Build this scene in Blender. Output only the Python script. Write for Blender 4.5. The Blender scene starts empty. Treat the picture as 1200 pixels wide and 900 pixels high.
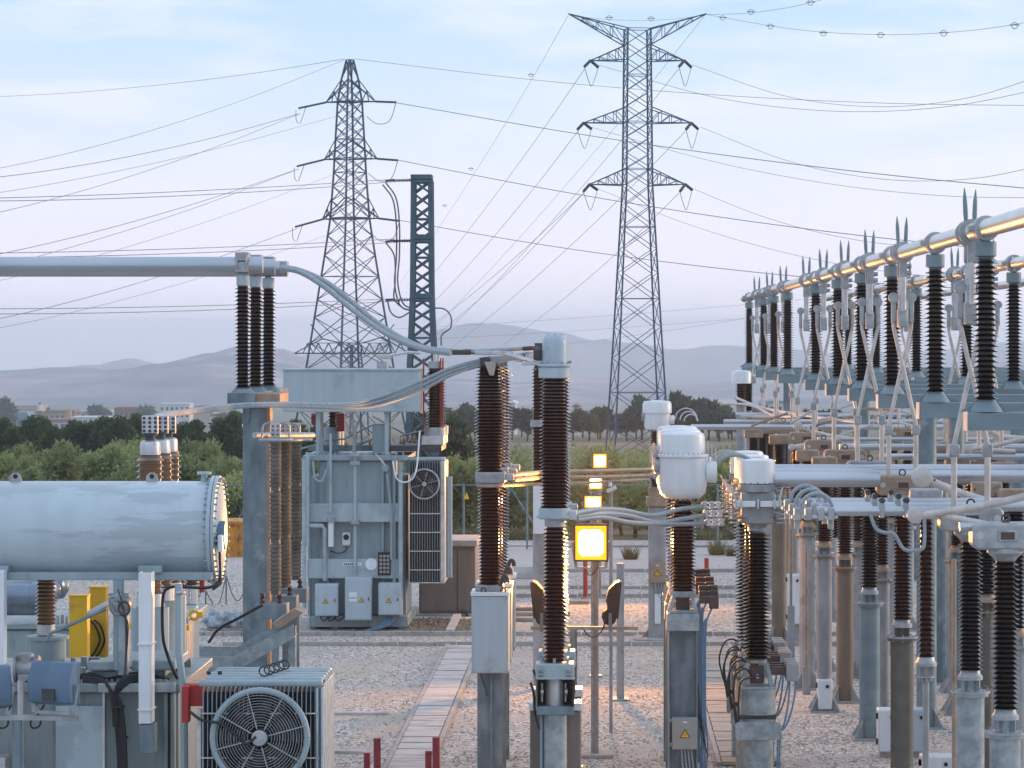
import bpy, math, random
from mathutils import Vector, Matrix
random.seed(7)
sc = bpy.context.scene
R = math.radians
PI = math.pi
# ------------------------------------------------------------------ camera
FL = 3600.0          # focal length in pixels of a 1200 px wide frame
EYE = 6.6            # eye height above the yard
HX, HY = 707.0, 398.0
cd = bpy.data.cameras.new('camera'); cam = bpy.data.objects.new('camera', cd)
sc.collection.objects.link(cam); sc.camera = cam
cam.location = (0, 0, EYE); cam.rotation_euler = (PI/2, 0, 0)
cd.sensor_width = 36; cd.lens = 36*FL/1200
cd.shift_x = -(HX-600)/1200; cd.shift_y = (HY-450)/1200
cd.clip_start = .5; cd.clip_end = 30000
# ------------------------------------------------------------------ world
SUN_EL, SUN_AZ = 7.0, 68.0      # azimuth from +Y (away from the camera) towards +X
w = bpy.data.worlds.new('World'); sc.world = w; w.use_nodes = True
nt = w.node_tree; nt.nodes.clear()
def N(nt, t, **k):
    n = nt.nodes.new(t)
    for a, b in k.items():
        if a.startswith('i_'): n.inputs[a[2:].replace('_', ' ')].default_value = b
        else: setattr(n, a, b)
    return n
sky = N(nt, 'ShaderNodeTexSky', sky_type='NISHITA', sun_disc=False)
sky.sun_elevation = R(SUN_EL); sky.sun_rotation = R(SUN_AZ); sky.air_density = 1.0; sky.dust_density = 1.5; sky.ozone_density = 2.0
tc = N(nt, 'ShaderNodeTexCoord')
sep = N(nt, 'ShaderNodeSeparateXYZ'); nt.links.new(tc.outputs['Generated'], sep.inputs[0])
mp = N(nt, 'ShaderNodeMapping'); mp.inputs['Scale'].default_value = (9, 9, 42); nt.links.new(tc.outputs['Generated'], mp.inputs[0])
nz = N(nt, 'ShaderNodeTexNoise'); nz.inputs['Scale'].default_value = 1.3; nz.inputs['Detail'].default_value = 7; nz.inputs['Roughness'].default_value = .55
nt.links.new(mp.outputs[0], nz.inputs['Vector'])
mr = N(nt, 'ShaderNodeMapRange'); mr.inputs['From Min'].default_value = .43; mr.inputs['From Max'].default_value = .6
nt.links.new(nz.outputs['Fac'], mr.inputs['Value'])
veil = N(nt, 'ShaderNodeValToRGB')   # thin high cloud, lavender low down and pale blue higher
e = veil.color_ramp.elements
e[0].position = 0; e[0].color = (6.2, 5.9, 7.1, 1); e[1].position = .6; e[1].color = (4.0, 4.9, 6.4, 1)
a = e.new(.03); a.color = (5.2, 5.1, 6.2, 1)
a = e.new(.06); a.color = (4.3, 4.7, 5.8, 1)
a = e.new(.11); a.color = (2.9, 4.0, 5.3, 1)
nt.links.new(sep.outputs['Z'], veil.inputs[0])
cl = N(nt, 'ShaderNodeMix', data_type='RGBA'); cl.inputs[7].default_value = (5.1, 5.1, 5.8, 1)
cf = N(nt, 'ShaderNodeMath', operation='MULTIPLY'); cf.inputs[1].default_value = .55
nt.links.new(mr.outputs[0], cf.inputs[0]); nt.links.new(cf.outputs[0], cl.inputs[0]); nt.links.new(veil.outputs[0], cl.inputs[6])
mx = N(nt, 'ShaderNodeMix', data_type='RGBA'); mx.inputs[0].default_value = .84
nt.links.new(sky.outputs[0], mx.inputs[6]); nt.links.new(cl.outputs[2], mx.inputs[7])
bg = N(nt, 'ShaderNodeBackground'); bg.inputs[1].default_value = .1
wo = N(nt, 'ShaderNodeOutputWorld'); nt.links.new(mx.outputs[2], bg.inputs[0]); nt.links.new(bg.outputs[0], wo.inputs[0])
# ------------------------------------------------------------------ sun
sd = bpy.data.lights.new('sun', 'SUN'); sun = bpy.data.objects.new('sun', sd); sc.collection.objects.link(sun)
sd.energy = .8; sd.angle = R(10); sd.color = (1, .76, .56)
dirv = Vector((math.sin(R(SUN_AZ))*math.cos(R(SUN_EL+4)), math.cos(R(SUN_AZ))*math.cos(R(SUN_EL+4)), math.sin(R(SUN_EL+4))))
sun.rotation_euler = dirv.to_track_quat('Z', 'Y').to_euler()
sc.view_settings.view_transform = 'Standard'; sc.view_settings.look = 'None'
sc.view_settings.exposure = 1.1; sc.view_settings.gamma = 1
sc.cycles.volume_bounces = 4; sc.cycles.max_bounces = 7; sc.cycles.diffuse_bounces = 3; sc.cycles.glossy_bounces = 3
sc.cycles.use_denoising = True
sc.cycles.sample_clamp_indirect = 6

# ------------------------------------------------------------------ helpers
class F:
    """frame of one thing: base point from where its column meets the picture and its size in px per metre"""
    def __init__(s, px, sc_): s.p = px; s.s = sc_; s.d = FL/sc_; s.loc = ((px-HX)/sc_, s.d, 0)
    def x(s, px): return (px-s.p)/s.s
    def z(s, py): return EYE-(py-HY)/s.s
    def w(s, px): return px/s.s
    def pt(s, px, py, d=0): return (s.x(px), d, s.z(py))
def at(px, py, s): return Vector(((px-HX)/s, FL/s, EYE-(py-HY)/s))
col = sc.collection
def tag(o, label=None, cat=None, group=None, kind=None):
    if label: o['label'] = label
    if cat: o['category'] = cat
    if group: o['group'] = group
    if kind: o['kind'] = kind
    return o
def thing(name, label, cat, loc, group=None, rz=0):
    o = bpy.data.objects.new(name, None); col.objects.link(o); o.location = loc; o.rotation_euler = (0, 0, rz)
    o.empty_display_size = .3
    return tag(o, label, cat, group)
def dup(root, loc, label=None, rz=None):
    c = root.copy(); col.objects.link(c); c.location = loc
    if rz is not None: c.rotation_euler = (0, 0, rz)
    if label: c['label'] = label
    for ch in list(root.children):
        d = ch.copy(); col.objects.link(d); d.parent = c
        for g in ch.children:
            q = g.copy(); col.objects.link(q); q.parent = d
    return c
def link(name, me, parent=None, loc=None, mat=None):
    o = bpy.data.objects.new(name, me); col.objects.link(o)
    if parent: o.parent = parent
    if loc: o.location = loc
    return o
def frame_axes(d):
    d = Vector(d).normalized(); u = Vector((0, 0, 1)) if abs(d.z) < .9 else Vector((1, 0, 0))
    a = d.cross(u).normalized(); return a, a.cross(d).normalized(), d
class MB:
    def __init__(s): s.v = []; s.f = []
    def box(s, x0, x1, y0, y1, z0, z1):
        n = len(s.v)
        s.v += [(x, y, z) for z in (z0, z1) for y in (y0, y1) for x in (x0, x1)]
        s.f += [tuple(n+i for i in q) for q in ((0, 2, 3, 1), (4, 5, 7, 6), (0, 1, 5, 4), (1, 3, 7, 5), (3, 2, 6, 7), (2, 0, 4, 6))]
        return s
    def pb(s, f, x0, y0, x1, y1, d0, d1):      # box from picture extents of its front face, at the depth offset d0..d1
        return s.box(f.x(x0), f.x(x1), d0, d1, f.z(y1), f.z(y0))
    def bar(s, p, q, w, h=None, roll=0):
        h = h or w; p = Vector(p); q = Vector(q); a, b, d = frame_axes(q-p)
        if roll: a, b = a*math.cos(roll)+b*math.sin(roll), b*math.cos(roll)-a*math.sin(roll)
        n = len(s.v)
        for c in (p, q):
            for i, j in ((-1, -1), (1, -1), (1, 1), (-1, 1)): s.v.append(tuple(c+a*(i*w/2)+b*(j*h/2)))
        s.f += [(n, n+1, n+2, n+3), (n+7, n+6, n+5, n+4)]+[(n+i, n+4+i, n+4+(i+1) % 4, n+(i+1) % 4) for i in range(4)]
        return s
    def lathe(s, prof, o=(0, 0, 0), ax=(0, 0, 1), n=20, cap=True):
        a, b, d = frame_axes(ax); o = Vector(o); m = len(s.v)
        for r, t in prof:
            for k in range(n):
                an = 2*PI*k/n; s.v.append(tuple(o+d*t+a*(r*math.cos(an))+b*(r*math.sin(an))))
        for i in range(len(prof)-1):
            for k in range(n):
                k2 = (k+1) % n; s.f.append((m+i*n+k, m+i*n+k2, m+(i+1)*n+k2, m+(i+1)*n+k))
        if cap:
            s.f.append(tuple(m+k for k in reversed(range(n)))); s.f.append(tuple(m+(len(prof)-1)*n+k for k in range(n)))
        return s
    def cyl(s, p, q, r, r2=None, n=16):
        p = Vector(p); q = Vector(q); return s.lathe([(r, 0), (r if r2 is None else r2, (q-p).length)], p, q-p, n)
    def tube(s, pts, r, n=8, cap=True):
        pts = [Vector(p) for p in pts]; m = len(s.v); a = None
        for i, p in enumerate(pts):
            d = (pts[min(i+1, len(pts)-1)]-pts[max(i-1, 0)]).normalized()
            if a is None: a = frame_axes(d)[0]
            a = (a-d*a.dot(d)).normalized(); b = d.cross(a)
            rr = r[i] if isinstance(r, (list, tuple)) else r
            for k in range(n):
                an = 2*PI*k/n; s.v.append(tuple(p+a*(rr*math.cos(an))+b*(rr*math.sin(an))))
        for i in range(len(pts)-1):
            for k in range(n):
                k2 = (k+1) % n; s.f.append((m+i*n+k, m+i*n+k2, m+(i+1)*n+k2, m+(i+1)*n+k))
        if cap: s.f.append(tuple(m+k for k in reversed(range(n)))); s.f.append(tuple(m+(len(pts)-1)*n+k for k in range(n)))
        return s
    def torus(s, c, R_, r, ax=(0, 0, 1), n=24, k=8, a0=0, a1=2*PI):
        a, b, d = frame_axes(ax); c = Vector(c)
        full = abs(a1-a0-2*PI) < 1e-3
        pts = [c+a*(R_*math.cos(a0+(a1-a0)*i/n))+b*(R_*math.sin(a0+(a1-a0)*i/n)) for i in range(n+1)]
        return s.tube(pts, r, k, cap=not full)
    def prism(s, poly, y0, y1):      # polygon in x,z pushed through y0..y1
        n = len(s.v); k = len(poly)
        s.v += [(x, y0, z) for x, z in poly]+[(x, y1, z) for x, z in poly]
        s.f += [tuple(n+i for i in range(k)), tuple(n+k+i for i in reversed(range(k)))]+[(n+i, n+k+i, n+k+(i+1) % k, n+(i+1) % k) for i in range(k)]
        return s
    def mesh(s, name, mat, smooth=None):
        me = bpy.data.meshes.new(name); me.from_pydata(s.v, [], s.f); me.update()
        import bmesh
        bm = bmesh.new(); bm.from_mesh(me); bmesh.ops.recalc_face_normals(bm, faces=bm.faces)
        if smooth:
            for f in bm.faces: f.smooth = True
            for e_ in bm.edges:
                if len(e_.link_faces) == 2 and e_.calc_face_angle(0) > R(38): e_.smooth = False
        bm.to_mesh(me); bm.free(); me.materials.append(M[mat] if isinstance(mat, str) else mat)
        return me
    def build(s, name, mat, parent=None, smooth=True, bevel=0, loc=None):
        o = link(name, s.mesh(name, mat, smooth), parent, loc)
        if bevel:
            b = o.modifiers.new('bevel', 'BEVEL'); b.width = bevel; b.segments = 2; b.limit_method = 'ANGLE'; b.angle_limit = R(40)
        return o
def smoothpts(pts, n=8):
    P = [Vector(p) for p in pts]; P = [P[0]*2-P[1]]+P+[P[-1]*2-P[-2]]; out = []
    for i in range(1, len(P)-2):
        for k in range(n):
            t = k/n; a, b, c, d = P[i-1:i+3]
            out.append(.5*((2*b)+(c-a)*t+(2*a-5*b+4*c-d)*t*t+(3*b-a-3*c+d)*t*t*t))
    out.append(P[-2]); return out
def hose(root, name, mat, pts, r, k=6): return MB().tube(smoothpts(pts), r, k).build(name, mat, root)

# ------------------------------------------------------------------ materials
M = {}
def mat(name, c1, c2=None, dstretch=None, rough=.5, metal=0, scale=3, detail=4, stretch=(1, 1, 1), bump=0, bscale=40, lo=.35, hi=.65, rvar=.1, coat=0, dirt=None, dscale=1.2, dlo=.58, dhi=.7, spec=.5):
    m = bpy.data.materials.new(name); m.use_nodes = True; nt = m.node_tree; b = nt.nodes['Principled BSDF']; L = nt.links.new
    c2 = c2 or tuple(v*.8 for v in c1)
    tc = N(nt, 'ShaderNodeTexCoord'); oi = N(nt, 'ShaderNodeObjectInfo')
    ad = N(nt, 'ShaderNodeVectorMath', operation='ADD'); L(tc.outputs['Object'], ad.inputs[0])
    ml = N(nt, 'ShaderNodeVectorMath', operation='SCALE'); ml.inputs['Scale'].default_value = 37
    cx = N(nt, 'ShaderNodeCombineXYZ')
    for i in range(3): L(oi.outputs['Random'], cx.inputs[i])
    L(cx.outputs[0], ml.inputs[0]); L(ml.outputs[0], ad.inputs[1])
    mp = N(nt, 'ShaderNodeMapping'); mp.inputs['Scale'].default_value = stretch; L(ad.outputs[0], mp.inputs[0])
    nz = N(nt, 'ShaderNodeTexNoise'); nz.inputs['Scale'].default_value = scale; nz.inputs['Detail'].default_value = detail; L(mp.outputs[0], nz.inputs['Vector'])
    r = N(nt, 'ShaderNodeMapRange'); r.inputs['From Min'].default_value = lo; r.inputs['From Max'].default_value = hi; L(nz.outputs['Fac'], r.inputs['Value'])
    mx = N(nt, 'ShaderNodeMix', data_type='RGBA'); mx.inputs[6].default_value = (*c1, 1); mx.inputs[7].default_value = (*c2, 1); L(r.outputs[0], mx.inputs[0])
    out = mx.outputs[2]
    if dirt:
        n2 = N(nt, 'ShaderNodeTexNoise'); n2.inputs['Scale'].default_value = dscale; n2.inputs['Detail'].default_value = 8; n2.inputs['Roughness'].default_value = .65; 
        mpd = N(nt, 'ShaderNodeMapping'); mpd.inputs['Scale'].default_value = dstretch or (1, 1, 1); L(ad.outputs[0], mpd.inputs[0]); L(mpd.outputs[0], n2.inputs['Vector'])
        r2 = N(nt, 'ShaderNodeMapRange'); r2.inputs['From Min'].default_value = dlo; r2.inputs['From Max'].default_value = dhi; L(n2.outputs['Fac'], r2.inputs['Value'])
        m2 = N(nt, 'ShaderNodeMix', data_type='RGBA'); m2.inputs[7].default_value = (*dirt, 1); L(out, m2.inputs[6])
        mu = N(nt, 'ShaderNodeMath', operation='MULTIPLY'); mu.inputs[1].default_value = .7; L(r2.outputs[0], mu.inputs[0]); L(mu.outputs[0], m2.inputs[0]); out = m2.outputs[2]
    L(out, b.inputs['Base Color'])
    rr = N(nt, 'ShaderNodeMapRange'); rr.inputs['To Min'].default_value = max(.03, rough-rvar); rr.inputs['To Max'].default_value = min(1, rough+rvar); L(nz.outputs['Fac'], rr.inputs['Value']); L(rr.outputs[0], b.inputs['Roughness'])
    b.inputs['Metallic'].default_value = metal; b.inputs['Coat Weight'].default_value = coat; b.inputs['Coat Roughness'].default_value = .08; b.inputs['Specular IOR Level'].default_value = spec
    if bump:
        n3 = N(nt, 'ShaderNodeTexNoise'); n3.inputs['Scale'].default_value = bscale; n3.inputs['Detail'].default_value = 5; L(mp.outputs[0], n3.inputs['Vector'])
        bp = N(nt, 'ShaderNodeBump'); bp.inputs['Strength'].default_value = bump; bp.inputs['Distance'].default_value = .02; L(n3.outputs['Fac'], bp.inputs['Height']); L(bp.outputs[0], b.inputs['Normal'])
    M[name] = m; return m
mat('paint', (.29, .37, .40), (.24, .315, .34), dstretch=(3, 3, .5), rough=.42, scale=2, stretch=(3, 3, .4), dirt=(.16, .15, .12), dscale=1.5, bump=.05, bscale=8)
mat('paint_light', (.38, .47, .505), (.34, .425, .46), rough=.4, scale=1.5, stretch=(4, 4, .3), dirt=(.27, .33, .36), dscale=.9, dlo=.52, dhi=.56)
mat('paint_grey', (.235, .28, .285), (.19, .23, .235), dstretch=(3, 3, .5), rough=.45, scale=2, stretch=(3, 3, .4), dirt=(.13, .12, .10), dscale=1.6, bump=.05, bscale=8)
mat('drum_paint', (.46, .555, .60), (.42, .51, .555), dstretch=(.45, 1, 2.6), rough=.3, scale=1.2, stretch=(5, 5, .3), dirt=(.34, .40, .43), dscale=.9, dlo=.54, dhi=.57, coat=.2)
mat('cabinet', (.42, .51, .56), (.38, .47, .52), rough=.38, scale=2, stretch=(4, 4, .3), dirt=(.3, .33, .33), dscale=1.5)
mat('fin_dark', (.10, .12, .13), (.06, .07, .08), rough=.6)
mat('galv', (.37, .42, .44), (.22, .275, .30), rough=.42, metal=.35, scale=7, detail=6, dirt=(.42, .46, .47), dscale=3, bump=.06, bscale=30)
mat('galv_post', (.21, .275, .31), (.12, .165, .19), rough=.5, metal=.3, scale=5, detail=8, stretch=(1, 1, .5), dirt=(.36, .40, .41), dscale=2.2, dlo=.6, dhi=.68)
mat('beam_paint', (.21, .28, .305), (.16, .225, .25), rough=.5, metal=.15, scale=2, detail=6, stretch=(.6, 1, 2), dirt=(.12, .15, .16), dscale=2)
mat('post_grey', (.33, .34, .35), (.24, .25, .26), rough=.62, scale=6, detail=8, stretch=(1, 1, .4), dirt=(.16, .16, .16), dscale=2.5, bump=.08)
mat('post_brown', (.20, .155, .115), (.15, .115, .085), rough=.6, scale=5, detail=8, stretch=(1, 1, .4), dirt=(.36, .31, .26), dscale=3, dlo=.66, dhi=.7)
mat('post_olive', (.125, .12, .10), (.10, .095, .08), rough=.6, scale=5, detail=6, dirt=(.4, .38, .34), dscale=4, dlo=.68, dhi=.71)
mat('porcelain', (.044, .011, .007), (.026, .008, .005), rough=.12, rvar=.04, scale=3, coat=.25, spec=.4)
mat('porcelain_dark', (.011, .007, .006), (.008, .005, .005), rough=.15, rvar=.04, scale=3, coat=.15, spec=.35)
mat('porcelain_tan', (.21, .12, .065), (.15, .085, .05), rough=.25, scale=3, coat=.4)
mat('arrester_grey', (.16, .155, .135), (.10, .095, .08), rough=.8, spec=.15, scale=3)
mat('alu', (.78, .78, .79), (.66, .67, .69), rough=.24, metal=1, scale=2, detail=5, stretch=(1, 1, 1), rvar=.06)
mat('alu_dull', (.60, .60, .60), (.46, .47, .48), rough=.42, metal=.75, scale=6, detail=6, dirt=(.3, .28, .25), dscale=5)
mat('alu_tube', (.46, .51, .56), (.40, .45, .5), rough=.36, metal=.7, scale=2, stretch=(.3, 1, 1))
mat('alu_bus', (.72, .70, .67), (.64, .62, .6), rough=.36, metal=1, scale=2, rvar=.05)
mat('alu_pipe', (.50, .54, .58), (.42, .46, .5), rough=.3, metal=.85, scale=1.5, stretch=(.3, 1, 1), rvar=.05)
mat('alu_cast', (.42, .44, .45), (.30, .32, .33), rough=.5, metal=.5, scale=8, detail=6, bump=.08)
mat('cast_tan_lit', (.36, .27, .20), (.27, .20, .145), rough=.55, metal=.15, scale=6, detail=6, bump=.1, dirt=(.18, .13, .10), dscale=4)  # tan casting; warm lamp light on the far heads is in this colour
mat('arm_white', (.62, .58, .54), (.5, .46, .42), rough=.45, metal=.2, scale=6, dirt=(.3, .27, .25), dscale=4)
mat('cable_alu', (.33, .39, .43), (.26, .31, .34), rough=.5, metal=.15, scale=30, stretch=(1, 1, 1))
mat('white', (.74, .78, .80), (.66, .70, .73), rough=.35, scale=2, stretch=(3, 3, .5), dirt=(.5, .5, .48), dscale=2, dlo=.62)
mat('black', (.013, .014, .016), rough=.45, scale=8)
mat('dark', (.05, .055, .06), rough=.5, scale=8)
mat('dark_housing', (.03, .022, .022), rough=.55, scale=6)
mat('dark_brown', (.075, .05, .045), rough=.5, scale=6)
mat('steel_blue', (.035, .10, .17), (.025, .075, .135), rough=.5, metal=.4, scale=2)
mat('gantry_steel', (.075, .125, .16), (.055, .095, .125), rough=.5, metal=.35, scale=2)
mat('steel_pale', (.24, .31, .36), (.18, .25, .30), rough=.5, metal=.4, scale=2)
mat('steel_dark', (.04, .085, .14), (.035, .07, .115), rough=.55, metal=.3, scale=2)
mat('wire', (.22, .22, .25), rough=.6)
mat('yellow', (.72, .42, .01), (.62, .34, .01), rough=.45, scale=2, dirt=(.3, .2, .05), dscale=3)
mat('orange', (.62, .27, .03), (.45, .18, .02), rough=.6, scale=5, dirt=(.12, .06, .02), dscale=4, dlo=.5, dhi=.65)
mat('red', (.42, .03, .02), (.33, .02, .02), rough=.5, scale=3)
mat('maroon', (.28, .03, .05), (.22, .02, .04), rough=.5, scale=3)
mat('concrete', (.40, .38, .36), (.31, .295, .28), rough=.9, scale=4, detail=8, dirt=(.2, .18, .16), dscale=3, bump=.2)
mat('slab', (.54, .53, .52), (.40, .385, .37), rough=.88, scale=4, detail=8, stretch=(.5, 2, 1), dirt=(.17, .14, .11), dscale=1.6, dstretch=(.6, 5, 1), dlo=.52, dhi=.64, bump=.2)
mat('slab_dark', (.38, .34, .30), (.26, .22, .185), rough=.9, scale=3, detail=8, stretch=(.5, 6, 1), dirt=(.13, .10, .08), dscale=5, dlo=.52, bump=.25)
mat('plank', (.52, .47, .41), (.36, .30, .25), rough=.9, scale=2.2, detail=9, stretch=(.4, 7, 1), dirt=(.13, .10, .08), dscale=2.5, dstretch=(.5, 6, 1), dlo=.5, dhi=.62, bump=.25)
mat('kiosk', (.21, .175, .155), (.18, .15, .13), rough=.6, scale=2, stretch=(3, 3, .4), dirt=(.12, .10, .09), dscale=1.4)
mat('kiosk_cap', (.45, .42, .39), rough=.8)
mat('tarp', (.42, .50, .56), (.2, .24, .28), rough=.5, scale=10, bump=.4, bscale=15)
mat('glass', (.03, .035, .04), rough=.1)
mat('sign_yellow', (.85, .52, .01), rough=.5)
mat('sign_black', (.01, .01, .01), rough=.5)
mat('box_grey', (.30, .31, .30), (.26, .27, .26), rough=.5, scale=3, dirt=(.2, .2, .19), dscale=2)
mat('blue_cable', (.12, .22, .33), rough=.45)
mat('rubble', (.16, .115, .08), (.30, .25, .2), rough=.95, scale=5)
mat('bark', (.07, .055, .045), (.04, .03, .025), rough=.9, scale=8, bump=.4)
mat('flood_blue', (.10, .17, .25), (.075, .13, .20), rough=.35, scale=4, dirt=(.1, .12, .15), dscale=6)
mat('roof_red', (.27, .15, .12), (.2, .11, .09), rough=.9, scale=1)
mat('wall_tan', (.42, .35, .30), (.36, .30, .26), rough=.9, scale=.5)
mat('wall_blue', (.17, .26, .34), (.15, .22, .29), rough=.8, scale=.3)
mat('wall_white', (.62, .62, .62), (.55, .55, .55), rough=.8, scale=.5)
mat('wall_brick', (.30, .12, .10), (.24, .10, .08), rough=.9, scale=.5)
mat('chimney_orange', (.6, .33, .17), rough=.8)
mat('barrel', (.22, .29, .36), (.14, .19, .25), rough=.28, metal=.4, scale=3)
def leafmat(name, c1, c2, scale=.9):
    m = bpy.data.materials.new(name); m.use_nodes = True; nt = m.node_tree; b = nt.nodes['Principled BSDF']; L = nt.links.new
    tc = N(nt, 'ShaderNodeTexCoord'); oi = N(nt, 'ShaderNodeObjectInfo')
    nz = N(nt, 'ShaderNodeTexNoise'); nz.inputs['Scale'].default_value = scale; nz.inputs['Detail'].default_value = 5; L(tc.outputs['Object'], nz.inputs['Vector'])
    r = N(nt, 'ShaderNodeMapRange'); r.inputs['From Min'].default_value = .35; r.inputs['From Max'].default_value = .65; L(nz.outputs['Fac'], r.inputs['Value'])
    mx = N(nt, 'ShaderNodeMix', data_type='RGBA'); mx.inputs[6].default_value = (*c1, 1); mx.inputs[7].default_value = (*c2, 1); L(r.outputs[0], mx.inputs[0])
    hs = N(nt, 'ShaderNodeHueSaturation'); L(mx.outputs[2], hs.inputs['Color'])
    r2 = N(nt, 'ShaderNodeMapRange'); r2.inputs['To Min'].default_value = .75; r2.inputs['To Max'].default_value = 1.25; L(oi.outputs['Random'], r2.inputs['Value']); L(r2.outputs[0], hs.inputs['Value'])
    L(hs.outputs[0], b.inputs['Base Color']); b.inputs['Roughness'].default_value = .65
    tr = N(nt, 'ShaderNodeBsdfTranslucent'); L(hs.outputs[0], tr.inputs[0]); ms = N(nt, 'ShaderNodeMixShader'); ms.inputs[0].default_value = .45
    L(b.outputs[0], ms.inputs[1]); L(tr.outputs[0], ms.inputs[2]); L(ms.outputs[0], nt.nodes['Material Output'].inputs[0])
    M[name] = m
leafmat('leaf_olive', (.33, .37, .17), (.20, .25, .10))
leafmat('leaf_pine', (.055, .09, .03), (.09, .13, .045))
leafmat('leaf_far', (.06, .085, .05), (.09, .115, .06), .25)
leafmat('leaf_weed', (.11, .14, .06), (.16, .13, .06), 6)
def emit(name, c, s):
    m = bpy.data.materials.new(name); m.use_nodes = True; nt = m.node_tree; nt.nodes.clear()
    e = N(nt, 'ShaderNodeEmission'); e.inputs[0].default_value = (*c, 1); e.inputs[1].default_value = s
    o = N(nt, 'ShaderNodeOutputMaterial'); nt.links.new(e.outputs[0], o.inputs[0]); M[name] = m
emit('lamp_glow', (1, .66, .24), 26); emit('lamp_reflector', (1, .40, .015), .95)
# ---- ground: gravel yard, then soil, scrub and fields
def ground_mat():
    m = bpy.data.materials.new('ground'); m.use_nodes = True; nt = m.node_tree; b = nt.nodes['Principled BSDF']; L = nt.links.new
    tc = N(nt, 'ShaderNodeTexCoord'); sp = N(nt, 'ShaderNodeSeparateXYZ'); L(tc.outputs['Object'], sp.inputs[0])
    def noise(s, d=6, vec=None, rough=.6):
        n = N(nt, 'ShaderNodeTexNoise'); n.inputs['Scale'].default_value = s; n.inputs['Detail'].default_value = d; n.inputs['Roughness'].default_value = rough; L(vec or tc.outputs['Object'], n.inputs['Vector']); return n.outputs['Fac']
    def ramp(v, a, b_, lo=0, hi=1):
        r = N(nt, 'ShaderNodeMapRange'); r.inputs['From Min'].default_value = a; r.inputs['From Max'].default_value = b_; r.inputs['To Min'].default_value = lo; r.inputs['To Max'].default_value = hi; L(v, r.inputs['Value']); return r.outputs[0]
    def mixc(f, a, c):
        x = N(nt, 'ShaderNodeMix', data_type='RGBA'); L(f, x.inputs[0])
        for i, q in ((6, a), (7, c)):
            if isinstance(q, tuple): x.inputs[i].default_value = (*q, 1)
            else: L(q, x.inputs[i])
        return x.outputs[2]
    vo = N(nt, 'ShaderNodeTexVoronoi'); vo.inputs['Scale'].default_value = 24; L(tc.outputs['Object'], vo.inputs['Vector'])
    vs = N(nt, 'ShaderNodeSeparateColor'); L(vo.outputs['Color'], vs.inputs[0])
    st = mixc(vs.outputs[0], (.22, .20, .18), (.66, .62, .55))
    st = mixc(ramp(vs.outputs[1], .8, .86), st, (.10, .085, .08))
    st = mixc(ramp(vs.outputs[2], .82, .9), st, (.72, .69, .66))
    st = mixc(ramp(noise(.35, 7), .5, .62), st, mixc(vs.outputs[1], (.35, .31, .265), (.52, .465, .40)))
    mpx = N(nt, 'ShaderNodeMapping'); mpx.inputs['Scale'].default_value = (.12, .5, 1); L(tc.outputs['Object'], mpx.inputs[0])
    st = mixc(ramp(noise(1, 5, mpx.outputs[0]), .54, .62, 0, .5), st, (.44, .41, .40))
    st = mixc(ramp(noise(.9, 9, None, .7), .62, .7, 0, .55), st, (.16, .14, .125))
    pale = mixc(noise(6, 8), (.40, .36, .34), (.56, .52, .50))
    st = mixc(ramp(sp.outputs['Y'], 84, 90), st, pale)
    soil = mixc(ramp(noise(.05, 8), .4, .6), (.10, .105, .05), (.19, .13, .10))
    soil = mixc(ramp(noise(1.2, 8), .45, .6, 0, .6), soil, (.07, .09, .035))
    mpf = N(nt, 'ShaderNodeMapping'); mpf.inputs['Scale'].default_value = (.02, .05, 1); L(tc.outputs['Object'], mpf.inputs[0])
    fld = mixc(ramp(noise(.5, 4, mpf.outputs[0]), .4, .6), (.13, .14, .06), (.24, .17, .13))
    soil = mixc(ramp(sp.outputs['Y'], 150, 260), soil, fld)
    far = mixc(ramp(noise(.004, 6), .4, .6), (.16, .14, .09), (.09, .10, .06))
    soil = mixc(ramp(sp.outputs['Y'], 700, 1300), soil, far)
    ed = N(nt, 'ShaderNodeMath', operation='ADD'); L(sp.outputs['Y'], ed.inputs[0]); L(ramp(noise(.7, 5), 0, 1, -2.5, 2.5), ed.inputs[1])
    c = mixc(ramp(ed.outputs[0], 100.5, 102), st, soil)
    L(c, b.inputs['Base Color']); b.inputs['Roughness'].default_value = .92
    bp = N(nt, 'ShaderNodeBump'); bp.inputs['Strength'].default_value = .8; bp.inputs['Distance'].default_value = .03; bp.invert = True
    L(vo.outputs['Distance'], bp.inputs['Height']); L(bp.outputs[0], b.inputs['Normal'])
    M['ground'] = m
ground_mat()
def hill_mat(name, c1, c2, c3, s):
    m = bpy.data.materials.new(name); m.use_nodes = True; nt = m.node_tree; b = nt.nodes['Principled BSDF']; L = nt.links.new
    tc = N(nt, 'ShaderNodeTexCoord')
    mp = N(nt, 'ShaderNodeMapping'); mp.inputs['Scale'].default_value = (1, 1, 3); L(tc.outputs['Object'], mp.inputs[0])
    n = N(nt, 'ShaderNodeTexNoise'); n.inputs['Scale'].default_value = s; n.inputs['Detail'].default_value = 9; n.inputs['Roughness'].default_value = .6; L(mp.outputs[0], n.inputs['Vector'])
    r = N(nt, 'ShaderNodeValToRGB'); e = r.color_ramp.elements; e[0].position = .36; e[0].color = (*c1, 1); e[1].position = .64; e[1].color = (*c3, 1); a = e.new(.5); a.color = (*c2, 1)
    L(n.outputs['Fac'], r.inputs[0]); L(r.outputs[0], b.inputs['Base Color']); b.inputs['Roughness'].default_value = .95; M[name] = m
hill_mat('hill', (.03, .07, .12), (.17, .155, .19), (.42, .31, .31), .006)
hill_mat('hill_far', (.10, .12, .15), (.17, .16, .18), (.26, .22, .21), .003)

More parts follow.
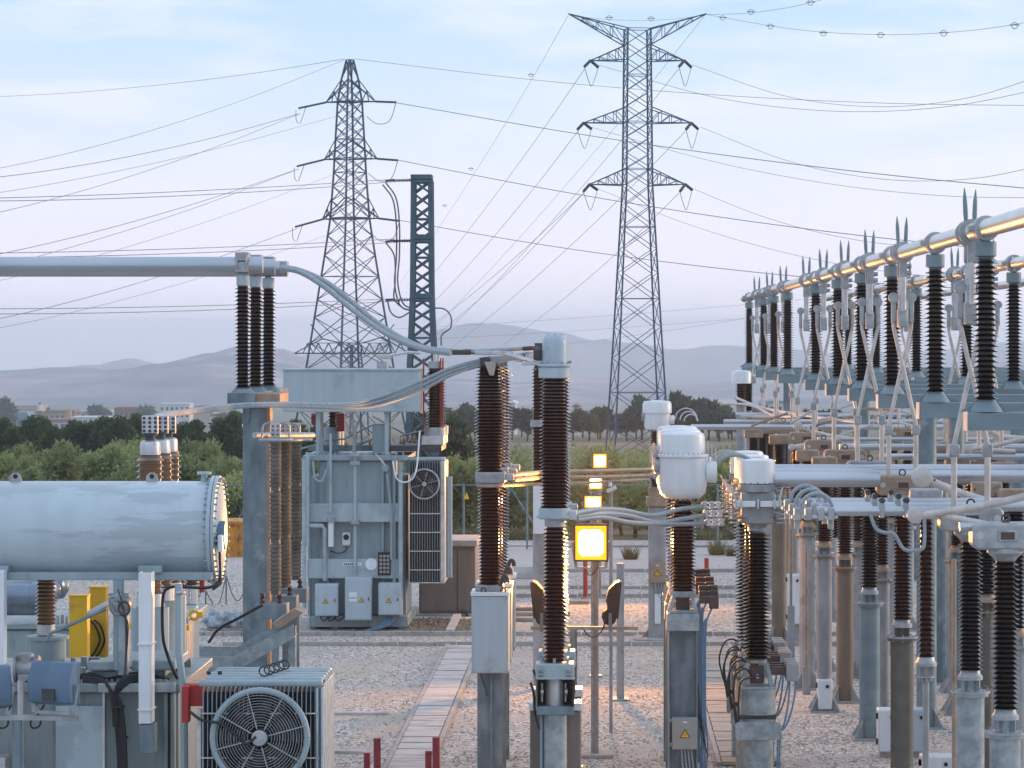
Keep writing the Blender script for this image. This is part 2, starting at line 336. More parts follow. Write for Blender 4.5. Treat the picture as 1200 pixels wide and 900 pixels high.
# ------------------------------------------------------------------ terrain
ZP = [(0, 0), (101, 0), (118, -1.0), (230, -4.2), (333, -6.2), (500, -9), (800, -18), (1200, -30), (2000, -45), (3500, -66), (9500, -160)]
def gz(y):
    if y <= 0: return 0
    for (a, za), (b, zb) in zip(ZP, ZP[1:]):
        if y <= b: return za+(zb-za)*(y-a)/(b-a)
    return ZP[-1][1]
def build_ground():
    ys = [-200, -50, 20, 40, 60, 80, 95, 101, 104, 108, 113, 118, 130, 150, 180, 230, 280, 333, 420, 500, 650, 800, 1000, 1200, 1600, 2000, 2700, 3500, 5000, 7000, 9500]
    xs = [-4000, -2500, -1500, -900, -500, -250, -120, -60, -30, 0, 30, 60, 120, 250, 500, 900, 1500, 2500, 4000]
    v = [(x, y, gz(y)) for y in ys for x in xs]; n = len(xs)
    f = [(j*n+i, j*n+i+1, (j+1)*n+i+1, (j+1)*n+i) for j in range(len(ys)-1) for i in range(n-1)]
    me = bpy.data.meshes.new('ground'); me.from_pydata(v, [], f); me.materials.append(M['ground'])
    tag(link('ground', me), kind='structure')
build_ground()
def hills(name, dist, depth, prof, m, seed, foot):
    from mathutils import noise as mn
    x0, x1 = prof[0][0], prof[-1][0]; nx, ny = 260, 36
    def top(px):
        for (a, ya), (b, yb) in zip(prof, prof[1:]):
            if px <= b:
                t = (px-a)/(b-a); t = t*t*(3-2*t); return ya+(yb-ya)*t
        return prof[-1][1]
    v = []
    for j in range(ny+1):
        t = j/ny
        for i in range(nx+1):
            px = x0+(x1-x0)*i/nx
            X = (px-HX)/FL*dist; Y = dist+depth*(t-.5)
            zt = EYE-(top(px)-HY)/FL*dist; zb = gz(dist-depth/2)-6
            k = math.sin(min(1, t*2)*PI/2)**1.2 if t < .5 else math.cos((t-.5)*PI)**.8
            nn = mn.fractal(Vector((X/170+seed, Y/170, seed)), .9, 2.1, 7)
            g = abs(mn.noise(Vector((X/190+seed*3, Y/900, 2))))
            z = zb+(zt-zb)*k
            h = (zt-zb)
            z += nn*h*.17*min(1, 2.2*(1-abs(2*t-1)))*(1 if t < .45 else .35) - g*h*.3*math.sin(min(1, t*2)*PI)
            v.append((X, Y, z))
    n = nx+1
    f = [(j*n+i, j*n+i+1, (j+1)*n+i+1, (j+1)*n+i) for j in range(ny) for i in range(nx)]
    me = bpy.data.meshes.new(name); me.from_pydata(v, [], f); me.materials.append(M[m])
    for p in me.polygons: p.use_smooth = True
    tag(link(name, me), kind='structure')
hills('hills', 3900, 1500, [(-260, 436), (-60, 440), (0, 434), (60, 431), (110, 434), (150, 432), (200, 424), (235, 415), (285, 406), (320, 410), (345, 420), (380, 430), (420, 441), (470, 449), (540, 445), (600, 450), (680, 442), (740, 449), (820, 452), (900, 444), (1000, 440), (1100, 436), (1200, 424), (1400, 440)], 'hill', 3.1, 470)
hills('distant_mountains', 6600, 1800, [(-260, 444), (-100, 440), (60, 434), (120, 428), (150, 420), (170, 428), (230, 424), (330, 418), (400, 412), (470, 396), (520, 386), (560, 379), (600, 381), (650, 389), (700, 400), (745, 404), (790, 411), (850, 405), (900, 406), (1000, 416), (1100, 410), (1200, 400), (1400, 410)], 'hill_far', 9.7, 455)

# ------------------------------------------------------------------ lattice towers
UB = {}
def unit_bar(m):       # one shared bar mesh per material, 1 x 1 x 1 along z
    if m not in UB: UB[m] = MB().box(-.5, .5, -.5, .5, 0, 1).mesh('bar', m, False)
    return UB[m]
def strut(root, name, m, p, q, w):
    p = Vector(p); q = Vector(q); o = link(name, unit_bar(m), root)
    o.location = p; o.rotation_mode = 'QUATERNION'; o.rotation_quaternion = (q-p).to_track_quat('Z', 'Y')
    o.scale = (w, w, (q-p).length); return o
def lattice(name, label, cat, px, s, base_z, prof, rot, levels, m, legw, brw, arms=(), strings=None):
    """prof: (y in picture, half width in px), from top to foot; levels: picture y of the panel edges"""
    f = F(px, s); t = thing(name, label, cat, (f.loc[0], f.d, base_z), rz=rot)
    k = abs(math.cos(rot))+abs(math.sin(rot))
    def hw(z):
        py = HY+(EYE-z)*s
        for (a, wa), (b, wb) in zip(prof, prof[1:]):
            if py <= b: return (wa+(wb-wa)*(py-a)/(b-a))/s/k if py > a else wa/s/k
        return prof[-1][1]/s/k
    zs = [f.z(y) for y in levels]+[base_z]
    C4 = [(-1, -1), (1, -1), (1, 1), (-1, 1)]
    for i, j in C4:
        ps = [Vector((i*hw(z), j*hw(z), z-base_z)) for z in zs]
        mb = MB()
        for a, b in zip(ps, ps[1:]): mb.bar(a, b, legw)
        mb.build('leg', m, t, smooth=False)
    for n_, (za, zb) in enumerate(zip(zs, zs[1:])):
        a, b = hw(za), hw(zb)
        for q in range(4):
            c0, c1 = C4[q], C4[(q+1) % 4]
            A0 = (c0[0]*a, c0[1]*a, za-base_z); A1 = (c1[0]*a, c1[1]*a, za-base_z)
            B0 = (c0[0]*b, c0[1]*b, zb-base_z); B1 = (c1[0]*b, c1[1]*b, zb-base_z)
            strut(t, 'brace', m, A0, B1, brw); strut(t, 'brace', m, A1, B0, brw)
            if n_ % 3 == 0: strut(t, 'girt', m, A0, A1, brw)
    return t, f, hw
def px_local(t, f, rot, px, py, dy=0):     # picture point at the tower's depth -> tower's local axes
    v = Vector((f.x(px), dy, f.z(py)-t.location.z)); return Matrix.Rotation(-rot, 3, 'Z') @ v
def crossarm(t, f, hw, rot, tip, ytop, ybot, side, m, w, nseg=3):
    tipv = px_local(t, f, rot, *tip); mb = MB()
    zt, zb = f.z(ytop)-t.location.z, f.z(ybot)-t.location.z
    ht, hb = hw(f.z(ytop)), hw(f.z(ybot))
    lo = []; up = []
    cs = [(side, -1), (side, 1)]
    for i, j in cs: lo.append(Vector((i*hb, j*hb, zb))); up.append(Vector((i*ht, j*ht, zt)))
    for p in lo+up: mb.bar(p, tipv, w)
    for k in range(1, nseg+1):
        q = k/(nseg+1)
        L = [p.lerp(tipv, q) for p in lo]; U = [p.lerp(tipv, q) for p in up]
        mb.bar(L[0], U[0], w*.6); mb.bar(L[1], U[1], w*.6); mb.bar(L[0], L[1], w*.6)
        q0 = (k-1)/(nseg+1)
        for z in (0, 1): mb.bar(U[z], lo[z].lerp(tipv, q0), w*.6)
    mb.build('crossarm', m, t, smooth=False); return tipv
def string_prof(n, L, r, rc=.03):
    p = [(rc, 0)]
    for i in range(n):
        a = L*(i+.15)/n; p += [(rc, a), (r, a+L/n*.25), (r*.9, a+L/n*.4), (rc, a+L/n*.5)]
    return p+[(rc, L)]
# right-hand pylon
PS = 10.8
rotR = R(9)
tR, fR, hwR = lattice('pylon', 'tall blue steel pylon with wide V-shaped arms at its top, standing right of the centre', 'pylon', 747, PS, gz(FL/PS),
    [(34, 15.5), (217, 17.5), (410, 29), (545, 38)], rotR, [34, 52, 70, 88, 107, 125, 143, 161, 180, 198, 217, 241, 266, 292, 320, 350, 383, 420, 460, 500], 'steel_blue', .17, .07)
RT = {}
for key, tip, yt, yb in (('top', (666, 16), 34, 53), ('upper', (692, 71), 53, 71), ('middle', (684, 144), 126, 144), ('lower', (691, 216), 198, 217)):
    for sd_ in (-1, 1):
        tp = (tip[0] if sd_ < 0 else 2*747-tip[0]+ (0), tip[1])
        crossarm(tR, fR, hwR, rotR, tp, yt, yb, sd_, 'steel_blue', .11)
        RT[key, sd_] = tp
        if key != 'top':
            a = px_local(tR, fR, rotR, *tp); b = px_local(tR, fR, rotR, tp[0]-7, tp[1]+10, -3)
            MB().lathe(string_prof(9, (b-a).length, .17), a, b-a, 10).build('insulator_string', 'dark', tR)
            c = px_local(tR, fR, rotR, tp[0]+9, tp[1]+5, 3)
            MB().lathe(string_prof(9, (c-a).length, .17), a, c-a, 10).build('insulator_string', 'dark', tR)
            d_ = px_local(tR, fR, rotR, tp[0]+1, tp[1]+30, 0)
            hose(tR, 'jumper_loop', 'wire', [b, b.lerp(d_, .55)+(b-c)*.05, d_, c.lerp(d_, .55)+(c-b)*.05, c], .035, 5)
# left-hand pylon
rotL = R(38)
tL, fL, hwL = lattice('pylon', 'grey lattice pylon with a pointed top and short arms, left of the gantry column', 'pylon', 410, PS, gz(FL/PS),
    [(70, 4), (93, 10), (120, 14.5), (163, 17), (200, 19), (255, 23), (300, 30), (433, 52), (545, 74)], rotL, [70, 93, 106, 120, 134, 149, 163, 175, 187, 202, 218, 235, 255, 276, 299, 324, 351, 372, 402, 433, 480], 'steel_dark', .16, .07)
for ytop, yb, xl, xr in ((93, 119, 382, 440), (163, 186, 380, 442), (231, 256, 378, 444)):
    for sd_, tx in ((-1, xl), (1, xr)):
        tipv = px_local(tL, fL, rotL, tx, yb+(1 if sd_ < 0 else 0)); mb = MB()
        zt, zb = f_ = fL.z(ytop)-tL.location.z, fL.z(yb)-tL.location.z
        h1, h2 = hwL(fL.z(ytop)), hwL(fL.z(yb))
        # the square is seen edge-on: the outer corner and its two neighbours carry each arm
        oc = (-1, 1) if sd_ < 0 else (1, -1)
        nb = [(-1, -1), (1, 1)]
        for i, j in [oc]: mb.bar((i*h1, j*h1, zt), tipv, .1); mb.bar((i*h2, j*h2, zb), tipv, .1)
        for i, j in nb: mb.bar((i*h2, j*h2, zb), tipv, .12); mb.bar((i*h1, j*h1, zt), tipv, .1)
        a_ = Vector((oc[0]*h2, oc[1]*h2, zb)); u_ = Vector((oc[0]*h1, oc[1]*h1, zt))
        mb.bar(a_.lerp(tipv, .5), u_.lerp(tipv, .5), .08); mb.bar(a_, u_.lerp(tipv, .5), .08)
        mb.build('crossarm', 'steel_dark', tL, smooth=False)
        sgn = sd_
        a = tipv; b = px_local(tL, fL, rotL, tx+(-27 if sd_ < 0 else 28), yb+(12 if sd_ < 0 else 5), -5)
        MB().lathe(string_prof(16, (b-a).length, .13), a, b-a, 8).build('insulator_string', 'steel_dark', tL)
        if sd_ < 0:
            for k in (0, 1):
                p = px_local(tL, fL, rotL, tx-20-k*12, yb+8+k*4, -3); q = px_local(tL, fL, rotL, tx-27-k*2, yb+28, -3)
                hose(tL, 'jumper_loop', 'wire', [p, (p+q)/2+Vector((0, .2, -.3)), q], .035, 5)
        else:
            hose(tL, 'jumper_loop', 'wire', [b, px_local(tL, fL, rotL, tx+18, yb+24, -2), px_local(tL, fL, rotL, tx+2, yb+26, 0), px_local(tL, fL, rotL, tx-12, yb+16, 2)], .04, 5)
# small far pylon behind the left one
rotS = R(45)
tS, fS, hwS = lattice('pylon', 'small far pylon with one wide sagging crossarm, seen through the legs of the left pylon', 'pylon', 412, 7.2, gz(FL/7.2),
    [(404, 12), (415, 11), (440, 14), (470, 18), (490, 20)], rotS, [404, 415, 428, 442, 458, 475], 'steel_dark', .2, .1)
mb = MB()
def S_(x, y, d=0): return px_local(tS, fS, rotS, x, y, d)
for d_ in (-.6, .6):
    mb.bar(S_(345, 414, 0), S_(480, 414, 0), .2); mb.bar(S_(345, 414, 0), S_(378, 397, d_), .16); mb.bar(S_(378, 397, d_), S_(400, 402, d_), .16)
    mb.bar(S_(400, 402, d_), S_(425, 402, d_), .16); mb.bar(S_(425, 402, d_), S_(448, 395, d_), .16); mb.bar(S_(448, 395, d_), S_(480, 414, 0), .16)
    for x in range(355, 475, 12): mb.bar(S_(x, 414, 0), S_(x+6, 402, d_), .1); mb.bar(S_(x+6, 402, d_), S_(x+12, 414, 0), .1)
mb.build('crossarm', 'steel_dark', tS, smooth=False)
for x0_, x1_ in ((378, 364), (448, 462)):
    mb = MB()
    for d_ in (-.5, .5): mb.bar(S_(x0_, 397, d_), S_(x1_, 380, 0), .14)
    mb.build('earth_peak', 'steel_dark', tS, smooth=False)

# gantry column (lattice), right of the left pylon
gs = 34.0
tG, fG, hwG = lattice('gantry_column', 'narrow dark blue lattice column rising behind the grey transformer', 'column', 495, gs, 0,
    [(212, 10), (345, 11), (372, 12), (440, 15), (622, 16)], 0, [212, 227, 242, 257, 272, 287, 302, 317, 332, 347, 362, 377, 396, 415, 434, 453, 480, 510, 540, 570, 600], 'gantry_steel', .17, .07)
for yy in (205, 275, 344):
    MB().pb(fG, 482, yy, 507, yy+6, -.42, .42).pb(fG, 484, yy+6, 505, yy+10, -.4, .4).build('collar', 'gantry_steel', tG, bevel=.02)

# ------------------------------------------------------------------ overhead lines
def wire(label, pts, r, mat_='wire', group=None, cat='power line', name='conductor'):
    r = r*.52; P = smoothpts([at(*p) for p in pts], 10)
    o = MB().tube(P, r, 5).build(name, mat_, None); return tag(o, label, cat, group)
WL = PS
def sagline(a, b, sag, n=4):
    return [(a[0]+(b[0]-a[0])*i/n, a[1]+(b[1]-a[1])*i/n+sag*4*(i/n)*(1-i/n), a[2]+(b[2]-a[2])*i/n) for i in range(n+1)]
for lab, a, b, sag, r in (
    ('steep earth wire falling left from the tip of the pointed pylon', (404, 70, WL), (-40, 205, 15), 14, .045),
    ('faint earth wire running nearly level left from the tip of the pointed pylon', (404, 69, WL), (-40, 115, 7.5), 8, .05),
    ('upper conductor leaving the pointed pylon\'s highest left arm, higher of the pair', (352, 133, WL), (-40, 212, 15), 10, .06),
    ('conductor leaving the pointed pylon\'s highest left arm, lower and steeper of the pair', (352, 133, WL), (-40, 258, 16), 10, .05),
    ('single dark conductor passing behind the pointed pylon just below its highest arms', (395, 136, 9), (-40, 232, 13), 8, .05),
    ('conductor falling left from the pointed pylon\'s middle arm, upper of two', (350, 198, WL), (-40, 306, 15), 8, .06),
    ('conductor falling left from the pointed pylon\'s middle arm, lower of two', (350, 198, WL), (-40, 322, 16), 8, .05),
    ('thin conductor passing behind the pointed pylon just below its middle arms', (390, 205, 9), (-40, 338, 13), 10, .045),
    ('conductor falling left from the pointed pylon\'s lowest arm toward the thick tube', (348, 268, WL), (-40, 382, 16), 9, .06),
    ('thin conductor passing behind the pointed pylon below its lowest arms', (385, 275, 9), (-40, 392, 13), 10, .045),
    ('topmost level gantry wire running left from the lattice column head', (462, 210, 34), (-40, 233, 45), 3, .022),
    ('second topmost gantry wire running left from the lattice column head', (462, 213, 34), (-40, 236, 47), 5, .022),
    ('gantry wire running left from the lattice column\'s middle collar', (462, 280, 34), (-40, 297, 45), 3, .022),
    ('lower gantry wire running left from the lattice column\'s middle collar', (462, 284, 34), (-40, 302, 47), 4, .022),
    ('gantry wire running left from the lattice column\'s lowest collar', (462, 350, 34), (-40, 362, 45), 3, .022),
    ('lower gantry wire running left from the lattice column\'s lowest collar', (462, 353, 34), (-40, 368, 47), 4, .022),
    ('earth wire falling right from the tip of the pointed pylon', (416, 69, WL), (1240, 124, 14), 14, .045),
    ('conductor falling right from the pointed pylon\'s highest right arm', (465, 120.5, WL), (1240, 224, 15), 10, .07),
    ('conductor falling right from the pointed pylon\'s middle right arm', (466, 187.5, WL), (1160, 292, 14), 10, .07),
    ('conductor falling right from the pointed pylon\'s lowest right arm', (467, 258, WL), (1160, 340, 14), 12, .065),
    ('earth wire falling left and down from the V-shaped pylon\'s left tip', (666, 18, WL), (470, 330, 6), 10, .04),
    ('earth wire falling left and down from the V-shaped pylon\'s right tip', (826, 18, WL), (490, 404, 6), 12, .04),
    ('conductor falling left from the V-shaped pylon\'s upper left arm', (685, 81, WL), (480, 355, 6), 8, .055),
    ('conductor falling left from the V-shaped pylon\'s upper right arm', (795, 81, WL), (500, 412, 6), 12, .055),
    ('conductor falling left from the V-shaped pylon\'s middle left arm', (677, 154, WL), (480, 383, 6), 9, .055),
    ('conductor falling left from the V-shaped pylon\'s middle right arm', (803, 154, WL), (520, 415, 6), 10, .055),
    ('outer conductor falling left from the V-shaped pylon\'s lower left arm', (684, 226, WL), (500, 386, 6), 6, .055),
    ('inner conductor falling left from the V-shaped pylon\'s lower left arm', (684, 226, WL), (512, 392, 6), 8, .055),
    ('conductor falling left from the V-shaped pylon\'s lower right arm', (796, 226, WL), (590, 404, 6), 8, .055),
    ('earth wire swinging up right from the V-shaped pylon\'s right tip', (828, 17, WL), (1000, -12, 14), 8, .04),
    ('long earth wire sagging right from the V-shaped pylon\'s right tip under the round markers', (828, 17, WL), (1240, 20, 15), 22, .04),
    ('thin earth wire with markers bridging the two tips of the V-shaped pylon', (668, 18, WL), (826, 18, WL), 6, .03),
    ('conductor sagging right from the V-shaped pylon\'s upper right arm', (811, 76, WL), (1240, 82, 15), 46, .045),
    ('conductor sagging right past the V-shaped pylon from its upper left arm', (701, 76, WL), (1240, 100, 15), 42, .045),
    ('conductor sagging right from the V-shaped pylon\'s middle right arm', (821, 149, WL), (1240, 190, 15), 40, .045),
    ('conductor sagging right from the V-shaped pylon\'s middle left arm', (693, 149, WL), (1240, 232, 15), 24, .04),
    ('conductor sagging right from the V-shaped pylon\'s lower right arm', (812, 221, WL), (1100, 290, 13), 16, .045),
    ('conductor sagging right from the V-shaped pylon\'s lower left arm', (700, 221, WL), (1100, 325, 13), 18, .04),
    ('far faint line crossing low behind both pylons, upper of the pair', (380, 390, 4), (1150, 330, 4.6), 6, .07),
    ('far faint line crossing low behind both pylons, lower of the pair', (380, 402, 4), (1150, 345, 4.6), 8, .07),
    ('faint line crossing above the far hills right of the V-shaped pylon', (620, 408, 4), (880, 372, 4.4), 2, .07)):
    wire(lab, sagline(a, b, sag), r)
# round bird markers on the earth wires
mk = None
for i, (x, y, s_, lab) in enumerate(((880, 14, 12, 'small ring marker nearest the V-shaped pylon on the rising wire'), (847, 21, 11, 'ring marker close beside the right tip of the V-shaped pylon'), (950, 3, 13, 'ring marker cut by the top edge of the picture'),
    (903, 31, 12, 'ring marker below the rising wire, second from the V-shaped pylon'), (965, 39, 12.5, 'left ring of the middle three on the long sagging wire'), (1032, 41, 13, 'central ring marker on the long sagging wire'), (1106, 39, 14, 'ring marker before the last on the long sagging wire'), (1189, 30, 15, 'last ring marker at the picture\'s right edge'),
    (714, 21, 11, 'left ring marker hanging between the V-shaped pylon\'s tips'), (763, 22, 11, 'right ring marker hanging between the V-shaped pylon\'s tips'), (622, 88, 9, 'ring marker high on the wire left of the V-shaped pylon'), (552, 198, 8, 'ring marker midway down the wire left of the V-shaped pylon'), (521, 241, 7, 'lowest ring marker on the wire left of the V-shaped pylon'))):
    r_ = 3.3/s_
    if mk is None: mk = MB().torus((0, 0, 0), .24, .03, (0, 1, 0), 18, 5).cyl((-.42, 0, .05), (.42, 0, .05), .04, n=5).mesh('marker_ring', 'wire', True)
    o = link('line_marker', mk); o.location = at(x, y, s_); tag(o, lab, 'line marker', 'ring markers on the earth wires')
# strings and droppers at the gantry column
for i, yy in enumerate((211, 282, 351)):
    nm = ('head', 'middle collar', 'lowest collar')[i]
    f = F(484, gs); t = thing('tension_insulator', 'dark tension string holding wires at the lattice column\'s '+nm, 'insulator', (f.loc[0], f.d, f.z(yy)), 'tension strings on the lattice column')
    for dy in (-.12, .12):
        MB().lathe(string_prof(8, .68, .06), (0, dy, 0), (-1, 0, -.02), 8).build('insulator_string', 'alu_cast' if i != 1 else 'dark_brown', t)
    MB().bar((-.66, -.2, 0), (-.66, .2, 0), .06).bar((-.66, 0, 0), (-.95, 0, -.03), .07).build('yoke', 'steel_blue', t, smooth=False)
def gp(x, y, d=0): v = at(x, y, gs); v.y += d; return v
for lab, pts in (('pair of slack droppers hanging from the lattice column head to its lowest collar', [(452, 214), (464, 232), (468, 262), (468, 300), (466, 330), (472, 355), (484, 362)]),
                 ('second slack dropper looping down beside the lattice column', [(452, 284), (462, 300), (463, 330), (462, 350), (474, 362), (484, 362)]),
                 ('short slack loop under the lowest wires beside the lattice column', [(454, 352), (458, 366), (468, 372), (480, 366)]),
                 ('cable arching from the lattice column down to the red bushing terminals', [(507, 361), (520, 362), (528, 370), (528, 384), (518, 392), (517, 405)])):
    MBo = MB().tube(smoothpts([gp(*p) for p in pts], 8), .03, 6)
    if 'pair' in lab: MBo.tube(smoothpts([gp(p[0]-4, p[1]+2, .2) for p in pts], 8), .03, 6)
    tag(MBo.build('dropper_cable', 'wire'), lab, 'cable')

# ------------------------------------------------------------------ insulators
ICACHE = {}
def ins_mesh(L, rc, rs, n, m, seg=22, belly=0, name='insulator'):
    key = (round(L, 2), rc, rs, n, m, belly)
    if key not in ICACHE:
        p = [(rc, 0)]; st = L/n
        for i in range(n):
            a = st*i; k = 1-belly*abs((i+.5)/n*2-1)**3; c = rc*k; r = rs*k if i % 2 == 0 or rs-rc < .05 else (rc+(rs-rc)*.86)*k
            p += [(c, a+st*.06), (r*.985, a+st*.13), (r, a+st*.19), (c+(r-c)*.42, a+st*.4), (c, a+st*.66)]
        p.append((p[-1][0], L))
        ICACHE[key] = MB().lathe(p, n=seg).mesh(name, m, True)
    return ICACHE[key]
def insul(root, x, y, z0, z1, rc, rs, n, m, name='insulator', belly=0, seg=22):
    o = link(name, ins_mesh(z1-z0, rc, rs, n, m, seg, belly), root, (x, y, z0)); return o
def bolts_ring(mb, c, R_, n, r=.014, h=.03, ax=(0, 0, 1)):
    a, b, d = frame_axes(ax); c = Vector(c)
    for k in range(n):
        p = c+a*(R_*math.cos(2*PI*k/n))+b*(R_*math.sin(2*PI*k/n)); mb.cyl(p-d*h/2, p+d*h/2, r, n=6)
def warning_sign(root, x, z, y, h=.1):
    w_ = h*.577; o = MB().prism([(x-w_, z), (x+w_, z), (x, z+h)], y-.004, y).build('warning_triangle', 'sign_black', root, smooth=False)
    k = .76; cz = z+h/3
    def s(px, pz): return (x+(px-x)*k, cz+(pz-cz)*k)
    MB().prism([s(x-w_, z), s(x+w_, z), s(x, z+h)], y-.007, y-.004).build('yellow_field', 'sign_yellow', o, smooth=False)
    b = h*.09
    MB().prism([(x+b*.6, z+h*.62), (x-b*1.1, z+h*.33), (x, z+h*.35), (x-b*.9, z+h*.10), (x+b*1.3, z+h*.42), (x+b*.1, z+h*.40)], y-.010, y-.007).build('lightning_bolt', 'sign_black', o, smooth=False)

# ------------------------------------------------------------------ main grey transformer
def bx(root, name, m, f, x0, y0, x1, y1, d0, d1, bevel=.012):
    return MB().pb(f, x0, y0, x1, y1, d0, d1).build(name, m, root, bevel=bevel)
f = F(417, 51.5)
T = thing('transformer', 'grey power transformer with three front cabinets and a long box tank on top', 'transformer', f.loc)
bx(T, 'base_frame', 'paint', f, 362, 722, 478, 735, 0, 3.0)
for x in (366, 392, 444, 470): bx(T, 'skid', 'galv', f, x-4, 735, x+4, 738, .1, 2.9)
bx(T, 'tank', 'paint', f, 372, 540, 459, 722, .25, 2.8, .04)
for x0, x1 in ((360, 374), (457, 474)): bx(T, 'side_panel', 'paint', f, x0, 560, x1, 722, .5, 2.6)
bx(T, 'lid', 'paint', f, 354, 534, 478, 540, .1, 2.9)
mb = MB()
for x in range(360, 476, 8): mb.cyl(f.pt(x, 533.5, .14), f.pt(x, 530.5, .14), .022, n=6)
mb.build('lid_bolts', 'galv', T)
bx(T, 'upper_band', 'paint_light', f, 361, 590, 472, 612, -.02, .3, .02)
bx(T, 'lower_band', 'paint_light', f, 360, 655, 471, 678, -.02, .3, .02)
for x in (362, 384, 448, 467): bx(T, 'stiffener', 'paint', f, x-1.6, 540, x+1.6, 722, .1, .3)
for x0, y0, x1, y1 in ((371, 683, 398, 720), (406, 675, 437, 725), (445, 682, 471, 719)):
    c = bx(T, 'control_cabinet', 'cabinet', f, x0, y0, x1, y1, -.42, 0, .012)
    MB().pb(f, x0+1.2, y0+1.4, x1-1.2, y1-1.4, -.435, -.42).build('door', 'cabinet', c, bevel=.006)
    MB().pb(f, x1-4, (y0+y1)/2-2, x1-3, (y0+y1)/2+2, -.46, -.435).build('handle', 'dark', c)
    warning_sign(T, f.x((x0+x1)/2+(4 if y0 == 675 else -1)), f.z((y0+y1)/2+4), -.436, .12)
for k, (a, b) in enumerate(((692, 698), (700, 703))): MB().pb(f, 411, a, 420, b, -.442, -.434).build('data_label', 'white', T)
bx(T, 'rating_plate', 'black', f, 443, 647, 458, 674, -.06, -.03, .004)
mb = MB()
for k in range(5):
    for j in range(3): mb.pb(f, 445+j*4.2, 650+k*4.6, 448+j*4.2, 653+k*4.6, -.066, -.06)
mb.build('plate_print', 'box_grey', T, smooth=False)
MB().cyl(f.pt(435, 661, -.035), f.pt(435, 661, -.02), .135, n=28).build('round_patch', 'tarp', T).data.materials[0] = M['white']
mb = MB().pb(f, 402, 659, 424, 663, -.035, -.02).build('name_plate', 'white', T, smooth=False)
mb = MB()
for k in range(5): mb.pb(f, 403+k*2.3, 660, 404.6+k*2.3, 662, -.04, -.035)
mb.build('name_plate_lettering', 'dark', T, smooth=False); MB().pb(f, 416.5, 660, 419, 662.2, -.04, -.035).build('name_plate_mark', 'red', T)
bx(T, 'gauge_box', 'white', f, 400, 624, 410, 640, .15, .25, .03)
MB().cyl(f.pt(405, 630, .15), f.pt(405, 630, .13), .065, n=20).build('gauge_dial', 'black', T)
hose(T, 'gauge_cable', 'dark', [f.pt(405, 640, .2), f.pt(404, 646, .2), f.pt(396, 649, .2), f.pt(386, 646, .2)], .014)
def pipe(root, f, pts, r, m='paint_light', name='pipe', k=8): return MB().tube([f.pt(*p) for p in pts], r, k).build(name, m, root)
pipe(T, f, [(388, 508, -.1), (388, 600, -.1)], .028); pipe(T, f, [(416.5, 535, -.08), (416.5, 672, -.08)], .035); pipe(T, f, [(357, 538, -.1), (357, 715, -.1)], .05)
pipe(T, f, [(361, 530, -.1), (361, 640, -.1)], .045); pipe(T, f, [(462, 535, 0), (462, 690, 0)], .04, 'paint'); pipe(T, f, [(470, 542, -.1), (470, 720, -.1)], .05)
pipe(T, f, [(362, 616, -.05), (378, 616, -.05), (381, 620, -.05), (381, 680, -.05)], .05); pipe(T, f, [(454, 555, -.1), (459, 600, -.1), (459, 655, -.1)], .03, 'paint')
MB().cyl(f.pt(388.5, 612, -.12), f.pt(388.5, 640, -.12), .065).build('silica_gel_breather', 'white', T); MB().cyl(f.pt(388.5, 606, -.12), f.pt(388.5, 612, -.12), .09).build('breather_cap', 'galv', T)
for y in (530, 540, 609): bx(T, 'valve_body', 'galv', f, 411, y, 422, y+5, -.18, 0)
hose(T, 'conduit', 'paint', [f.pt(367, 540, -.1), f.pt(370, 560, -.15), f.pt(378, 563, -.15), f.pt(383, 550, -.1)], .03)
MB().cyl(f.pt(452, 548, -.15), f.pt(452, 548, 0), .08).build('relief_valve', 'galv', T)
hose(T, 'relief_hose', 'alu_dull', [f.pt(452, 545, -.1), f.pt(446, 538, -.1), f.pt(440, 532, 0)], .02); hose(T, 'sling_hose', 'white', [f.pt(461, 540, -.2), f.pt(466, 560, -.3), f.pt(478, 564, -.3), f.pt(488, 552, -.2), f.pt(492, 505, 0)], .02)
bundle = MB()
for k in range(4): bundle.tube(smoothpts([f.pt(463-k*3, 719, -.2), f.pt(460-k*3, 728, -.3), f.pt(450-k*2, 733, -.35), f.pt(434-k*2, 738, -.4), f.pt(424, 741, -.45)], 6), .03, 6)
bundle.build('cable_bundle', 'blue_cable', T)
for x in (376, 384, 393): hose(T, 'cable_tail', 'dark', [f.pt(x, 720, -.2), f.pt(x+3, 726, -.25), f.pt(x+9, 724, -.2), f.pt(x+14, 718, -.1)], .016)
# conservator: long box tank on four legs
cons = bx(T, 'conservator', 'paint_light', f, 331, 434, 492, 483, .1, 1.3, .02)
bx(T, 'conservator_rim', 'paint_light', f, 330, 432, 493, 434.6, .07, 1.33, .01)
for x in (371, 452):
    for d_ in (.3, 1.1): bx(T, 'conservator_leg', 'paint_light', f, x-2.4, 483, x+2.4, 534, d_, d_+.12)
bx(T, 'turret', 'paint', f, 434, 498, 450, 534, .6, 1.2, .03)
bx(T, 'cable_rack', 'galv_post', f, 355, 524, 456, 531, 1.3, 1.45); pipe(T, f, [(409, 485, .5), (414, 510, .5), (413, 532, .5)], .05, 'alu_cast'); pipe(T, f, [(448, 484, .9), (452, 500, .9), (440, 514, .9), (415, 522, .8)], .03, 'galv')
MB().cyl(f.pt(446, 424, .7), f.pt(446, 432, .7), .14).build('breather_head', 'alu_cast', T); bx(T, 'terminal_clamp', 'alu_dull', f, 440, 415, 456, 421, .6, .8); pipe(T, f, [(452, 417, .7), (476, 413, .7), (490, 414, .8)], .035, 'alu_dull')
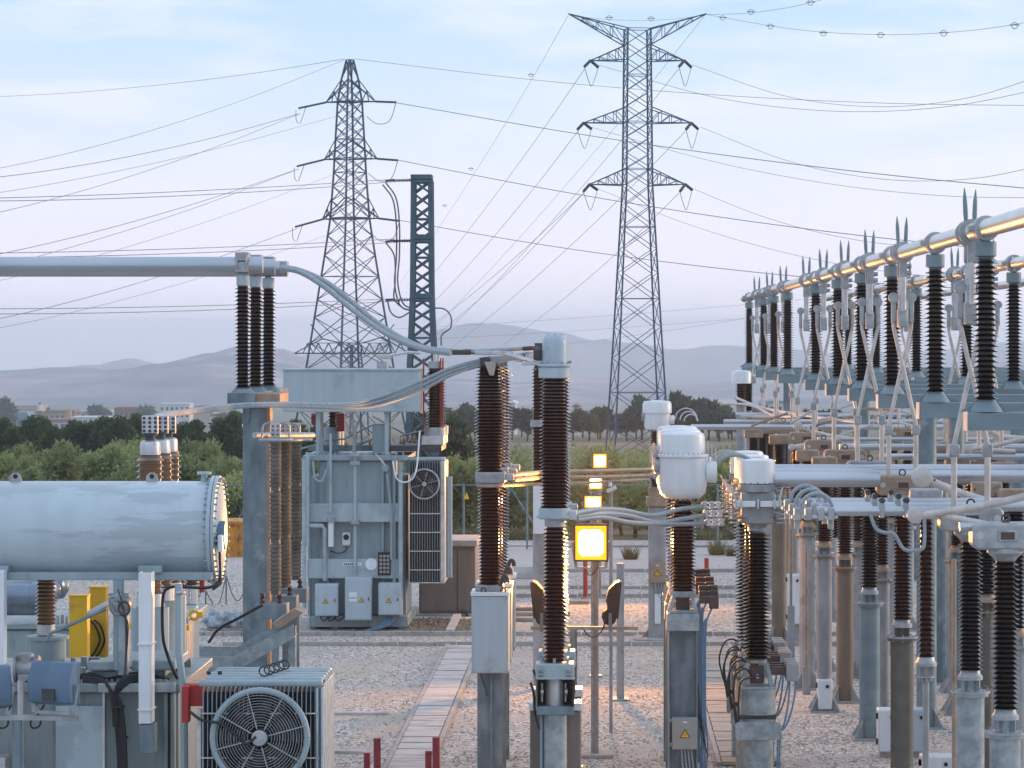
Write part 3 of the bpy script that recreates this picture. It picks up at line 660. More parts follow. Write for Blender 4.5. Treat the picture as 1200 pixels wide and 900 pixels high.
for x, h_ in ((463, 12), (468, 16), (473, 14), (479, 18), (486, 15), (399, 10), (425, 14), (430, 9)):
    insul(T, f.x(x), 1.6+(x % 3)*.3, f.z(532), f.z(532-h_), .03, .055, 5, 'cast_tan_lit', seg=12); MB().cyl(f.pt(x, 532-h_, 1.6+(x % 3)*.3), f.pt(x, 526-h_, 1.6+(x % 3)*.3), .014, n=8).build('terminal_stud', 'alu_cast', T)
for a_, b_ in (((399, 516), (431, 500)), ((463, 514), (500, 505)), ((360, 520), (399, 517)), ((430, 490), (470, 512)), ((340, 530), (372, 522)), ((400, 532), (448, 508))): MB().cyl(f.pt(*a_, 1.8), f.pt(*b_, 1.6), .02, n=8).build('strut', 'galv', T)
# bushings through the lid
for x, y0, d_ in ((381, 483, 1.9), (381.8, 484, 2.6)):
    insul(T, f.x(x), d_, f.z(503), f.z(466), .07, .13, 10, 'porcelain')
    MB().cyl(f.pt(x, 534, d_), f.pt(x, 503, d_), .2, n=18).build('bushing_turret', 'paint', T)
MB().cyl(f.pt(358, 493, 1.5), f.pt(369, 493, 1.5), .14).build('red_relay', 'maroon', T); bx(T, 'red_junction', 'maroon', f, 388, 486, 397, 508, 1.5, 1.8, .03)
for d_ in (.9, 2.3):
    insul(T, f.x(507), d_, f.z(502), f.z(431), .13, .21, 20, 'porcelain')
    MB().cyl(f.pt(507, 432, d_), f.pt(507, 424, d_), .15).build('bushing_cap', 'alu_cast', T); MB().cyl(f.pt(507, 424, d_), f.pt(507, 414, d_), .04).build('terminal_stud', 'alu_dull', T)
    MB().cyl(f.pt(507, 512, d_), f.pt(507, 502, d_), .24).build('bushing_flange', 'alu_cast', T)
for x in (494, 514, 517): pipe(T, f, [(x, 505, .8), (x, 420, .8)], .018, 'red', 'red_lead')
bx(T, 'turret_box', 'alu_dull', f, 492, 512, 518, 523, .6, 2.6, .02); bx(T, 'turret_saddle', 'dark', f, 456, 523, 516, 530, .5, 2.6)
MB().cyl(f.pt(478, 539, .3), f.pt(521, 539, .3), .06).build('radiator_header', 'paint_light', T)
# right-hand radiator with its round fan
rad = bx(T, 'radiator', 'black', f, 480, 542, 516, 684, .12, 1.6, .01)
for k in range(13):
    x = 480+k*2.95; bx(T, 'radiator_fin', 'paint', f, x-.22, 541, x+.22, 684, .05, .14, 0)
for y in (602, 624, 646, 668, 683): bx(T, 'radiator_rail', 'alu_dull', f, 480, y-.6, 517, y+.6, .02, .06, 0)
bx(T, 'radiator_side', 'arm_white', f, 516, 541, 521, 684, .05, 1.6)
for x in (523, 526): pipe(T, f, [(x, 560, .8), (x, 680, .8)], .04)
def fan(root, c, Rf, blade_m='dark', ring_m='paint', rings=7, nsp=6, front=-.02):
    c = Vector(c); fr = MB().torus(c, Rf, Rf*.07, (0, 1, 0), 36, 8).build('fan_ring', ring_m, root)
    MB().lathe([(Rf*.97, 0), (Rf*.97, .14)], c+Vector((0, 0, 0)), (0, 1, 0), 36, cap=False).build('fan_shroud', ring_m, fr)
    MB().cyl(c+Vector((0, .15, 0)), c+Vector((0, .16, 0)), Rf*.95, n=36).build('fan_backing', 'black', fr)
    mb = MB()
    for i in range(1, rings+1): mb.torus(c+Vector((0, front, 0)), Rf*.2+Rf*.76*i/(rings+1), max(.003, Rf*.0055), (0, 1, 0), 40, 4)
    mb.build('guard_wires', 'post_grey', fr)
    for i in range(nsp):
        a = PI*2*i/nsp+.26; MB().bar(c+Vector((math.cos(a)*Rf*.2, front-.01, math.sin(a)*Rf*.2)), c+Vector((math.cos(a)*Rf, front-.01, math.sin(a)*Rf)), .009).build('guard_spoke', 'alu_cast', fr, smooth=False)
    for i in range(6):
        a = PI*2*i/6+.5; mb = MB(); n = len(mb.v)
        for r_, da in ((.2, .1), (.9, .35)):
            for s_ in (-1, 1): mb.v.append(tuple(c+Vector((math.cos(a+da*s_)*Rf*r_, .07+.05*s_, math.sin(a+da*s_)*Rf*r_))))
        mb.f.append((0, 1, 3, 2)); b_ = mb.build('fan_blade', blade_m, fr)
        so = b_.modifiers.new('t', 'SOLIDIFY'); so.thickness = .012
    MB().cyl(c+Vector((0, front-.04, 0)), c+Vector((0, .1, 0)), Rf*.17, n=24).build('fan_hub', 'alu_cast', fr, bevel=.01)
    return fr
fan(T, f.pt(497.5, 567, -.12), .335, 'dark', 'alu_cast', 4, 6)
# ------------------------------------------------------------------ kiosk, skip, tarpaulin, chain posts
f = F(524, 49); K = thing('kiosk', 'grey-brown metal kiosk standing behind the white breaker box', 'kiosk', f.loc)
bx(K, 'plinth', 'concrete', f, 480, 719, 560, 724, -.15, 2.1); bx(K, 'cabinet_body', 'kiosk', f, 491, 640, 557, 719, 0, 2.0)
for x0, x1 in ((493, 535), (536.5, 556)): bx(K, 'door', 'kiosk', f, x0, 644, x1, 716, -.03, 0, .01)
bx(K, 'roof', 'kiosk_cap', f, 489, 633, 559, 640, -.1, 2.1); hose(K, 'cable_duct', 'dark', [f.pt(541, 716, -.1), f.pt(548, 718, -.2), f.pt(549, 728, -.2)], .04)
f = F(270, 38.6); K = thing('skip', 'rusty orange waste skip half hidden behind the square grey post', 'skip', f.loc)
MB().prism([(f.x(226), f.z(638)), (f.x(236), f.z(653)), (f.x(290), f.z(653)), (f.x(296), f.z(612)), (f.x(226), f.z(612))], 0, 1.8).build('skip_body', 'orange', K)
bx(K, 'rim', 'orange', f, 224, 611, 298, 615, -.06, 1.86)
for x in (245, 262, 278): bx(K, 'rib', 'orange', f, x-1.2, 615, x+1.2, 651, -.05, 0)
f = F(262, 51.5); K = thing('tarpaulin_bundle', 'grey-blue bundle wrapped in sheeting lying on the gravel by the chain posts', 'bundle', f.loc)
import mathutils
def blob(root, name, m, c, r, seed, amp=.25, n=3):
    import bmesh
    bm = bmesh.new(); bmesh.ops.create_icosphere(bm, subdivisions=n, radius=1)
    for v in bm.verts:
        k = 1+amp*mathutils.noise.fractal(v.co*1.6+Vector((seed, seed, seed)), 1, 2, 4); v.co = Vector((v.co.x*r[0]*k, v.co.y*r[1]*k, max(-r[2]*.8, v.co.z*r[2]*k)))+Vector(c)
    me = bpy.data.meshes.new(name); bm.to_mesh(me); bm.free(); me.materials.append(M[m])
    for p in me.polygons: p.use_smooth = True
    return link(name, me, root)
blob(K, 'bundle_roll', 'tarp', f.pt(257, 736-8, 0), (.32, .3, .24), 3, .5); blob(K, 'bundle_roll', 'tarp', f.pt(274, 736-8, 0), (.25, .3, .25), 8, .5)
bx(K, 'pallet', 'slab_dark', f, 246, 735, 286, 738, -.3, .3)
f = F(252, 47); K = thing('chain_barrier', 'low barrier of thin grey posts joined by a sagging chain on the gravel', 'barrier', f.loc)
xs = [(196, 655), (222, 655), (241, 690), (265, 672), (293, 676)]
for x, y in xs: pipe(K, f, [(x, 708, 0), (x, y, 0)], .02, 'galv_post', 'post')
for (x0, y0), (x1, y1) in zip(xs, xs[1:]): hose(K, 'chain', 'dark', [f.pt(x0, y0+2), f.pt(x0*.75+x1*.25, (y0+y1)/2+22), f.pt((x0+x1)/2, (y0+y1)/2+30), f.pt(x0*.25+x1*.75, (y0+y1)/2+20), f.pt(x1, y1+2)], .012)

# ------------------------------------------------------------------ foreground transformer, lower left
f = F(110, 128); T = thing('transformer', 'nearest grey transformer with a big horizontal oil drum and a fan cooled radiator', 'transformer', f.loc)
g = F(110, 118)
L_ = F(110, 128)
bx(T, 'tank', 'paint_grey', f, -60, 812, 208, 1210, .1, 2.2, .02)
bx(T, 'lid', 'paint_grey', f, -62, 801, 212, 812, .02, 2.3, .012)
mb = MB()
for x in range(60, 212, 7): mb.cyl(f.pt(x, 801, .07), f.pt(x, 797, .07), .014, n=6)
mb.build('lid_bolts', 'galv', T)
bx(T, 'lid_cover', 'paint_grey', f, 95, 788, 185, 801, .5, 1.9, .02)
bx(T, 'inspection_panel', 'paint_light', f, 64, 828, 121, 940, .04, .1, .01)
bx(T, 'panel_strip', 'alu_dull', f, 119.5, 812, 122, 940, .03, .09, 0)
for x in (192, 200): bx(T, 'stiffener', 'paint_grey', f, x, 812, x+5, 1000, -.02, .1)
bx(T, 'clamp_block', 'galv', f, 116, 800, 206, 811, -.06, .05, .01)
# oil drum
y0, y1 = 567, 684; cz = f.z((y0+y1)/2); rr = (y1-y0)/2/128; dc = rr+.1
dr = MB().cyl((f.x(-140), dc, cz), (f.x(240), dc, cz), rr, n=64).build('oil_drum', 'drum_paint', T)
e_ = MB().cyl((f.x(240), dc, cz), (f.x(244.5), dc, cz), rr+.05, n=64).cyl((f.x(245.3), dc, cz), (f.x(249), dc, cz), rr+.05, n=64)
e_.lathe([(rr*.95, 0), (rr*.6, .035), (.05, .05)], (f.x(249), dc, cz), (1, 0, 0), 48); e_.build('end_flange', 'paint_light', T)
mb = MB(); bolts_ring(mb, (f.x(244.5), dc, cz), rr+.025, 44, .011, .13, (1, 0, 0)); mb.build('flange_bolts', 'galv', T)
MB().cyl((f.x(250), dc-.25, cz-.03), (f.x(260), dc-.25, cz-.03), .13, n=28).build('level_gauge', 'flood_blue', T, bevel=.01)
bx(T, 'gauge_bracket', 'white', f, 253, 628, 259, 648, .1, .2); pipe(T, f, [(255, 648, .15), (256, 686, .15), (248, 692, .1)], .012, 'black', 'gauge_cable')
for x in (5, 168):
    o_ = MB().prism([(f.x(x-7), f.z(567)), (f.x(x-7), f.z(561)), (f.x(x-3), f.z(557)), (f.x(x+3), f.z(557)), (f.x(x+6), f.z(561)), (f.x(x+7), f.z(567))], dc-.03, dc+.0).build('lifting_eye', 'alu_cast', T)
    MB().cyl((f.x(x), dc-.036, f.z(561.3)), (f.x(x), dc-.03, f.z(561.3)), .021, n=16).build('eye_hole', 'black', o_)
MB().cyl((f.x(230), dc, f.z(567)), (f.x(230), dc, f.z(559)), .03).cyl((f.x(230), dc, f.z(559)), (f.x(230), dc, f.z(556)), .068).build('vent_stub', 'paint_light', T)
# drum supports
bx(T, 'drum_beam', 'paint', f, -60, 672, 246, 681, .1, .25, .006); bx(T, 'drum_beam', 'paint', f, -60, 672, 246, 681, .8, .95, .006)
bx(T, 'drum_saddle', 'paint', f, 160, 664, 188, 672, .05, .9, .006); bx(T, 'drum_saddle', 'paint', f, -6, 664, 8, 672, .05, .9, .006)
up = MB().pb(f, 168.5, 668, 182, 843, -.32, -.3).pb(f, 168.5, 668, 170, 843, -.3, -.12).pb(f, 182, 668, 183.5, 843, -.32, -.12); up.build('drum_upright', 'white', T, bevel=.004)
for y in (750, 826): bx(T, 'upright_plate', 'white', f, 167.5, y, 185, y+1.6, -.34, -.1, 0)
bx(T, 'upright_foot', 'galv_post', f, 169, 844, 186, 878, -.3, -.08, .006)
bx(T, 'drum_upright', 'white', f, -2, 668, 7, 778, -.1, .05, .006)
pipe(T, f, [(137, 681, .1), (137, 786, .1)], .05, 'paint', 'oil_pipe'); 
for y, r_ in ((697, .095), (702, .095), (709, .085)): MB().cyl(f.pt(137, y, .1), f.pt(137, y+3, .1), r_, n=20).build('pipe_flange', 'galv', T)
MB().lathe([(.05, 0), (.085, .05), (.09, .12), (.05, .2)], f.pt(137, 722, .1), (0, 0, 1), 20).build('valve_bonnet', 'alu_cast', T); MB().torus(f.pt(147, 712, -.08), .06, .011, (.5, 1, 0), 20, 6).build('hand_wheel', 'dark', T); v = MB().cyl(f.pt(140, 710, .02), f.pt(140, 710, .18), .088, n=24); bolts_ring(v, f.pt(140, 710, .01), .07, 8, .01, .05, (0, 1, 0)); v.build('valve', 'alu_cast', T)
MB().bar(f.pt(102, 720, 0), f.pt(128, 706, 0), .05).build('valve_lever', 'alu_dull', T, bevel=.01)
bx(T, 'pipe_bracket', 'galv', f, 138, 722, 149, 792, .02, .14, .006); pipe(T, f, [(125, 713, -.05), (60, 742, -.05), (56, 750, -.05)], .016, 'galv_post', 'operating_rod')
pipe(T, f, [(213, 682, -.2), (214, 760, -.25), (220, 810, -.25), (222, 1100, -.25)], .034, 'paint', 'conduit_pipe')
bx(T, 'pipe_clip', 'alu_dull', f, 210, 690, 220, 694, -.26, -.14)
bx(T, 'cable_gutter', 'galv', f, 100, 777, 132, 787, .1, .3, .01); bx(T, 'cable_gutter', 'galv', f, 95, 789, 165, 797, .2, .4, .01)
bx(T, 'lid_box', 'paint', f, 148, 778, 200, 790, .3, 1.2, .015)
hose(T, 'black_cable', 'black', [f.pt(209, 800, .1), f.pt(204, 790, .05), f.pt(196, 770, .05), f.pt(191, 745, .0), f.pt(191, 700, 0), f.pt(198, 689, 0), f.pt(215, 687, -.1), f.pt(245, 688, -.05), f.pt(256, 682, 0), f.pt(258, 675, 0)], .015)
for k in range(7):
    hose(T, 'black_cable', 'black', [f.pt(168, 791+k*1.2, .0), f.pt(152, 792+k*1.3, -.05), f.pt(140-k*.2, 800+k*2, -.08), f.pt(135+k*1.4, 822, -.1), f.pt(138+k*1.6, 850, -.1), f.pt(141+k*1.5, 900, -.1), f.pt(141+k*1.5, 990, -.1)], .014, 6)
for k in range(3): hose(T, 'black_cable', 'black', [f.pt(96, 795+k*2, .05), f.pt(115, 795+k*2, 0), f.pt(127, 801+k, -.06), f.pt(134+k*2, 822, -.12), f.pt(136+k*2, 850, -.12)], .013, 6)
for y in (826, 862): bx(T, 'cable_tie', 'black', f, 133 if y < 850 else 138, y, 148 if y < 850 else 152, y+2.4, -.14, -.04, .01)
rgk = random.Random(21)
for k in range(16):
    x = rgk.uniform(48, 205); d_ = rgk.uniform(.2, 1.6); h_ = rgk.uniform(.04, .12); w_ = rgk.uniform(.03, .08)
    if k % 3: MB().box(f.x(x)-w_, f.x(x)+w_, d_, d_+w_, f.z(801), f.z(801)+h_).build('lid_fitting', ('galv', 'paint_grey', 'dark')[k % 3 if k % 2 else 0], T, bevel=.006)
    else: MB().cyl((f.x(x), d_, f.z(801)), (f.x(x), d_, f.z(801)+h_*1.4), w_*.7, n=16).build('lid_stub', 'alu_cast', T, bevel=.005)
for k in range(4): hose(T, 'thin_cable', 'black', [f.pt(60+k*9, 800, .2), f.pt(85+k*6, 793-k, .1), f.pt(118+k*3, 796, .1), f.pt(150+k*4, 792-k, .1), f.pt(196, 798, .15)], .009)
for k in range(3): hose(T, 'thin_cable', 'dark', [f.pt(138, 690+k*14, .0), f.pt(146+k*2, 715+k*6, -.04), f.pt(148+k, 750, -.02), f.pt(146, 792, .0)], .006)
hose(T, 'earth_lead', 'black', [f.pt(235, 760, .6), f.pt(250, 742, .4), f.pt(275, 728, .3), f.pt(304, 712, .3)], .014)
# low voltage bushing and fittings on the lid, left
fi = F(110, 122)
insul(T, f.x(33), .9, f.z(742), f.z(676), .075, .105, 14, 'porcelain_tan')
MB().cyl(f.pt(33, 756, .9), f.pt(33, 741, .9), .085, n=24).build('bushing_base', 'alu_dull', T, bevel=.01); MB().cyl(f.pt(35, 760, .9), f.pt(35, 756, .9), .2, n=28).build('bushing_flange', 'paint', T); MB().cyl(f.pt(35, 801, .9), f.pt(35, 760, .9), .17, n=28).build('bushing_turret', 'paint', T)
MB().cyl(f.pt(14, 786, .2), f.pt(40, 786, .2), .085, n=20).cyl(f.pt(26, 800, .2), f.pt(26, 768, .2), .07, n=16).build('tap_gear', 'alu_cast', T, bevel=.006)
for x, y in ((14, 786), (40, 786)): MB().cyl(f.pt(x-1.5, y, .2), f.pt(x+1.5, y, .2), .12, n=20).build('gear_flange', 'alu_cast', T)
pipe(T, f, [(27, 796, -.1), (27, 1000, -.1)], .035, 'alu_dull', 'drive_shaft'); bx(T, 'gear_box', 'alu_cast', f, 18, 792, 32, 800, .1, .3, .01)
bx(T, 'drive_box', 'alu_dull', f, -10, 882, 15, 960, -.35, -.05, .015)
# radiator with fan
q = F(110, 133)
def rb(name, m, x0, y0, x1, y1, d0, d1, bevel=.006, root=None): 
    dd = q.d-f.d; mb = MB().box((x0-110)/133+(110-HX)/133-(110-HX)/128, (x1-110)/133+(110-HX)/133-(110-HX)/128, dd+d0, dd+d1, q.z(y1), q.z(y0)); return mb.build(name, m, root or T, bevel=bevel)
dx = (110-HX)/133-(110-HX)/128; dd = q.d-f.d
rb('radiator_core', 'black', 238, 812, 376, 1000, .1, 1.0, 0)
for k in range(27):
    x = 238+k*5.25; rb('radiator_fin', 'paint', x-.5, 806, x+.5, 1000, .0, .12, .002)
rb('radiator_header', 'paint', 233, 797, 378, 804.5, -.04, .06, .02)
for k in range(5): rb('radiator_top_tube', 'paint', 236, 797, 376, 803, .18+k*.2, .3+k*.2, .03)
for x0, x1 in ((370.5, 373.5), (376, 379)): rb('radiator_corner', 'paint_light', x0, 806, x1, 1000, -.03, .08)
for k in range(6): rb('radiator_side_panel', 'alu_cast', 376, 803, 379.5, 1000, .1+k*.17, .24+k*.17, .01)
for y in (835, 887): rb('radiator_rail', 'alu_dull', 236, y, 374, y+1.4, -.03, .01, 0)
rb('red_flange', 'red', 212, 805, 239, 830, .15, .3); rb('red_flange', 'red', 212, 805, 220, 848, .05, .2); rb('radiator_post', 'alu_dull', 230, 832, 235, 1000, .05, .12)
for x, y in ((243, 792), (256, 792)): 
    MB().cyl((q.x(x)+dx, dd+.1, q.z(y)), (q.x(x)+dx, dd+.1, q.z(y-4)), .02, n=8).build('header_bolt', 'black', T)
mb = MB(); 
for k in range(5): mb.torus((q.x(306+k*4)+dx, dd+.25+.14*k, q.z(793)+.02), .045, .008, (0, 1, .3), 16, 5)
mb.build('coil_spring', 'dark', T)
fan(T, (q.x(306.5)+dx, dd-.13, q.z(862)), 55/133, 'black', 'paint', 12, 8, -.03)
hose(T, 'fan_cable', 'black', [(q.x(225)+dx, dd-.1, q.z(833)), (q.x(240)+dx, dd-.18, q.z(841)), (q.x(262)+dx, dd-.2, q.z(845)), (q.x(282)+dx, dd-.2, q.z(860)), (q.x(292)+dx, dd-.2, q.z(868)), (q.x(303)+dx, dd-.2, q.z(860))], .013)
# HV bushings behind the drum (one per phase)
for i, (x, s_, y0) in enumerate(((176, 110, 516), (188, 107.4, 514), (197, 105.2, 512))):
    b = F(x, s_); nm = ('nearest and leftmost', 'middle', 'rearmost')[i]
    t = thing('bushing', nm+' of the three tan ribbed bushings rising behind the oil drum', 'bushing', (b.loc[0], b.d, 0), 'tan bushings behind the oil drum')
    MB().cyl((0, 0, 2.6), (0, 0, 3.75), .2, n=28).cyl((0, 0, 0), (0, 0, 2.6), .23, n=28).build('turret', 'paint', t); MB().cyl((0, 0, 3.75), (0, 0, 3.9), .15).build('bushing_base', 'alu_dull', t, bevel=.01)
    insul(t, 0, 0, 3.9, b.z(y0+18), .115, .15, 24, 'porcelain_tan')
    MB().lathe([(.095, 0), (.108, .01), (.108, .13), (.1, .15), (.07, .165)], (0, 0, b.z(y0+18)), n=28).build('cap', 'alu_dull', t)
    MB().lathe([(.05, 0), (.05, .05), (.08, .055), (.08, .075), (.03, .08)], (0, 0, b.z(y0)), n=20).build('terminal_stud', 'dark', t)
    pl = MB().box(-.085, .085, -.03, .03, b.z(508), b.z(487)).build('terminal_plate', 'alu_dull', t, bevel=.006)
    mb = MB()
    for u in range(3):
        for v_ in range(4): mb.cyl((-.06+u*.06, -.045, b.z(506)+.045*v_+.01), (-.06+u*.06, -.03, b.z(506)+.045*v_+.01), .017, n=6)
    mb.build('clamp_bolts', 'dark', pl)
# ribbed arrester columns beside the square post
for i, (x, s_) in enumerate(((323, 80), (335, 77.6), (347, 75.3))):
    b = F(x, s_); nm = ('nearest', 'middle', 'farthest')[i]
    t = thing('surge_arrester', nm+' of the three thin grey ribbed arrester columns right of the square post', 'arrester', b.loc, 'grey arresters right of the square post')
    zt = b.z(513)
    for k in range(3):
        za = 2.88+(zt-2.88)*k/3; zb = 2.88+(zt-2.88)*(k+1)/3
        insul(t, 0, 0, za+.04, zb-.03, .076, .094, 11, 'arrester_grey', seg=18); MB().cyl((0, 0, za-.02), (0, 0, za+.04), .07, n=18).build('joint', 'post_olive', t)
    pl = MB().box(-.07, .07, -.03, .03, zt, zt+.22).build('terminal_plate', 'alu_dull', t, bevel=.006); mb = MB()
    for u in range(2):
        for v_ in range(3): mb.cyl((-.035+u*.07, -.045, zt+.05+v_*.06), (-.035+u*.07, -.03, zt+.05+v_*.06), .015, n=6)
    mb.build('clamp_bolts', 'dark', pl)
    MB().tube(smoothpts([(.22, 0, zt-.02), (.2, 0, zt+.02), (.16, 0, zt+.2), (-.16, 0, zt+.2), (-.2, 0, zt+.02), (-.22, 0, zt-.02)], 5), .015, 8).build('corona_bracket', 'alu_cast', t)
    MB().torus((0, 0, zt-.03), .24, .02, (0, 0, 1), 32, 8).build('grading_ring', 'alu_cast', t)
    MB().box(-.28, .18, -.2, .2, 2.52, 2.74).build('base_box', 'galv_post', t, bevel=.006)
    for xx in (-.2, .06): insul(t, xx, 0, 2.74, 2.88, .03, .05, 2, 'porcelain', seg=14)
    MB().box(-.05, .05, -.05, .05, 0, 2.52).build('support_post', 'galv_post', t)
# galvanised cable tray bridging to the arresters
f = F(275, 90); t = thing('cable_tray', 'galvanised channel tray rising to the right in front of the square post foot', 'cable tray', f.loc)
for d_, y_ in ((0, 0), (.55, -7)):
    P_ = [(205, 782+y_), (273, 782+y_), (344, 741+y_), (344, 759+y_), (276, 787+y_+0), (205, 787)]
    MB().prism([(f.x(a), f.z(b)) for a, b in ((206, 769+y_), (272, 770+y_), (344, 731+y_), (344, 748+y_), (275, 787+y_), (206, 787+y_))], d_, d_+.03).build('side_rail', 'galv', t)
MB().prism([(f.x(a), f.z(b)) for a, b in ((206, 785), (275, 785), (344, 746), (344, 748), (275, 787), (206, 787))], .03, .55).build('tray_floor', 'galv', t)
for x, y in ((241, 779), (298, 762)): MB().cyl(f.pt(x, y, -.02), f.pt(x, y, 0), .035, n=16).build('fixing', 'alu_cast', t)
MB().prism([(f.x(a), f.z(b)) for a, b in ((318, 731), (346, 713), (356, 718), (328, 736))], -.05, .5).build('tray_head', 'cast_tan_lit', t)  # tan colour stands in for orange sunlight on the galvanised head
bx(t, 'tray_leg', 'galv', f, 335, 735, 345, 992, .2, .3); bx(t, 'tray_leg', 'galv', f, 208, 780, 216, 992, .2, .3)
for i, (x, y, s_) in enumerate(()): pass
# floodlights on T-bars
def floodlight(px, py, s, wpx, hpx, label, rz, m='flood_blue', tilt=0, group='floodlights', base=None, lit=False, yaw_parts=None):
    c = at(px, py, s); t = thing('floodlight', label, 'floodlight', c, group, rz)
    w_, h_ = wpx/s, hpx/s
    P_ = [(0, -h_*.5), (.11*w_, -h_*.5), (.34*w_, -h_*.42), (.38*w_, h_*.1), (.2*w_, h_*.5), (0, h_*.5)]
    mb = MB(); n = 0
    for x in (-w_/2, w_/2): mb.v += [(x, a, b) for a, b in P_]
    k = len(P_); mb.f += [tuple(range(k)), tuple(k+i for i in reversed(range(k)))]+[(i, k+i, k+(i+1) % k, (i+1) % k) for i in range(k)]
    mb.build('housing', m, t, bevel=.012)
    MB().box(-w_*.5, w_*.5, -.03, .0, -h_*.5, h_*.5).build('front_frame', 'dark' if lit else m, t, bevel=.006)
    if lit:
        MB().box(-w_*.45, w_*.45, -.036, -.03, -h_*.45, h_*.45).build('reflector', 'lamp_reflector', t); a, b, c = w_*.36, h_*.34, min(w_, h_)*.1
        MB().prism([(-a, -b+c), (-a+c, -b), (a-c, -b), (a, -b+c), (a, b-c), (a-c, b), (-a+c, b), (-a, b-c)], -.045, -.036).build('lens', 'lamp_glow', t, smooth=False)
    else: MB().box(-w_*.46, w_*.46, -.036, -.03, -h_*.46, h_*.46).build('lens', 'glass', t)
    MB().box(-w_*.16, w_*.14, w_*.345, w_*.40, -h_*.38, -h_*.1).build('rating_label', 'dark', t)
    for x in (-w_*.54, w_*.54): MB().bar((x, w_*.15, 0), (x*.8, w_*.15, -h_*.68), .025, .05).build('bracket', 'galv', t, smooth=False)
    MB().bar((-w_*.44, w_*.15, -h_*.68), (w_*.44, w_*.15, -h_*.68), .03).build('bracket_base', 'galv', t, smooth=False)
    return t
def tmast(px, s, ybar, x0, x1, label, xp=None, w_=.06):
    f = F(px, s); t = thing('lamp_stand', label, 'lamp stand', f.loc)
    bx(t, 'crossbar', 'alu_cast', f, x0, ybar, x1, ybar+s*.045, -.04, .05, .004); MB().cyl((0, 0, 0), (0, 0, f.z(ybar+s*.045)), w_, n=16).build('pole', 'galv_post', t); MB().box(-.14, .14, -.14, .14, 0, .03).build('base_plate', 'galv', t)
    return t
tmast(20.5, 132, 838, -40, 91, 'blue-grey T-shaped stand carrying floodlights in front of the nearest transformer', w_=.045)
floodlight(67, 800, 132, 56, 50, 'blue floodlight seen from behind on the T-bar in front of the nearest transformer', R(160))
floodlight(-14, 805, 132, 50, 50, 'floodlight cut off by the left edge of the picture', R(200))
for x in (2, 40): 
    tag(MB().tube(smoothpts([at(x+12, 826, 132), at(x+4, 838, 132), at(x-4, 846, 132), at(x-2, 853, 132), at(x+6, 851, 132), at(x+7, 842, 132), at(x-3, 840, 132)], 6), .009, 6).build('lamp_cable', 'black'), 'loose black cable loop under the '+('floodlight cut by the left edge' if x < 10 else 'blue floodlight on the T-bar'), 'cable')
# ------------------------------------------------------------------ transformer equipment behind the nearest transformer
f = F(90, 100); t = thing('transformer', 'low grey transformer tank with blue-grey barrels and yellow lifting eyes behind the nearest one', 'transformer', f.loc)
bx(t, 'tank', 'paint', f, -20, 740, 84, 1058, .2, 2.0, .02); bx(t, 'tank', 'paint', f, 149, 736, 205, 1058, .6, 2.2, .02)
bx(t, 'lid', 'paint', f, -22, 734, 86, 739, .15, 2.1, .01); bx(t, 'lid', 'paint', f, 146, 728, 214, 736, .5, 2.3, .01); bx(t, 'small_tank', 'galv_post', f, 199, 740, 212, 1058, .5, .9)
for x, y, d_ in ((205, 740, .45), (218, 727, .7), (137, 738, .45)):
    MB().torus(f.pt(x, y, d_), .05, .02, (0, 1, 0), 20, 8).build('lifting_eye', 'yellow', t); bx(t, 'eye_shank', 'yellow', f, x+4, y-4, x+11, y+3, d_-.02, d_+.02)
for x0, x1, y, s2 in ((-8, 60, 697, 0), (-8, 66, 697, .55), (-8, 71, 697, 1.1), (-8, 60, 712, .2)):
    MB().lathe([(.13, 0), (.13, .45), (.15, .46), (.15, .53), (.14, .6), (.13, .64), (.05, .69)] if y < 700 else [(.11, 0), (.11, .5), (.08, .55)], f.pt(x0, y, s2), (1, 0, 0), 28).build('barrel', 'barrel', t)
mb = MB()
for k in range(12): mb.cyl(f.pt(42+k*3.5, 734, .3+.1*(k % 3)), f.pt(42+k*3.5, 727-(k % 4), .3+.1*(k % 3)), .022, n=8)
mb.build('lid_fittings', 'alu_cast', t)
for d_, x in ((1.0, 164), (1.5, 172), (2.0, 182), (2.3, 194)):
    insul(t, f.x(x), d_, f.z(703), f.z(676), .06, .10, 7, 'porcelain_tan'); MB().cyl(f.pt(x, 728, d_), f.pt(x, 703, d_), .085, n=24).build('bushing_turret', 'alu', t, bevel=.01)
bx(t, 'red_marker', 'red', f, 202, 678, 208, 714, 2.4, 2.5)
for i, (x0, x1, y, s_) in enumerate(((81, 102, 699, 104), (105, 124, 689, 97))):
    f = F((x0+x1)/2, s_); t = thing('yellow_column', ('front and left' if i == 0 else 'rear and right')+' one of the two yellow steel box columns beside the nearest transformer', 'column', f.loc, 'yellow box columns')
    MB().box(f.x(x0), f.x(x1), 0, .04, 0, f.z(y)).box(f.x(x0), f.x(x0)+.02, .04, .2, 0, f.z(y)).box(f.x(x1)-.02, f.x(x1), .04, .2, 0, f.z(y)).build('channel', 'yellow', t); bx(t, 'cap_plate', 'yellow', f, x0-1, y-1.5, x1+1, y, -.01, .22, .004)
    if i: 
        for k in (0, 6): hose(t, 'black_cable', 'black', [f.pt(105+k, 726, -.06), f.pt(112+k, 732, -.06), f.pt(118+k*.9, 748, -.06), f.pt(113+k, 762, -.06), f.pt(107+k, 772, -.06), f.pt(107+k, 790, -.06)], .014)

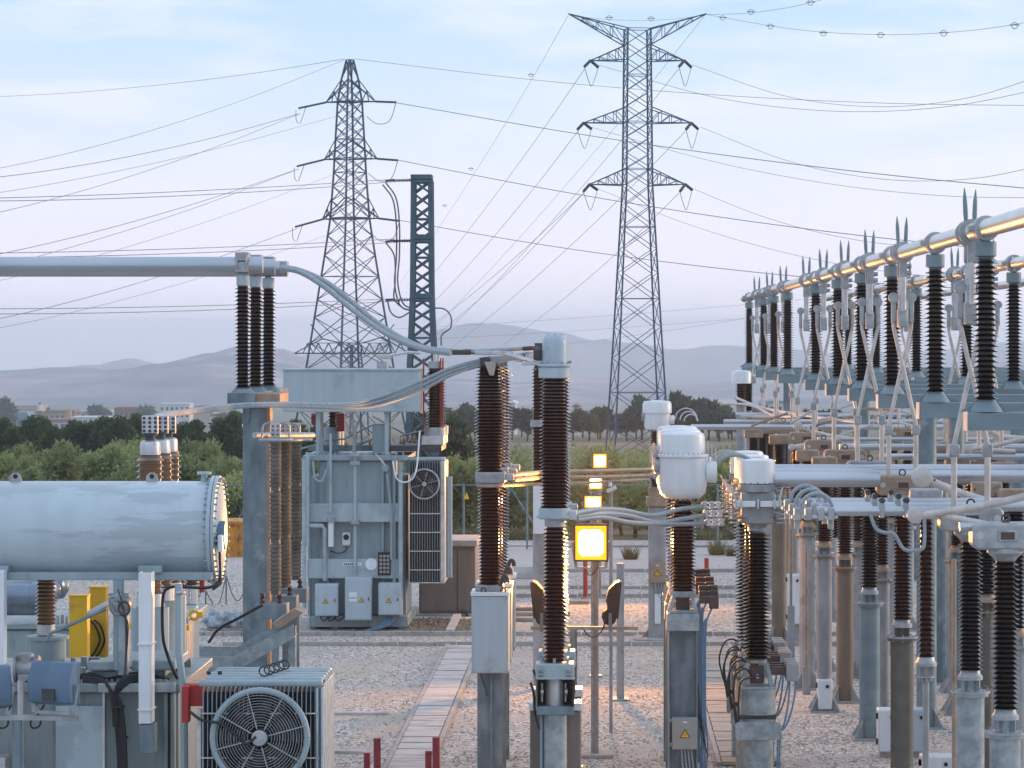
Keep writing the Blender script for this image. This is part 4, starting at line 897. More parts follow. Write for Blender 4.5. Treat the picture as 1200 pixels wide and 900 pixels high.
# ------------------------------------------------------------------ square post with three insulators and the thick tube
f = F(300, 78.5); t = thing('gantry_post', 'square grey steel post carrying the beam under the three dark insulators', 'post', f.loc)
bx(t, 'shaft', 'galv_post', f, 284, 478, 312, 918, .05, .42, .01); bx(t, 'shaft_flange', 'cast_tan_lit', f, 312, 478, 316, 918, .05, .42, .004)  # right edge of the grey post: golden sunlight put into its tan
bx(t, 'beam', 'galv_post', f, 269, 460, 302, 475, -.3, 4.5, .01); bx(t, 'beam_plate', 'cast_tan_lit', f, 302, 461, 330, 474, -.25, 1.0, .004)
MB().prism([(f.x(287), f.z(476)), (f.x(293), f.z(476)), (f.x(291), f.z(496))], .0, .05).build('gusset', 'galv_post', t)
for i, s_ in enumerate((78.5, 76.3, 74.6)):
    x = 284.5 if i == 0 else (299.5 if i == 1 else 314.5); b = F(x, s_); nm = ('left and nearest', 'middle', 'right and farthest')[i]
    t = thing('post_insulator', nm+' of the three black insulators under the thick tube at the left', 'insulator', (b.loc[0], b.d, 0), 'black insulators under the left tube')
    z0 = EYE-(454-HY)/78.5; z1 = EYE+(HY-335)/78.5
    MB().lathe([(.2, -.13), (.19, -.08), (.12, -.02), (.1, 0)], (0, 0, z0), n=20).build('base_flange', 'galv_post', t); MB().box(-.2, .2, -.18, .18, z0-.17, z0-.12).build('base_plate', 'galv_post', t)
    insul(t, 0, 0, z0, z1, .078, .128, 26, 'porcelain_dark', seg=24)
    MB().cyl((0, 0, z1), (0, 0, z1+.17), .095, n=24).build('cap', 'paint_light', t, bevel=.012)
    c = MB().box(-.1, .1, -.15, .15, z1+.2, z1+.33).box(-.1, .1, -.15, .15, z1+.37, z1+.5); c.cyl((-.07, -.16, z1+.25), (-.07, -.16, z1+.45), .02, n=8).cyl((.07, -.16, z1+.25), (.07, -.16, z1+.45), .02, n=8)
    c.build('tube_clamp', 'alu_cast', t, bevel=.012); MB().cyl((0, 0, z1+.17), (0, 0, z1+.22), .05).build('stud', 'alu_cast', t)
    zt = z1+.31
    tb = MB().cyl((-12, b.d, zt), (b.loc[0]+.3, b.d, zt), .125, n=32); tb.v = [v for v in tb.v]
    tag(tb.build('busbar_tube', 'alu_tube'), nm.replace('left and ', '').replace('right and ', '').replace('nearest', 'nearest').capitalize().lower()+' thick aluminium tube running from the left onto the black insulators', 'busbar tube', 'thick tubes from the left edge')
    # flexible conductors to the breaker tops
    lead = {0: [(328, 314, 78), (352, 319, 78), (380, 336, 78.5), (412, 362, 79), (440, 383, 79.5), (470, 400, 80), (500, 410, 80.5), (528, 414, 81)],
            1: [(330, 313, 76), (352, 317, 76), (383, 331, 76.3), (415, 356, 76.6), (443, 379, 77), (472, 397, 77.5), (500, 408, 78), (545, 413, 78.5)],
            2: [(332, 314, 74.4), (356, 320, 74.4), (386, 340, 74.6), (416, 364, 74.8), (445, 385, 75), (475, 402, 75.3), (505, 411, 75.6), (560, 412, 76)]}[i]
    tag(MB().tube(smoothpts([at(*p) for p in lead], 8), .04 if i < 2 else .03, 8).build('flexible_conductor', 'cable_alu'), ('front', 'upper', 'rear')[i]+' one of the conductors curving down from the left tubes to the breaker tops', 'conductor', 'conductors curving down from the thick tubes')
for i, (x, y, s_) in enumerate(((333, 314, 75.5),)):
    b = at(x, y, s_); tag(MB().box(b.x-.06, b.x+.06, b.y-.12, b.y+.12, b.z-.1, b.z+.1).build('end_clamp', 'alu_cast', bevel=.015), 'cast end clamp joining the thick left tubes to the curving conductors', 'clamp')
for i, (dy, s_) in enumerate(((0, 98), (2.5, 96), (5, 94))):
    pts = [(180+i*3, 488+dy*.3, 108-i*2.2), (190+i, 486+dy*.4, 98), (205, 483+dy*.5, 87), (262, 476+dy*.6, 84.5), (300, 473.5+dy*.4, 84), (345, 473+dy*.6, 83), (400, 474+dy*.8, 82), (440, 467+dy*1.7, 81), (490, 448+dy*2.2, 80), (530, 431+dy*1.6, 80), (575, 420+dy, 80), (612, 417+dy*.4, 82)]
    tag(MB().tube(smoothpts([at(*p) for p in pts], 8), .028, 8).build('flexible_conductor', 'cable_alu'), ('top', 'middle', 'bottom')[i]+' strand of the three grey conductors sweeping from the tan bushings across the box tank', 'conductor', 'conductors sweeping across the box tank')
b = at(150, 509, 82); tag(MB().tube([at(298, 510, 80), at(367, 510, 78)], .045, 12).build('pipe_rail', 'alu_cast'), 'short pale horizontal pipe in front of the arrester tops', 'pipe')

# ------------------------------------------------------------------ circuit breakers (tall brown columns)
def breaker(px, s, label, top='plain', box='white', ylo=None):
    f = F(px, s); t = thing('circuit_breaker', label, 'circuit breaker', f.loc)
    return f, t
# breaker A: white box on an I-section post
f, t = breaker(574, 80, 'brown two-stage breaker column standing on a tall white box, right of the kiosk')
MB().box(f.x(559), f.x(588), .1, .13, 0, f.z(786)).box(f.x(559), f.x(588), .4, .43, 0, f.z(786)).box(-.02, .02, .13, .4, 0, f.z(786)).box(f.x(574), f.x(577), .06, .1, 0, f.z(786)).build('post', 'galv_post', t, smooth=False)
b_ = bx(t, 'mechanism_box', 'cabinet', f, 553, 697, 596, 788, -.12, .5, .012); MB().pb(f, 554.5, 698.5, 594.5, 787, -.135, -.12).build('door', 'cabinet', b_, bevel=.005); bx(t, 'box_roof', 'white', f, 552, 693, 597, 697.5, -.15, .53, .006)
mb = MB()
for x in (556, 574, 593):
    for y in (701, 785): mb.cyl(f.pt(x, y, -.142), f.pt(x, y, -.135), .012, n=6)
mb.build('door_screws', 'galv', b_, smooth=False)
bx(t, 'mount', 'alu_cast', f, 557, 685, 590, 693, -.05, .35, .015); 
for x in (567, 590): MB().torus(f.pt(x, 691, -.12), .035, .012, (0, 1, 0), 18, 6).build('lifting_ring', 'dark', t)
hose(t, 'lever', 'dark', [f.pt(586, 686, -.05), f.pt(590, 676, -.05), f.pt(594, 676, -.05), f.pt(595, 682, -.05)], .035)
insul(t, 0, .12, f.z(685), f.z(571), .135, .19, 28, 'porcelain', belly=.0)
MB().cyl((0, .12, f.z(571)), (0, .12, f.z(566)), .2, n=28).cyl((0, .12, f.z(566)), (0, .12, f.z(553)), .21, n=28).build('collar', 'kiosk_cap', t, bevel=.015)
bx(t, 'collar_housing', 'alu_cast', f, 557, 553, 592, 566, -.12, .34, .02); bx(t, 'terminal_block', 'alu_dull', f, 592, 555, 602, 563, .0, .2, .01)
insul(t, 0, .12, f.z(553), f.z(428), .175, .245, 32, 'porcelain', belly=.14)
MB().cyl((0, .12, f.z(428)), (0, .12, f.z(419)), .16, n=24).build('cap', 'dark', t); bx(t, 'terminal_pad', 'alu_dull', f, 556, 411, 594, 416, .0, .2, .01); MB().prism([(f.x(568), f.z(424)), (f.x(582), f.z(424)), (f.x(579), f.z(440)), (f.x(574), f.z(440))], -.14, -.08).build('terminal_palm', 'kiosk_cap', t, bevel=.01)
bx(t, 'tube_clamp', 'dark_brown', f, 529, 410, 552, 416, .0, .12, .02); MB().cyl(f.pt(552, 412, .06), f.pt(612, 409, .06), .03).build('stub_conductor', 'cable_alu', t); bx(t, 'tube_clamp', 'dark_brown', f, 612, 406, 626, 411, .0, .12, .02)
for x in (604, 609): bx(t, 'palm', 'alu_dull', f, x, 414, x+12, 424, .03, .07, .01)
hose(t, 'strap', 'dark', [f.pt(563, 790, .05), f.pt(568, 804, .04), f.pt(571, 816, .04)], .012)
brkA = t
dup(brkA, (brkA.location.x, brkA.location.y+1.6, 0), 'second brown breaker column peeking out right behind the one on the white box'); dup(brkA, (brkA.location.x, brkA.location.y+3.2, 0), 'third brown breaker column behind the one on the white box')
# breaker B: blue-grey cap, round galvanised post
f, t = breaker(650, 88, 'tallest brown breaker column with a pale blue domed cap, left of the glowing floodlights')
MB().cyl((0, 0, 0), (0, 0, f.z(834)), .165, n=32).build('post', 'galv', t); bx(t, 'side_rail', 'paint', f, 633, 836, 636, 980, -.1, -.02)
for x0, x1 in ((620.5, 636), (664, 680)): bx(t, 'rear_cabinet', 'kiosk', f, x0, 836, x1, 980, .25, .6, .01); bx(t, 'cabinet_roof', 'white', f, x0-1, 826, x1+2, 835, .2, .65, .01)
bx(t, 'mechanism_plate', 'paint_light', f, 628, 776, 673, 793, -.22, .22, .012); bx(t, 'plate_flange', 'paint_light', f, 628, 791, 673, 794, -.24, .24, .004)
for x in (632, 664): MB().cyl(f.pt(x, 783, -.24), f.pt(x+5, 783, -.24), .045, n=16).cyl(f.pt(x, 788, -.24), f.pt(x+5, 788, -.24), .03, n=16).build('bolt_boss', 'galv', t)
bx(t, 'frame_plate', 'kiosk', f, 628, 794, 630, 826, -.2, .2, 0); bx(t, 'frame_plate', 'black', f, 670, 794, 673, 826, -.2, .2, 0); bx(t, 'housing_back', 'black', f, 630, 794, 670, 826, .15, .2, 0)
MB().cyl((0, 0, f.z(832)), (0, 0, f.z(793)), .12, n=24).build('drive_rod_housing', 'alu_dull', t); bx(t, 'lower_plate', 'galv_post', f, 629, 826, 673, 836, -.2, .25, .01)
for x in (634, 662): MB().cyl(f.pt(x, 810, -.05), f.pt(x+3, 810, -.05), .05, n=12).cyl(f.pt(x+1, 800, -.05), f.pt(x+1, 822, -.05), .015, n=8).build('linkage', 'alu_dull', t)
hose(t, 'hanging_cable', 'black', [f.pt(622, 799, -.1), f.pt(626, 812, -.15), f.pt(627, 832, -.15), f.pt(632, 853, -.15)], .018)
mb = MB(); bolts_ring(mb, (0, 0, f.z(773)), .2, 6, .022, .07); mb.build('flange_bolts', 'galv', t)
insul(t, 0, 0, f.z(775), f.z(617), .115, .165, 34, 'porcelain', belly=.05)
MB().cyl((0, 0, f.z(617)), (0, 0, f.z(608)), .135, n=28).build('lower_collar', 'alu_cast', t); MB().cyl((0, 0, f.z(608)), (0, 0, f.z(595)), .215, n=32).build('collar', 'paint_light', t, bevel=.01)
MB().cyl((0, 0, f.z(606.5)), (0, 0, f.z(604.5)), .24, n=32).build('collar_rim', 'paint_light', t); MB().pb(f, 666, 598, 676, 609, -.1, .1).build('terminal_block', 'alu_dull', t, bevel=.01)
insul(t, 0, 0, f.z(595), f.z(443), .155, .208, 37, 'porcelain', belly=.05)
MB().cyl((0, 0, f.z(443)), (0, 0, f.z(430.5)), .215, n=36).cyl((0, 0, f.z(429.5)), (0, 0, f.z(426.5)), .235, n=36).build('top_flange', 'cabinet', t, bevel=.01)
mb = MB(); bolts_ring(mb, (0, 0, f.z(426)), .2, 12, .014, .05); mb.build('flange_bolts', 'galv', t)
MB().lathe([(.165, 0), (.165, .26), (.155, .33), (.13, .38), (.10, .395)], (0, 0, f.z(426.5)), n=36).build('domed_cap', 'cabinet', t)
mb = MB(); bolts_ring(mb, (0, 0, f.z(392.5)), .095, 6, .024, .03); mb.build('cap_bolts', 'cabinet', t)
bx(t, 'terminal_palm', 'dark', f, 625, 409, 634, 422, -.05, .05, .02); MB().cyl(f.pt(590, 415, 0), f.pt(634, 427, 0), .02).build('terminal_bar', 'alu_dull', t); bx(t, 'palm', 'alu_dull', f, 612, 424, 634, 428, -.05, .05, .008)
dup(t, (t.location.x, t.location.y+1.6, 0), 'second blue capped breaker column hidden just behind the tallest one')
# breaker C: farther one with a white box behind
f, t = breaker(632.5, 62, 'thin far breaker column with a narrow white box, almost hidden behind the blue capped one')
insul(t, 0, 0, f.z(568), f.z(430), .115, .16, 34, 'porcelain'); MB().cyl((0, 0, f.z(500)), (0, 0, f.z(492)), .18, n=20).build('collar', 'alu_cast', t)
bx(t, 'mechanism_box', 'white', f, 625, 570, 640, 625, -.2, .3, .01); MB().cyl((0, 0, 0), (0, 0, f.z(625)), .13, n=20).build('post', 'post_grey', t)
MB().cyl((0, 0, f.z(430)), (0, 0, f.z(402)), .1, n=20).build('cap', 'dark', t, bevel=.01)
# ------------------------------------------------------------------ glowing floodlights at the centre
tmast(672, 74, 736, 664, 750, 'slim stand with a flat crossbar holding two dark floodlights seen from the side', w_=.05) if False else None
f = F(672, 76); t = thing('lamp_stand', 'slim grey stand with a flat crossbar holding two dark floodlights seen side on', 'lamp stand', f.loc)
bx(t, 'crossbar', 'post_grey', f, 622, 734, 748, 738, -.04, .05, .004); MB().cyl((0, 0, 0), (0, 0, f.z(738)), .055, n=16).build('pole', 'galv_post', t); MB().box(-.14, .14, -.14, .14, 0, .03).build('base_plate', 'galv', t)
for px_, lab, k in ((634, 'dark floodlight in side view tucked behind the tallest breaker column', -1), (716, 'dark floodlight in side view on the right end of the flat crossbar', 1)):
    c = at(px_, 708, 76); u = thing('floodlight', lab, 'floodlight', c, 'dark side-on floodlights')
    P_ = [(a*k/76, -(b-708)/76) for a, b in ((11, 680), (5, 682), (-3, 690), (-6, 702), (-4, 712), (-10, 716), (-11, 722), (-8, 730), (0, 732), (5, 728), (7, 722))]
    MB().prism(P_, -.22, .22).build('housing', 'dark_housing', u, bevel=.02); MB().prism([(a*k/76, -(b-708)/76) for a, b in ((11, 681), (12.5, 681), (8.5, 724), (7, 724))], -.2, .2).build('lens', 'glass', u)
    MB().bar((-1*k/76, -.25, -.12), (-1*k/76, -.25, -.40), .03, .05).build('bracket', 'galv_post', u, smooth=False); MB().bar((-1*k/76, .25, -.12), (-1*k/76, .25, -.40), .03, .05).build('bracket', 'galv_post', u, smooth=False)
tag(MB().tube(smoothpts([at(a, b, 76.5) for a, b in ((709, 728), (706, 738), (699, 745), (691, 746), (684, 738))], 6), .011, 6).build('lamp_cable', 'black'), 'black cable sagging under the flat crossbar between the two dark floodlights', 'cable')
# aluminium mast with the lit lamps
f = F(697, 74); t = thing('lamp_mast', 'pale aluminium profile mast carrying the glowing floodlights', 'mast', f.loc)
MB().box(-.06, .06, -.06, .06, 0, f.z(588)).build('mast_profile', 'alu_cast', t, bevel=.01); MB().box(-.02, .02, -.075, -.06, 0, f.z(600)).build('profile_groove', 'post_grey', t)
f2 = F(727, 64); t2 = thing('lamp_mast', 'second paler mast standing just right of and behind the glowing floodlight mast', 'mast', f2.loc)
MB().box(-.07, .07, -.07, .07, 0, f2.z(660)).build('mast_profile', 'post_grey', t2, bevel=.01); bx(t2, 'base_plate', 'galv', f2, 716, 818, 738, 820, -.2, .2)
LAMPS = ((692.5, 636, 75, 40, 44, 'largest and lowest glowing orange floodlight facing the viewer on the mast'), (695, 588, 75, 22, 15, 'glowing floodlight just above the large one on the mast'),
         (698, 565, 60, 17, 18, 'third glowing floodlight from the bottom of the mast column'), (703, 540, 46, 17, 18, 'topmost and farthest glowing floodlight above the mast'))
for i, (x, y, s_, w_, h_, lab) in enumerate(LAMPS):
    o = floodlight(x, y, s_, w_, h_, lab, 0, 'dark_brown', lit=True)
    o['group'] = 'glowing floodlights'
    ld = bpy.data.lights.new('lamp', 'SPOT'); lo = bpy.data.objects.new('lamp', ld); col.objects.link(lo); lo.parent = o; lo.location = (0, -.06, 0); lo.rotation_euler = (R(-97), 0, 0); ld.spot_size = R(165); ld.spot_blend = .4
    ld.energy = (1000, 200, 800, 1000)[i]; ld.color = (1, .4, .1); ld.shadow_soft_size = .05
for x, y, s_, lab in ((698, 560, 60, 'grey pole behind the mast holding the third glowing floodlight'), (703, 540, 46, 'far grey pole holding the topmost glowing floodlight')):
    f = F(x, s_); t = thing('lamp_pole', lab, 'pole', (f.loc[0], f.d+.2, 0)); MB().cyl((0, 0, 0), (0, 0, f.z(y)), .04).build('pole', 'post_grey', t); MB().box(-.12, .12, -.12, .12, 0, .03).build('base_plate', 'galv', t)
hosep = [at(a, b, 75) for a, b in ((684, 658), (686, 668), (692, 674), (699, 668), (701, 658))]
tag(MB().tube(smoothpts(hosep, 6), .01, 6).build('lamp_cable', 'dark'), 'thin cable loop hanging under the largest glowing floodlight', 'cable')
f = F(716, 70); t = thing('camera_bracket', 'small white bracket fitting to the right of the glowing lamps', 'bracket', (f.loc[0], f.d, 0)); MB().bar(f.pt(711, 576, 0), f.pt(722, 571, 0), .07, .06).build('arm', 'white', t, bevel=.006); MB().cyl(f.pt(715, 565, 0), f.pt(715, 570, 0), .03).build('socket', 'white', t); MB().cyl((0, .1, 0), (0, .1, f.z(572)), .03).build('pole', 'post_grey', t)
# conductors from the breakers to the current transformers
for i, (pts, r_, lab) in enumerate((([(602, 556, 79), (640, 553, 74), (700, 552, 70), (765, 550, 68)], .035, 'upper'), ([(602, 562, 79), (640, 559, 74), (700, 559, 70), (765, 557, 68)], .035, 'lower'), ([(565, 570, 78), (640, 567, 74), (700, 565, 70), (760, 562, 66)], .025, 'thin bottom'))):
    tag(MB().tube([at(*p) for p in pts], r_, 8).build('rigid_conductor', 'cast_tan_lit'), lab+' conductor bar behind the glowing lamps, from brown breaker to white heads', 'conductor')
for i, (pts, lab) in enumerate((([(672, 602, 88), (700, 597, 86), (730, 598, 84), (765, 604, 82), (795, 597, 81), (826, 593, 80)], 'top'), ([(676, 606, 87), (705, 602, 86), (735, 604, 84), (770, 612, 82), (800, 608, 81), (828, 604, 80)], 'middle'), ([(676, 609, 87), (705, 606, 86), (738, 612, 84), (772, 614, 82), (800, 614, 81), (830, 613, 80)], 'bottom'))):
    tag(MB().tube(smoothpts([at(*p) for p in pts], 8), .034, 8).build('flexible_conductor', 'cable_alu'), lab+' of the three wavy grey conductors running under the big white head', 'conductor', 'wavy conductors under the white head')
# ------------------------------------------------------------------ current transformers with white heads
CTX = (800-HX)/80
def ct_head(t, f0, k=1):
    z = lambda y: EYE-(y-HY)/80
    hz = z(585)
    MB().lathe([(.12, 0), (.26, .02), (.335, .09), (.355, .2), (.355, .62)], (0, 0, hz), n=40).build('head_tank', 'white', t)
    MB().cyl((0, 0, hz+.62), (0, 0, hz+.665), .385, n=40).build('head_rim', 'white', t, bevel=.008)
    mb = MB(); bolts_ring(mb, (0, 0, hz+.675), .37, 30, .009, .03); mb.build('rim_bolts', 'alu_cast', t)
    MB().lathe([(.325, 0), (.325, .24), (.31, .29), (.27, .315), (.05, .33)], (0, 0, hz+.665), n=40).build('dome', 'white', t)
    MB().cyl((.33, 0, hz+.4), (.50, 0, hz+.4), .16, n=28).build('side_terminal', 'white', t, bevel=.02); MB().cyl((-.42, 0, hz+.5), (-.32, 0, hz+.5), .13, n=24).build('side_terminal', 'alu_cast', t, bevel=.02)
    for y, r_ in ((.3, .07), (.62, .05)): MB().bar((-.42, -.08, hz+y), (-.36, -.08, hz+y+.1), .05).build('terminal_lug', 'alu_cast', t)
    for x in (.38, .43, .48): MB().cyl((x, -.05, hz+.56), (x, -.05, hz+.75), .011, n=6).build('terminal_pin', 'alu_dull', t)
    mb = MB(); bolts_ring(mb, (0, 0, hz-.01), .2, 16, .014, .04); mb.build('neck_bolts', 'dark_brown', t)
def sign_box(t, x0, x1, z0, z1, y, mt='box_grey', tri=.13):
    b = MB().box(x0, x1, y-.14, y, z0, z1).build('terminal_box', mt, t, bevel=.008); MB().box(x0+.012, x1-.012, y-.152, y-.14, z0+.012, z1-.012).build('lid', mt, b, bevel=.004)
    warning_sign(t, (x0+x1)/2, (z0+z1)/2-tri*.45, y-.153, tri); MB().box((x0+x1)/2-.03, (x0+x1)/2+.03, y-.156, y-.152, z1-.07, z1-.05).build('label_plate', 'white', t)
    for z_ in (z0+.05, z1-.06): MB().cyl((x0-.02, y-.12, z_), (x0-.02, y-.12, z_+.04), .012, n=8).build('hinge', 'galv', t)
def ct_unit(label, y, post_top=2.63):
    t = thing('current_transformer', label, 'transformer', (CTX, y, 0), 'white headed current transformers'); z = lambda yy: EYE-(yy-HY)/80
    ct_head(t, None)
    insul(t, 0, 0, z(693), z(586), .145, .21, 26, 'porcelain', belly=.1)
    MB().cyl((0, 0, z(697)), (0, 0, z(692)), .2, n=24).build('base_flange', 'galv', t)
    for sx in (-1, 1):
        for sy in (-.16, .16): MB().bar((sx*.13, sy, z(697)), (sx*.2, sy, z(716)), .05).build('frame_leg', 'galv', t, smooth=False)
    MB().box(-.2, .2, -.2, .2, z(717), z(714)).box(-.16, .16, -.16, .16, z(699), z(696.5)).build('base_frame', 'galv', t); MB().box(-.1, .1, -.05, .1, z(714), z(700)).build('drive_box', 'dark_brown', t)
    MB().box(-.235, .235, -.24, .24, z(738), z(717.5)).build('post_head', 'galv', t, bevel=.012)
    MB().box(-.215, -.195, -.2, .2, 0, z(738)).box(.195, .215, -.2, .2, 0, z(738)).box(-.195, .195, -.03, .03, 0, z(738)).build('post', 'galv_post', t, smooth=False)
    for k in (0, 1, 2): 
        MB().box(.24, .40, -.2+k*.18, -.08+k*.18, z(706-k*5), z(700-k*5)+.03).build('cable_arm', 'dark_brown', t, bevel=.01); MB().box(.38, .52, -.22+k*.18, -.06+k*.18, z(712-k*5), z(697-k*5)).build('junction_box', 'dark_brown', t, bevel=.015)
    for k in range(3): hose(t, 'blue_cable', 'blue_cable', [(.42, -.15, z(712)), (.36, -.2, z(722)), (.30+k*.02, -.22, z(730)), (.285+k*.02, -.22, z(760)), (.285+k*.02, -.22, z(800)), (.29+k*.02, -.22, z(840)), (.28+k*.04, -.22, z(872)), (.30+k*.02, -.22, z(900)), (.30+k*.02, -.22, 0)], .013, 6)
    return t, z
t, z = ct_unit('big white headed current transformer with a warning triangle box on its post', FL/80)
sign_box(t, -.16, .21, z(875), z(838), -.2)
for k in range(4): hose(t, 'grey_cable', 'cable_alu', [(-.02+k*.045, -.26, z(875)), (-.01+k*.05, -.25, z(890)), (.03+k*.05, -.24, z(915)), (.05+k*.05, -.24, .05)], .013, 6)
hose(t, 'loose_cable', 'black', [(.22, -.2, z(800)), (.25, -.22, z(830)), (.30, -.24, z(860)), (.36, -.24, z(885))], .008, 5)
ct1 = t
dup(ct1, (CTX, FL/80+1.6, 0), 'second white headed current transformer, hidden behind the big one except for its rim'); dup(ct1, (CTX, FL/80+3.2, 0), 'third white headed current transformer directly behind the big one')
# far one with its own proportions, left of the big one
f = F(770, 53.3); t = thing('current_transformer', 'smaller far white headed current transformer on a brownish post', 'transformer', f.loc, 'white headed current transformers')
MB().lathe([(.15, 0), (.26, .02), (.285, .08), (.285, .38)], (0, 0, f.z(504)), n=36).build('head_tank', 'white', t); MB().lathe([(.32, 0), (.32, .2), (.29, .26), (.05, .28)], (0, 0, f.z(484)), n=36).build('dome', 'white', t); MB().cyl((.24, 0, f.z(492)), (.38, 0, f.z(492)), .1, n=24).build('side_terminal', 'white', t, bevel=.02); MB().cyl((-.34, 0, f.z(488)), (-.24, 0, f.z(488)), .1, n=20).build('side_terminal', 'alu_cast', t)
insul(t, 0, 0, f.z(570), f.z(505), .13, .19, 22, 'porcelain', belly=.1); MB().box(-.18, .18, -.2, .2, f.z(582), f.z(571)).build('base_frame', 'cast_tan_lit', t); MB().box(-.24, .24, -.24, .24, f.z(593), f.z(582)).build('post_head', 'cast_tan_lit', t, bevel=.01)  # frame and post head carry the lamps' orange light in their tan
MB().box(-.19, .19, -.19, .19, .0, f.z(594)).build('post', 'post_grey', t, bevel=.01); sign_box(t, -.17, .18, f.z(682), f.z(658), -.19, 'cast_tan_lit', .15)
for k in range(4): hose(t, 'grey_cable', 'cable_alu', [(-.05+k*.06, -.25, f.z(682)), (0+k*.07, -.25, f.z(694)), (.12+k*.05, -.25, f.z(704))], .016, 5)
bx(t, 'white_duct', 'white', f, 767, 695, 774, 730, -.26, -.2); bx(t, 'base_plate', 'galv', f, 755, 746, 790, 750, -.35, .35)
MB().prism([(f.x(750), 0), (f.x(760), 0), (f.x(760), .25)], -.02, .02).build('foot_gusset', 'cast_tan_lit', t)
for k, r_ in enumerate((.24, .19, .15)):
    tag(MB().torus(at(804, 491+k, 52)+Vector((.05*k, -.2*k, 0)), r_, .018, (0, 1, 0), 28, 6, 0, PI).build('loop_conductor', 'alu_dull'), ('outer', 'middle', 'inner')[k]+' arched conductor loop beside the smaller far white head', 'conductor', 'arched loops beside the far white head')
# second row: cylindrical white caps
C2X = (887-HX)/80
z = lambda yy: EYE-(yy-HY)/80
t = thing('voltage_transformer', 'nearest of the three white capped instrument transformers with long black ribs and hanging blue cables', 'transformer', (C2X, FL/80, 0), 'white capped instrument transformers')
MB().lathe([(.262, 0), (.262, .3), (.255, .335), (.22, .35), (.05, .36)], (0, 0, z(566)), n=40).build('white_cap', 'white', t)
mb = MB()
for k in range(16): a = 2*PI*k/16; mb.box(.255*math.cos(a)-.008, .255*math.cos(a)+.008, .255*math.sin(a)-.008, .255*math.sin(a)+.008, z(571), z(564.5))
mb.build('cap_studs', 'dark', t, smooth=False); MB().cyl((0, 0, z(576)), (0, 0, z(567)), .275, n=36).build('cap_flange', 'post_grey', t, bevel=.008)
MB().box(-.23, .23, -.22, .22, z(606), z(576)).build('head_tank', 'post_grey', t, bevel=.02); MB().lathe([(.12, 0), (.15, .06), (.27, .10), (.27, .2)], (0, 0, z(620)), n=32).build('tank_neck', 'post_grey', t)
for x0, x1 in ((-.34, -.03), (.03, .34)): MB().box(x0, x1, -.3, -.22, z(593), z(586)).build('white_clamp_bar', 'white', t, bevel=.01)
for x in (-.33, -.24, 0, .24, .33): MB().box(x-.018, x+.018, -.33, -.2, z(595), z(584)).build('clamp_strap', 'alu_dull', t, bevel=.006)
for sx in (-1, 1):
    mb = MB()
    for k in range(9): mb.box(sx*.33-.05, sx*.33+.05, -.16+.03*(k % 3), .04+.03*(k % 3), z(613-k*4.6), z(611-k*4.6)+.01*(k % 2))
    for k in range(7): mb.cyl((sx*(.28+.02*(k % 3)), -.2, z(612-k*5)), (sx*(.42+.01*(k % 2)), -.2, z(612-k*5)), .015, n=6)
    mb.build('terminal_stack', 'alu_cast', t, smooth=False)
    MB().bar((sx*.30, -.25, z(588)), (sx*.42, -.25, z(567)) if sx < 0 else (sx*.36, -.25, z(570)), .03).build('contact_arm', 'arm_white', t)
insul(t, 0, 0, z(771), z(624), .115, .215, 34, 'porcelain_dark', seg=28)
MB().lathe([(.15, 0), (.15, .04), (.11, .09)], (0, 0, z(776)), n=24).build('insulator_flange', 'galv', t); MB().cyl((0, 0, z(622)), (0, 0, z(618)), .14, n=24).build('insulator_flange', 'galv', t)
for sx in (-1, 1):
    for sy in (-.15, .15): MB().bar((sx*.14, sy, z(776)), (sx*.21, sy, z(803)), .06).build('frame_leg', 'galv', t, smooth=False)
MB().box(-.1, .1, -.12, .1, z(800), z(780)).build('drive_box', 'dark_brown', t, bevel=.01); MB().cyl((0, -.13, z(791)), (0, -.17, z(791)), .03).build('drive_knob', 'alu', t); MB().box(-.27, .27, -.24, .24, z(806), z(803)).build('base_plate', 'galv', t)
MB().cyl((0, 0, z(836)), (0, 0, z(806.5)), .27, n=36).build('drum', 'galv', t); MB().box(-.27, .27, -.2, .25, z(841), z(836)).build('drum_foot', 'dark', t); MB().prism([(-.3, z(864)), (-.33, z(861)), (-.33, z(846)), (-.3, z(843)), (.3, z(843)), (.33, z(846)), (.33, z(861)), (.3, z(864))], -.32, -.29).build('front_plate', 'galv', t, bevel=.004)
MB().cyl((0, 0, 0), (0, 0, z(841)), .24, n=32).build('post', 'galv', t)
for k in range(3): MB().box(.19, .45, -.14+k*.3, -.04+k*.3, z(789)-.01, z(782)+.02).build('cable_arm', 'dark_brown', t, bevel=.01); MB().box(.42, .6, -.2+k*.3, .0+k*.3, z(797), z(776)).build('junction_box', 'post_grey', t, bevel=.015)
for k in range(2): hose(t, 'blue_cable', 'blue_cable', [(.47+k*.1, -.1, z(797)), (.46+k*.08, -.15, z(815)), (.42+k*.06, -.2, z(835)), (.37+k*.03, -.22, z(850)), (.33, -.24, z(853)), (.30, -.24, z(848))], .016, 6); hose(t, 'blue_cable', 'blue_cable', [(.30+k*.04, -.2, z(856)), (.29+k*.03, -.2, z(880)), (.28+k*.03, -.2, z(915)), (.28+k*.03, -.2, 0)], .015, 6)
for k in range(3): hose(t, 'black_cable', 'black', [(-.17+k*.12, -.2, z(800-k*5) if k else z(774)), (-.25+k*.08, -.26, z(772+k*10)), (-.36+k*.06, -.28, z(776+k*10)), (-.44+k*.08, -.28, z(795+k*10)), (-.40+k*.06, -.28, z(815+k*8)), (-.34+k*.03, -.28, z(832+k*5)), (-.3, -.28, z(858))], .014, 6)
c2 = t
dup(c2, (C2X, FL/80+1.6, 0), 'middle one of the three white capped instrument transformers, slightly up and left of the nearest'); dup(c2, (C2X, FL/80+3.2, 0), 'rearmost of the three white capped instrument transformers')
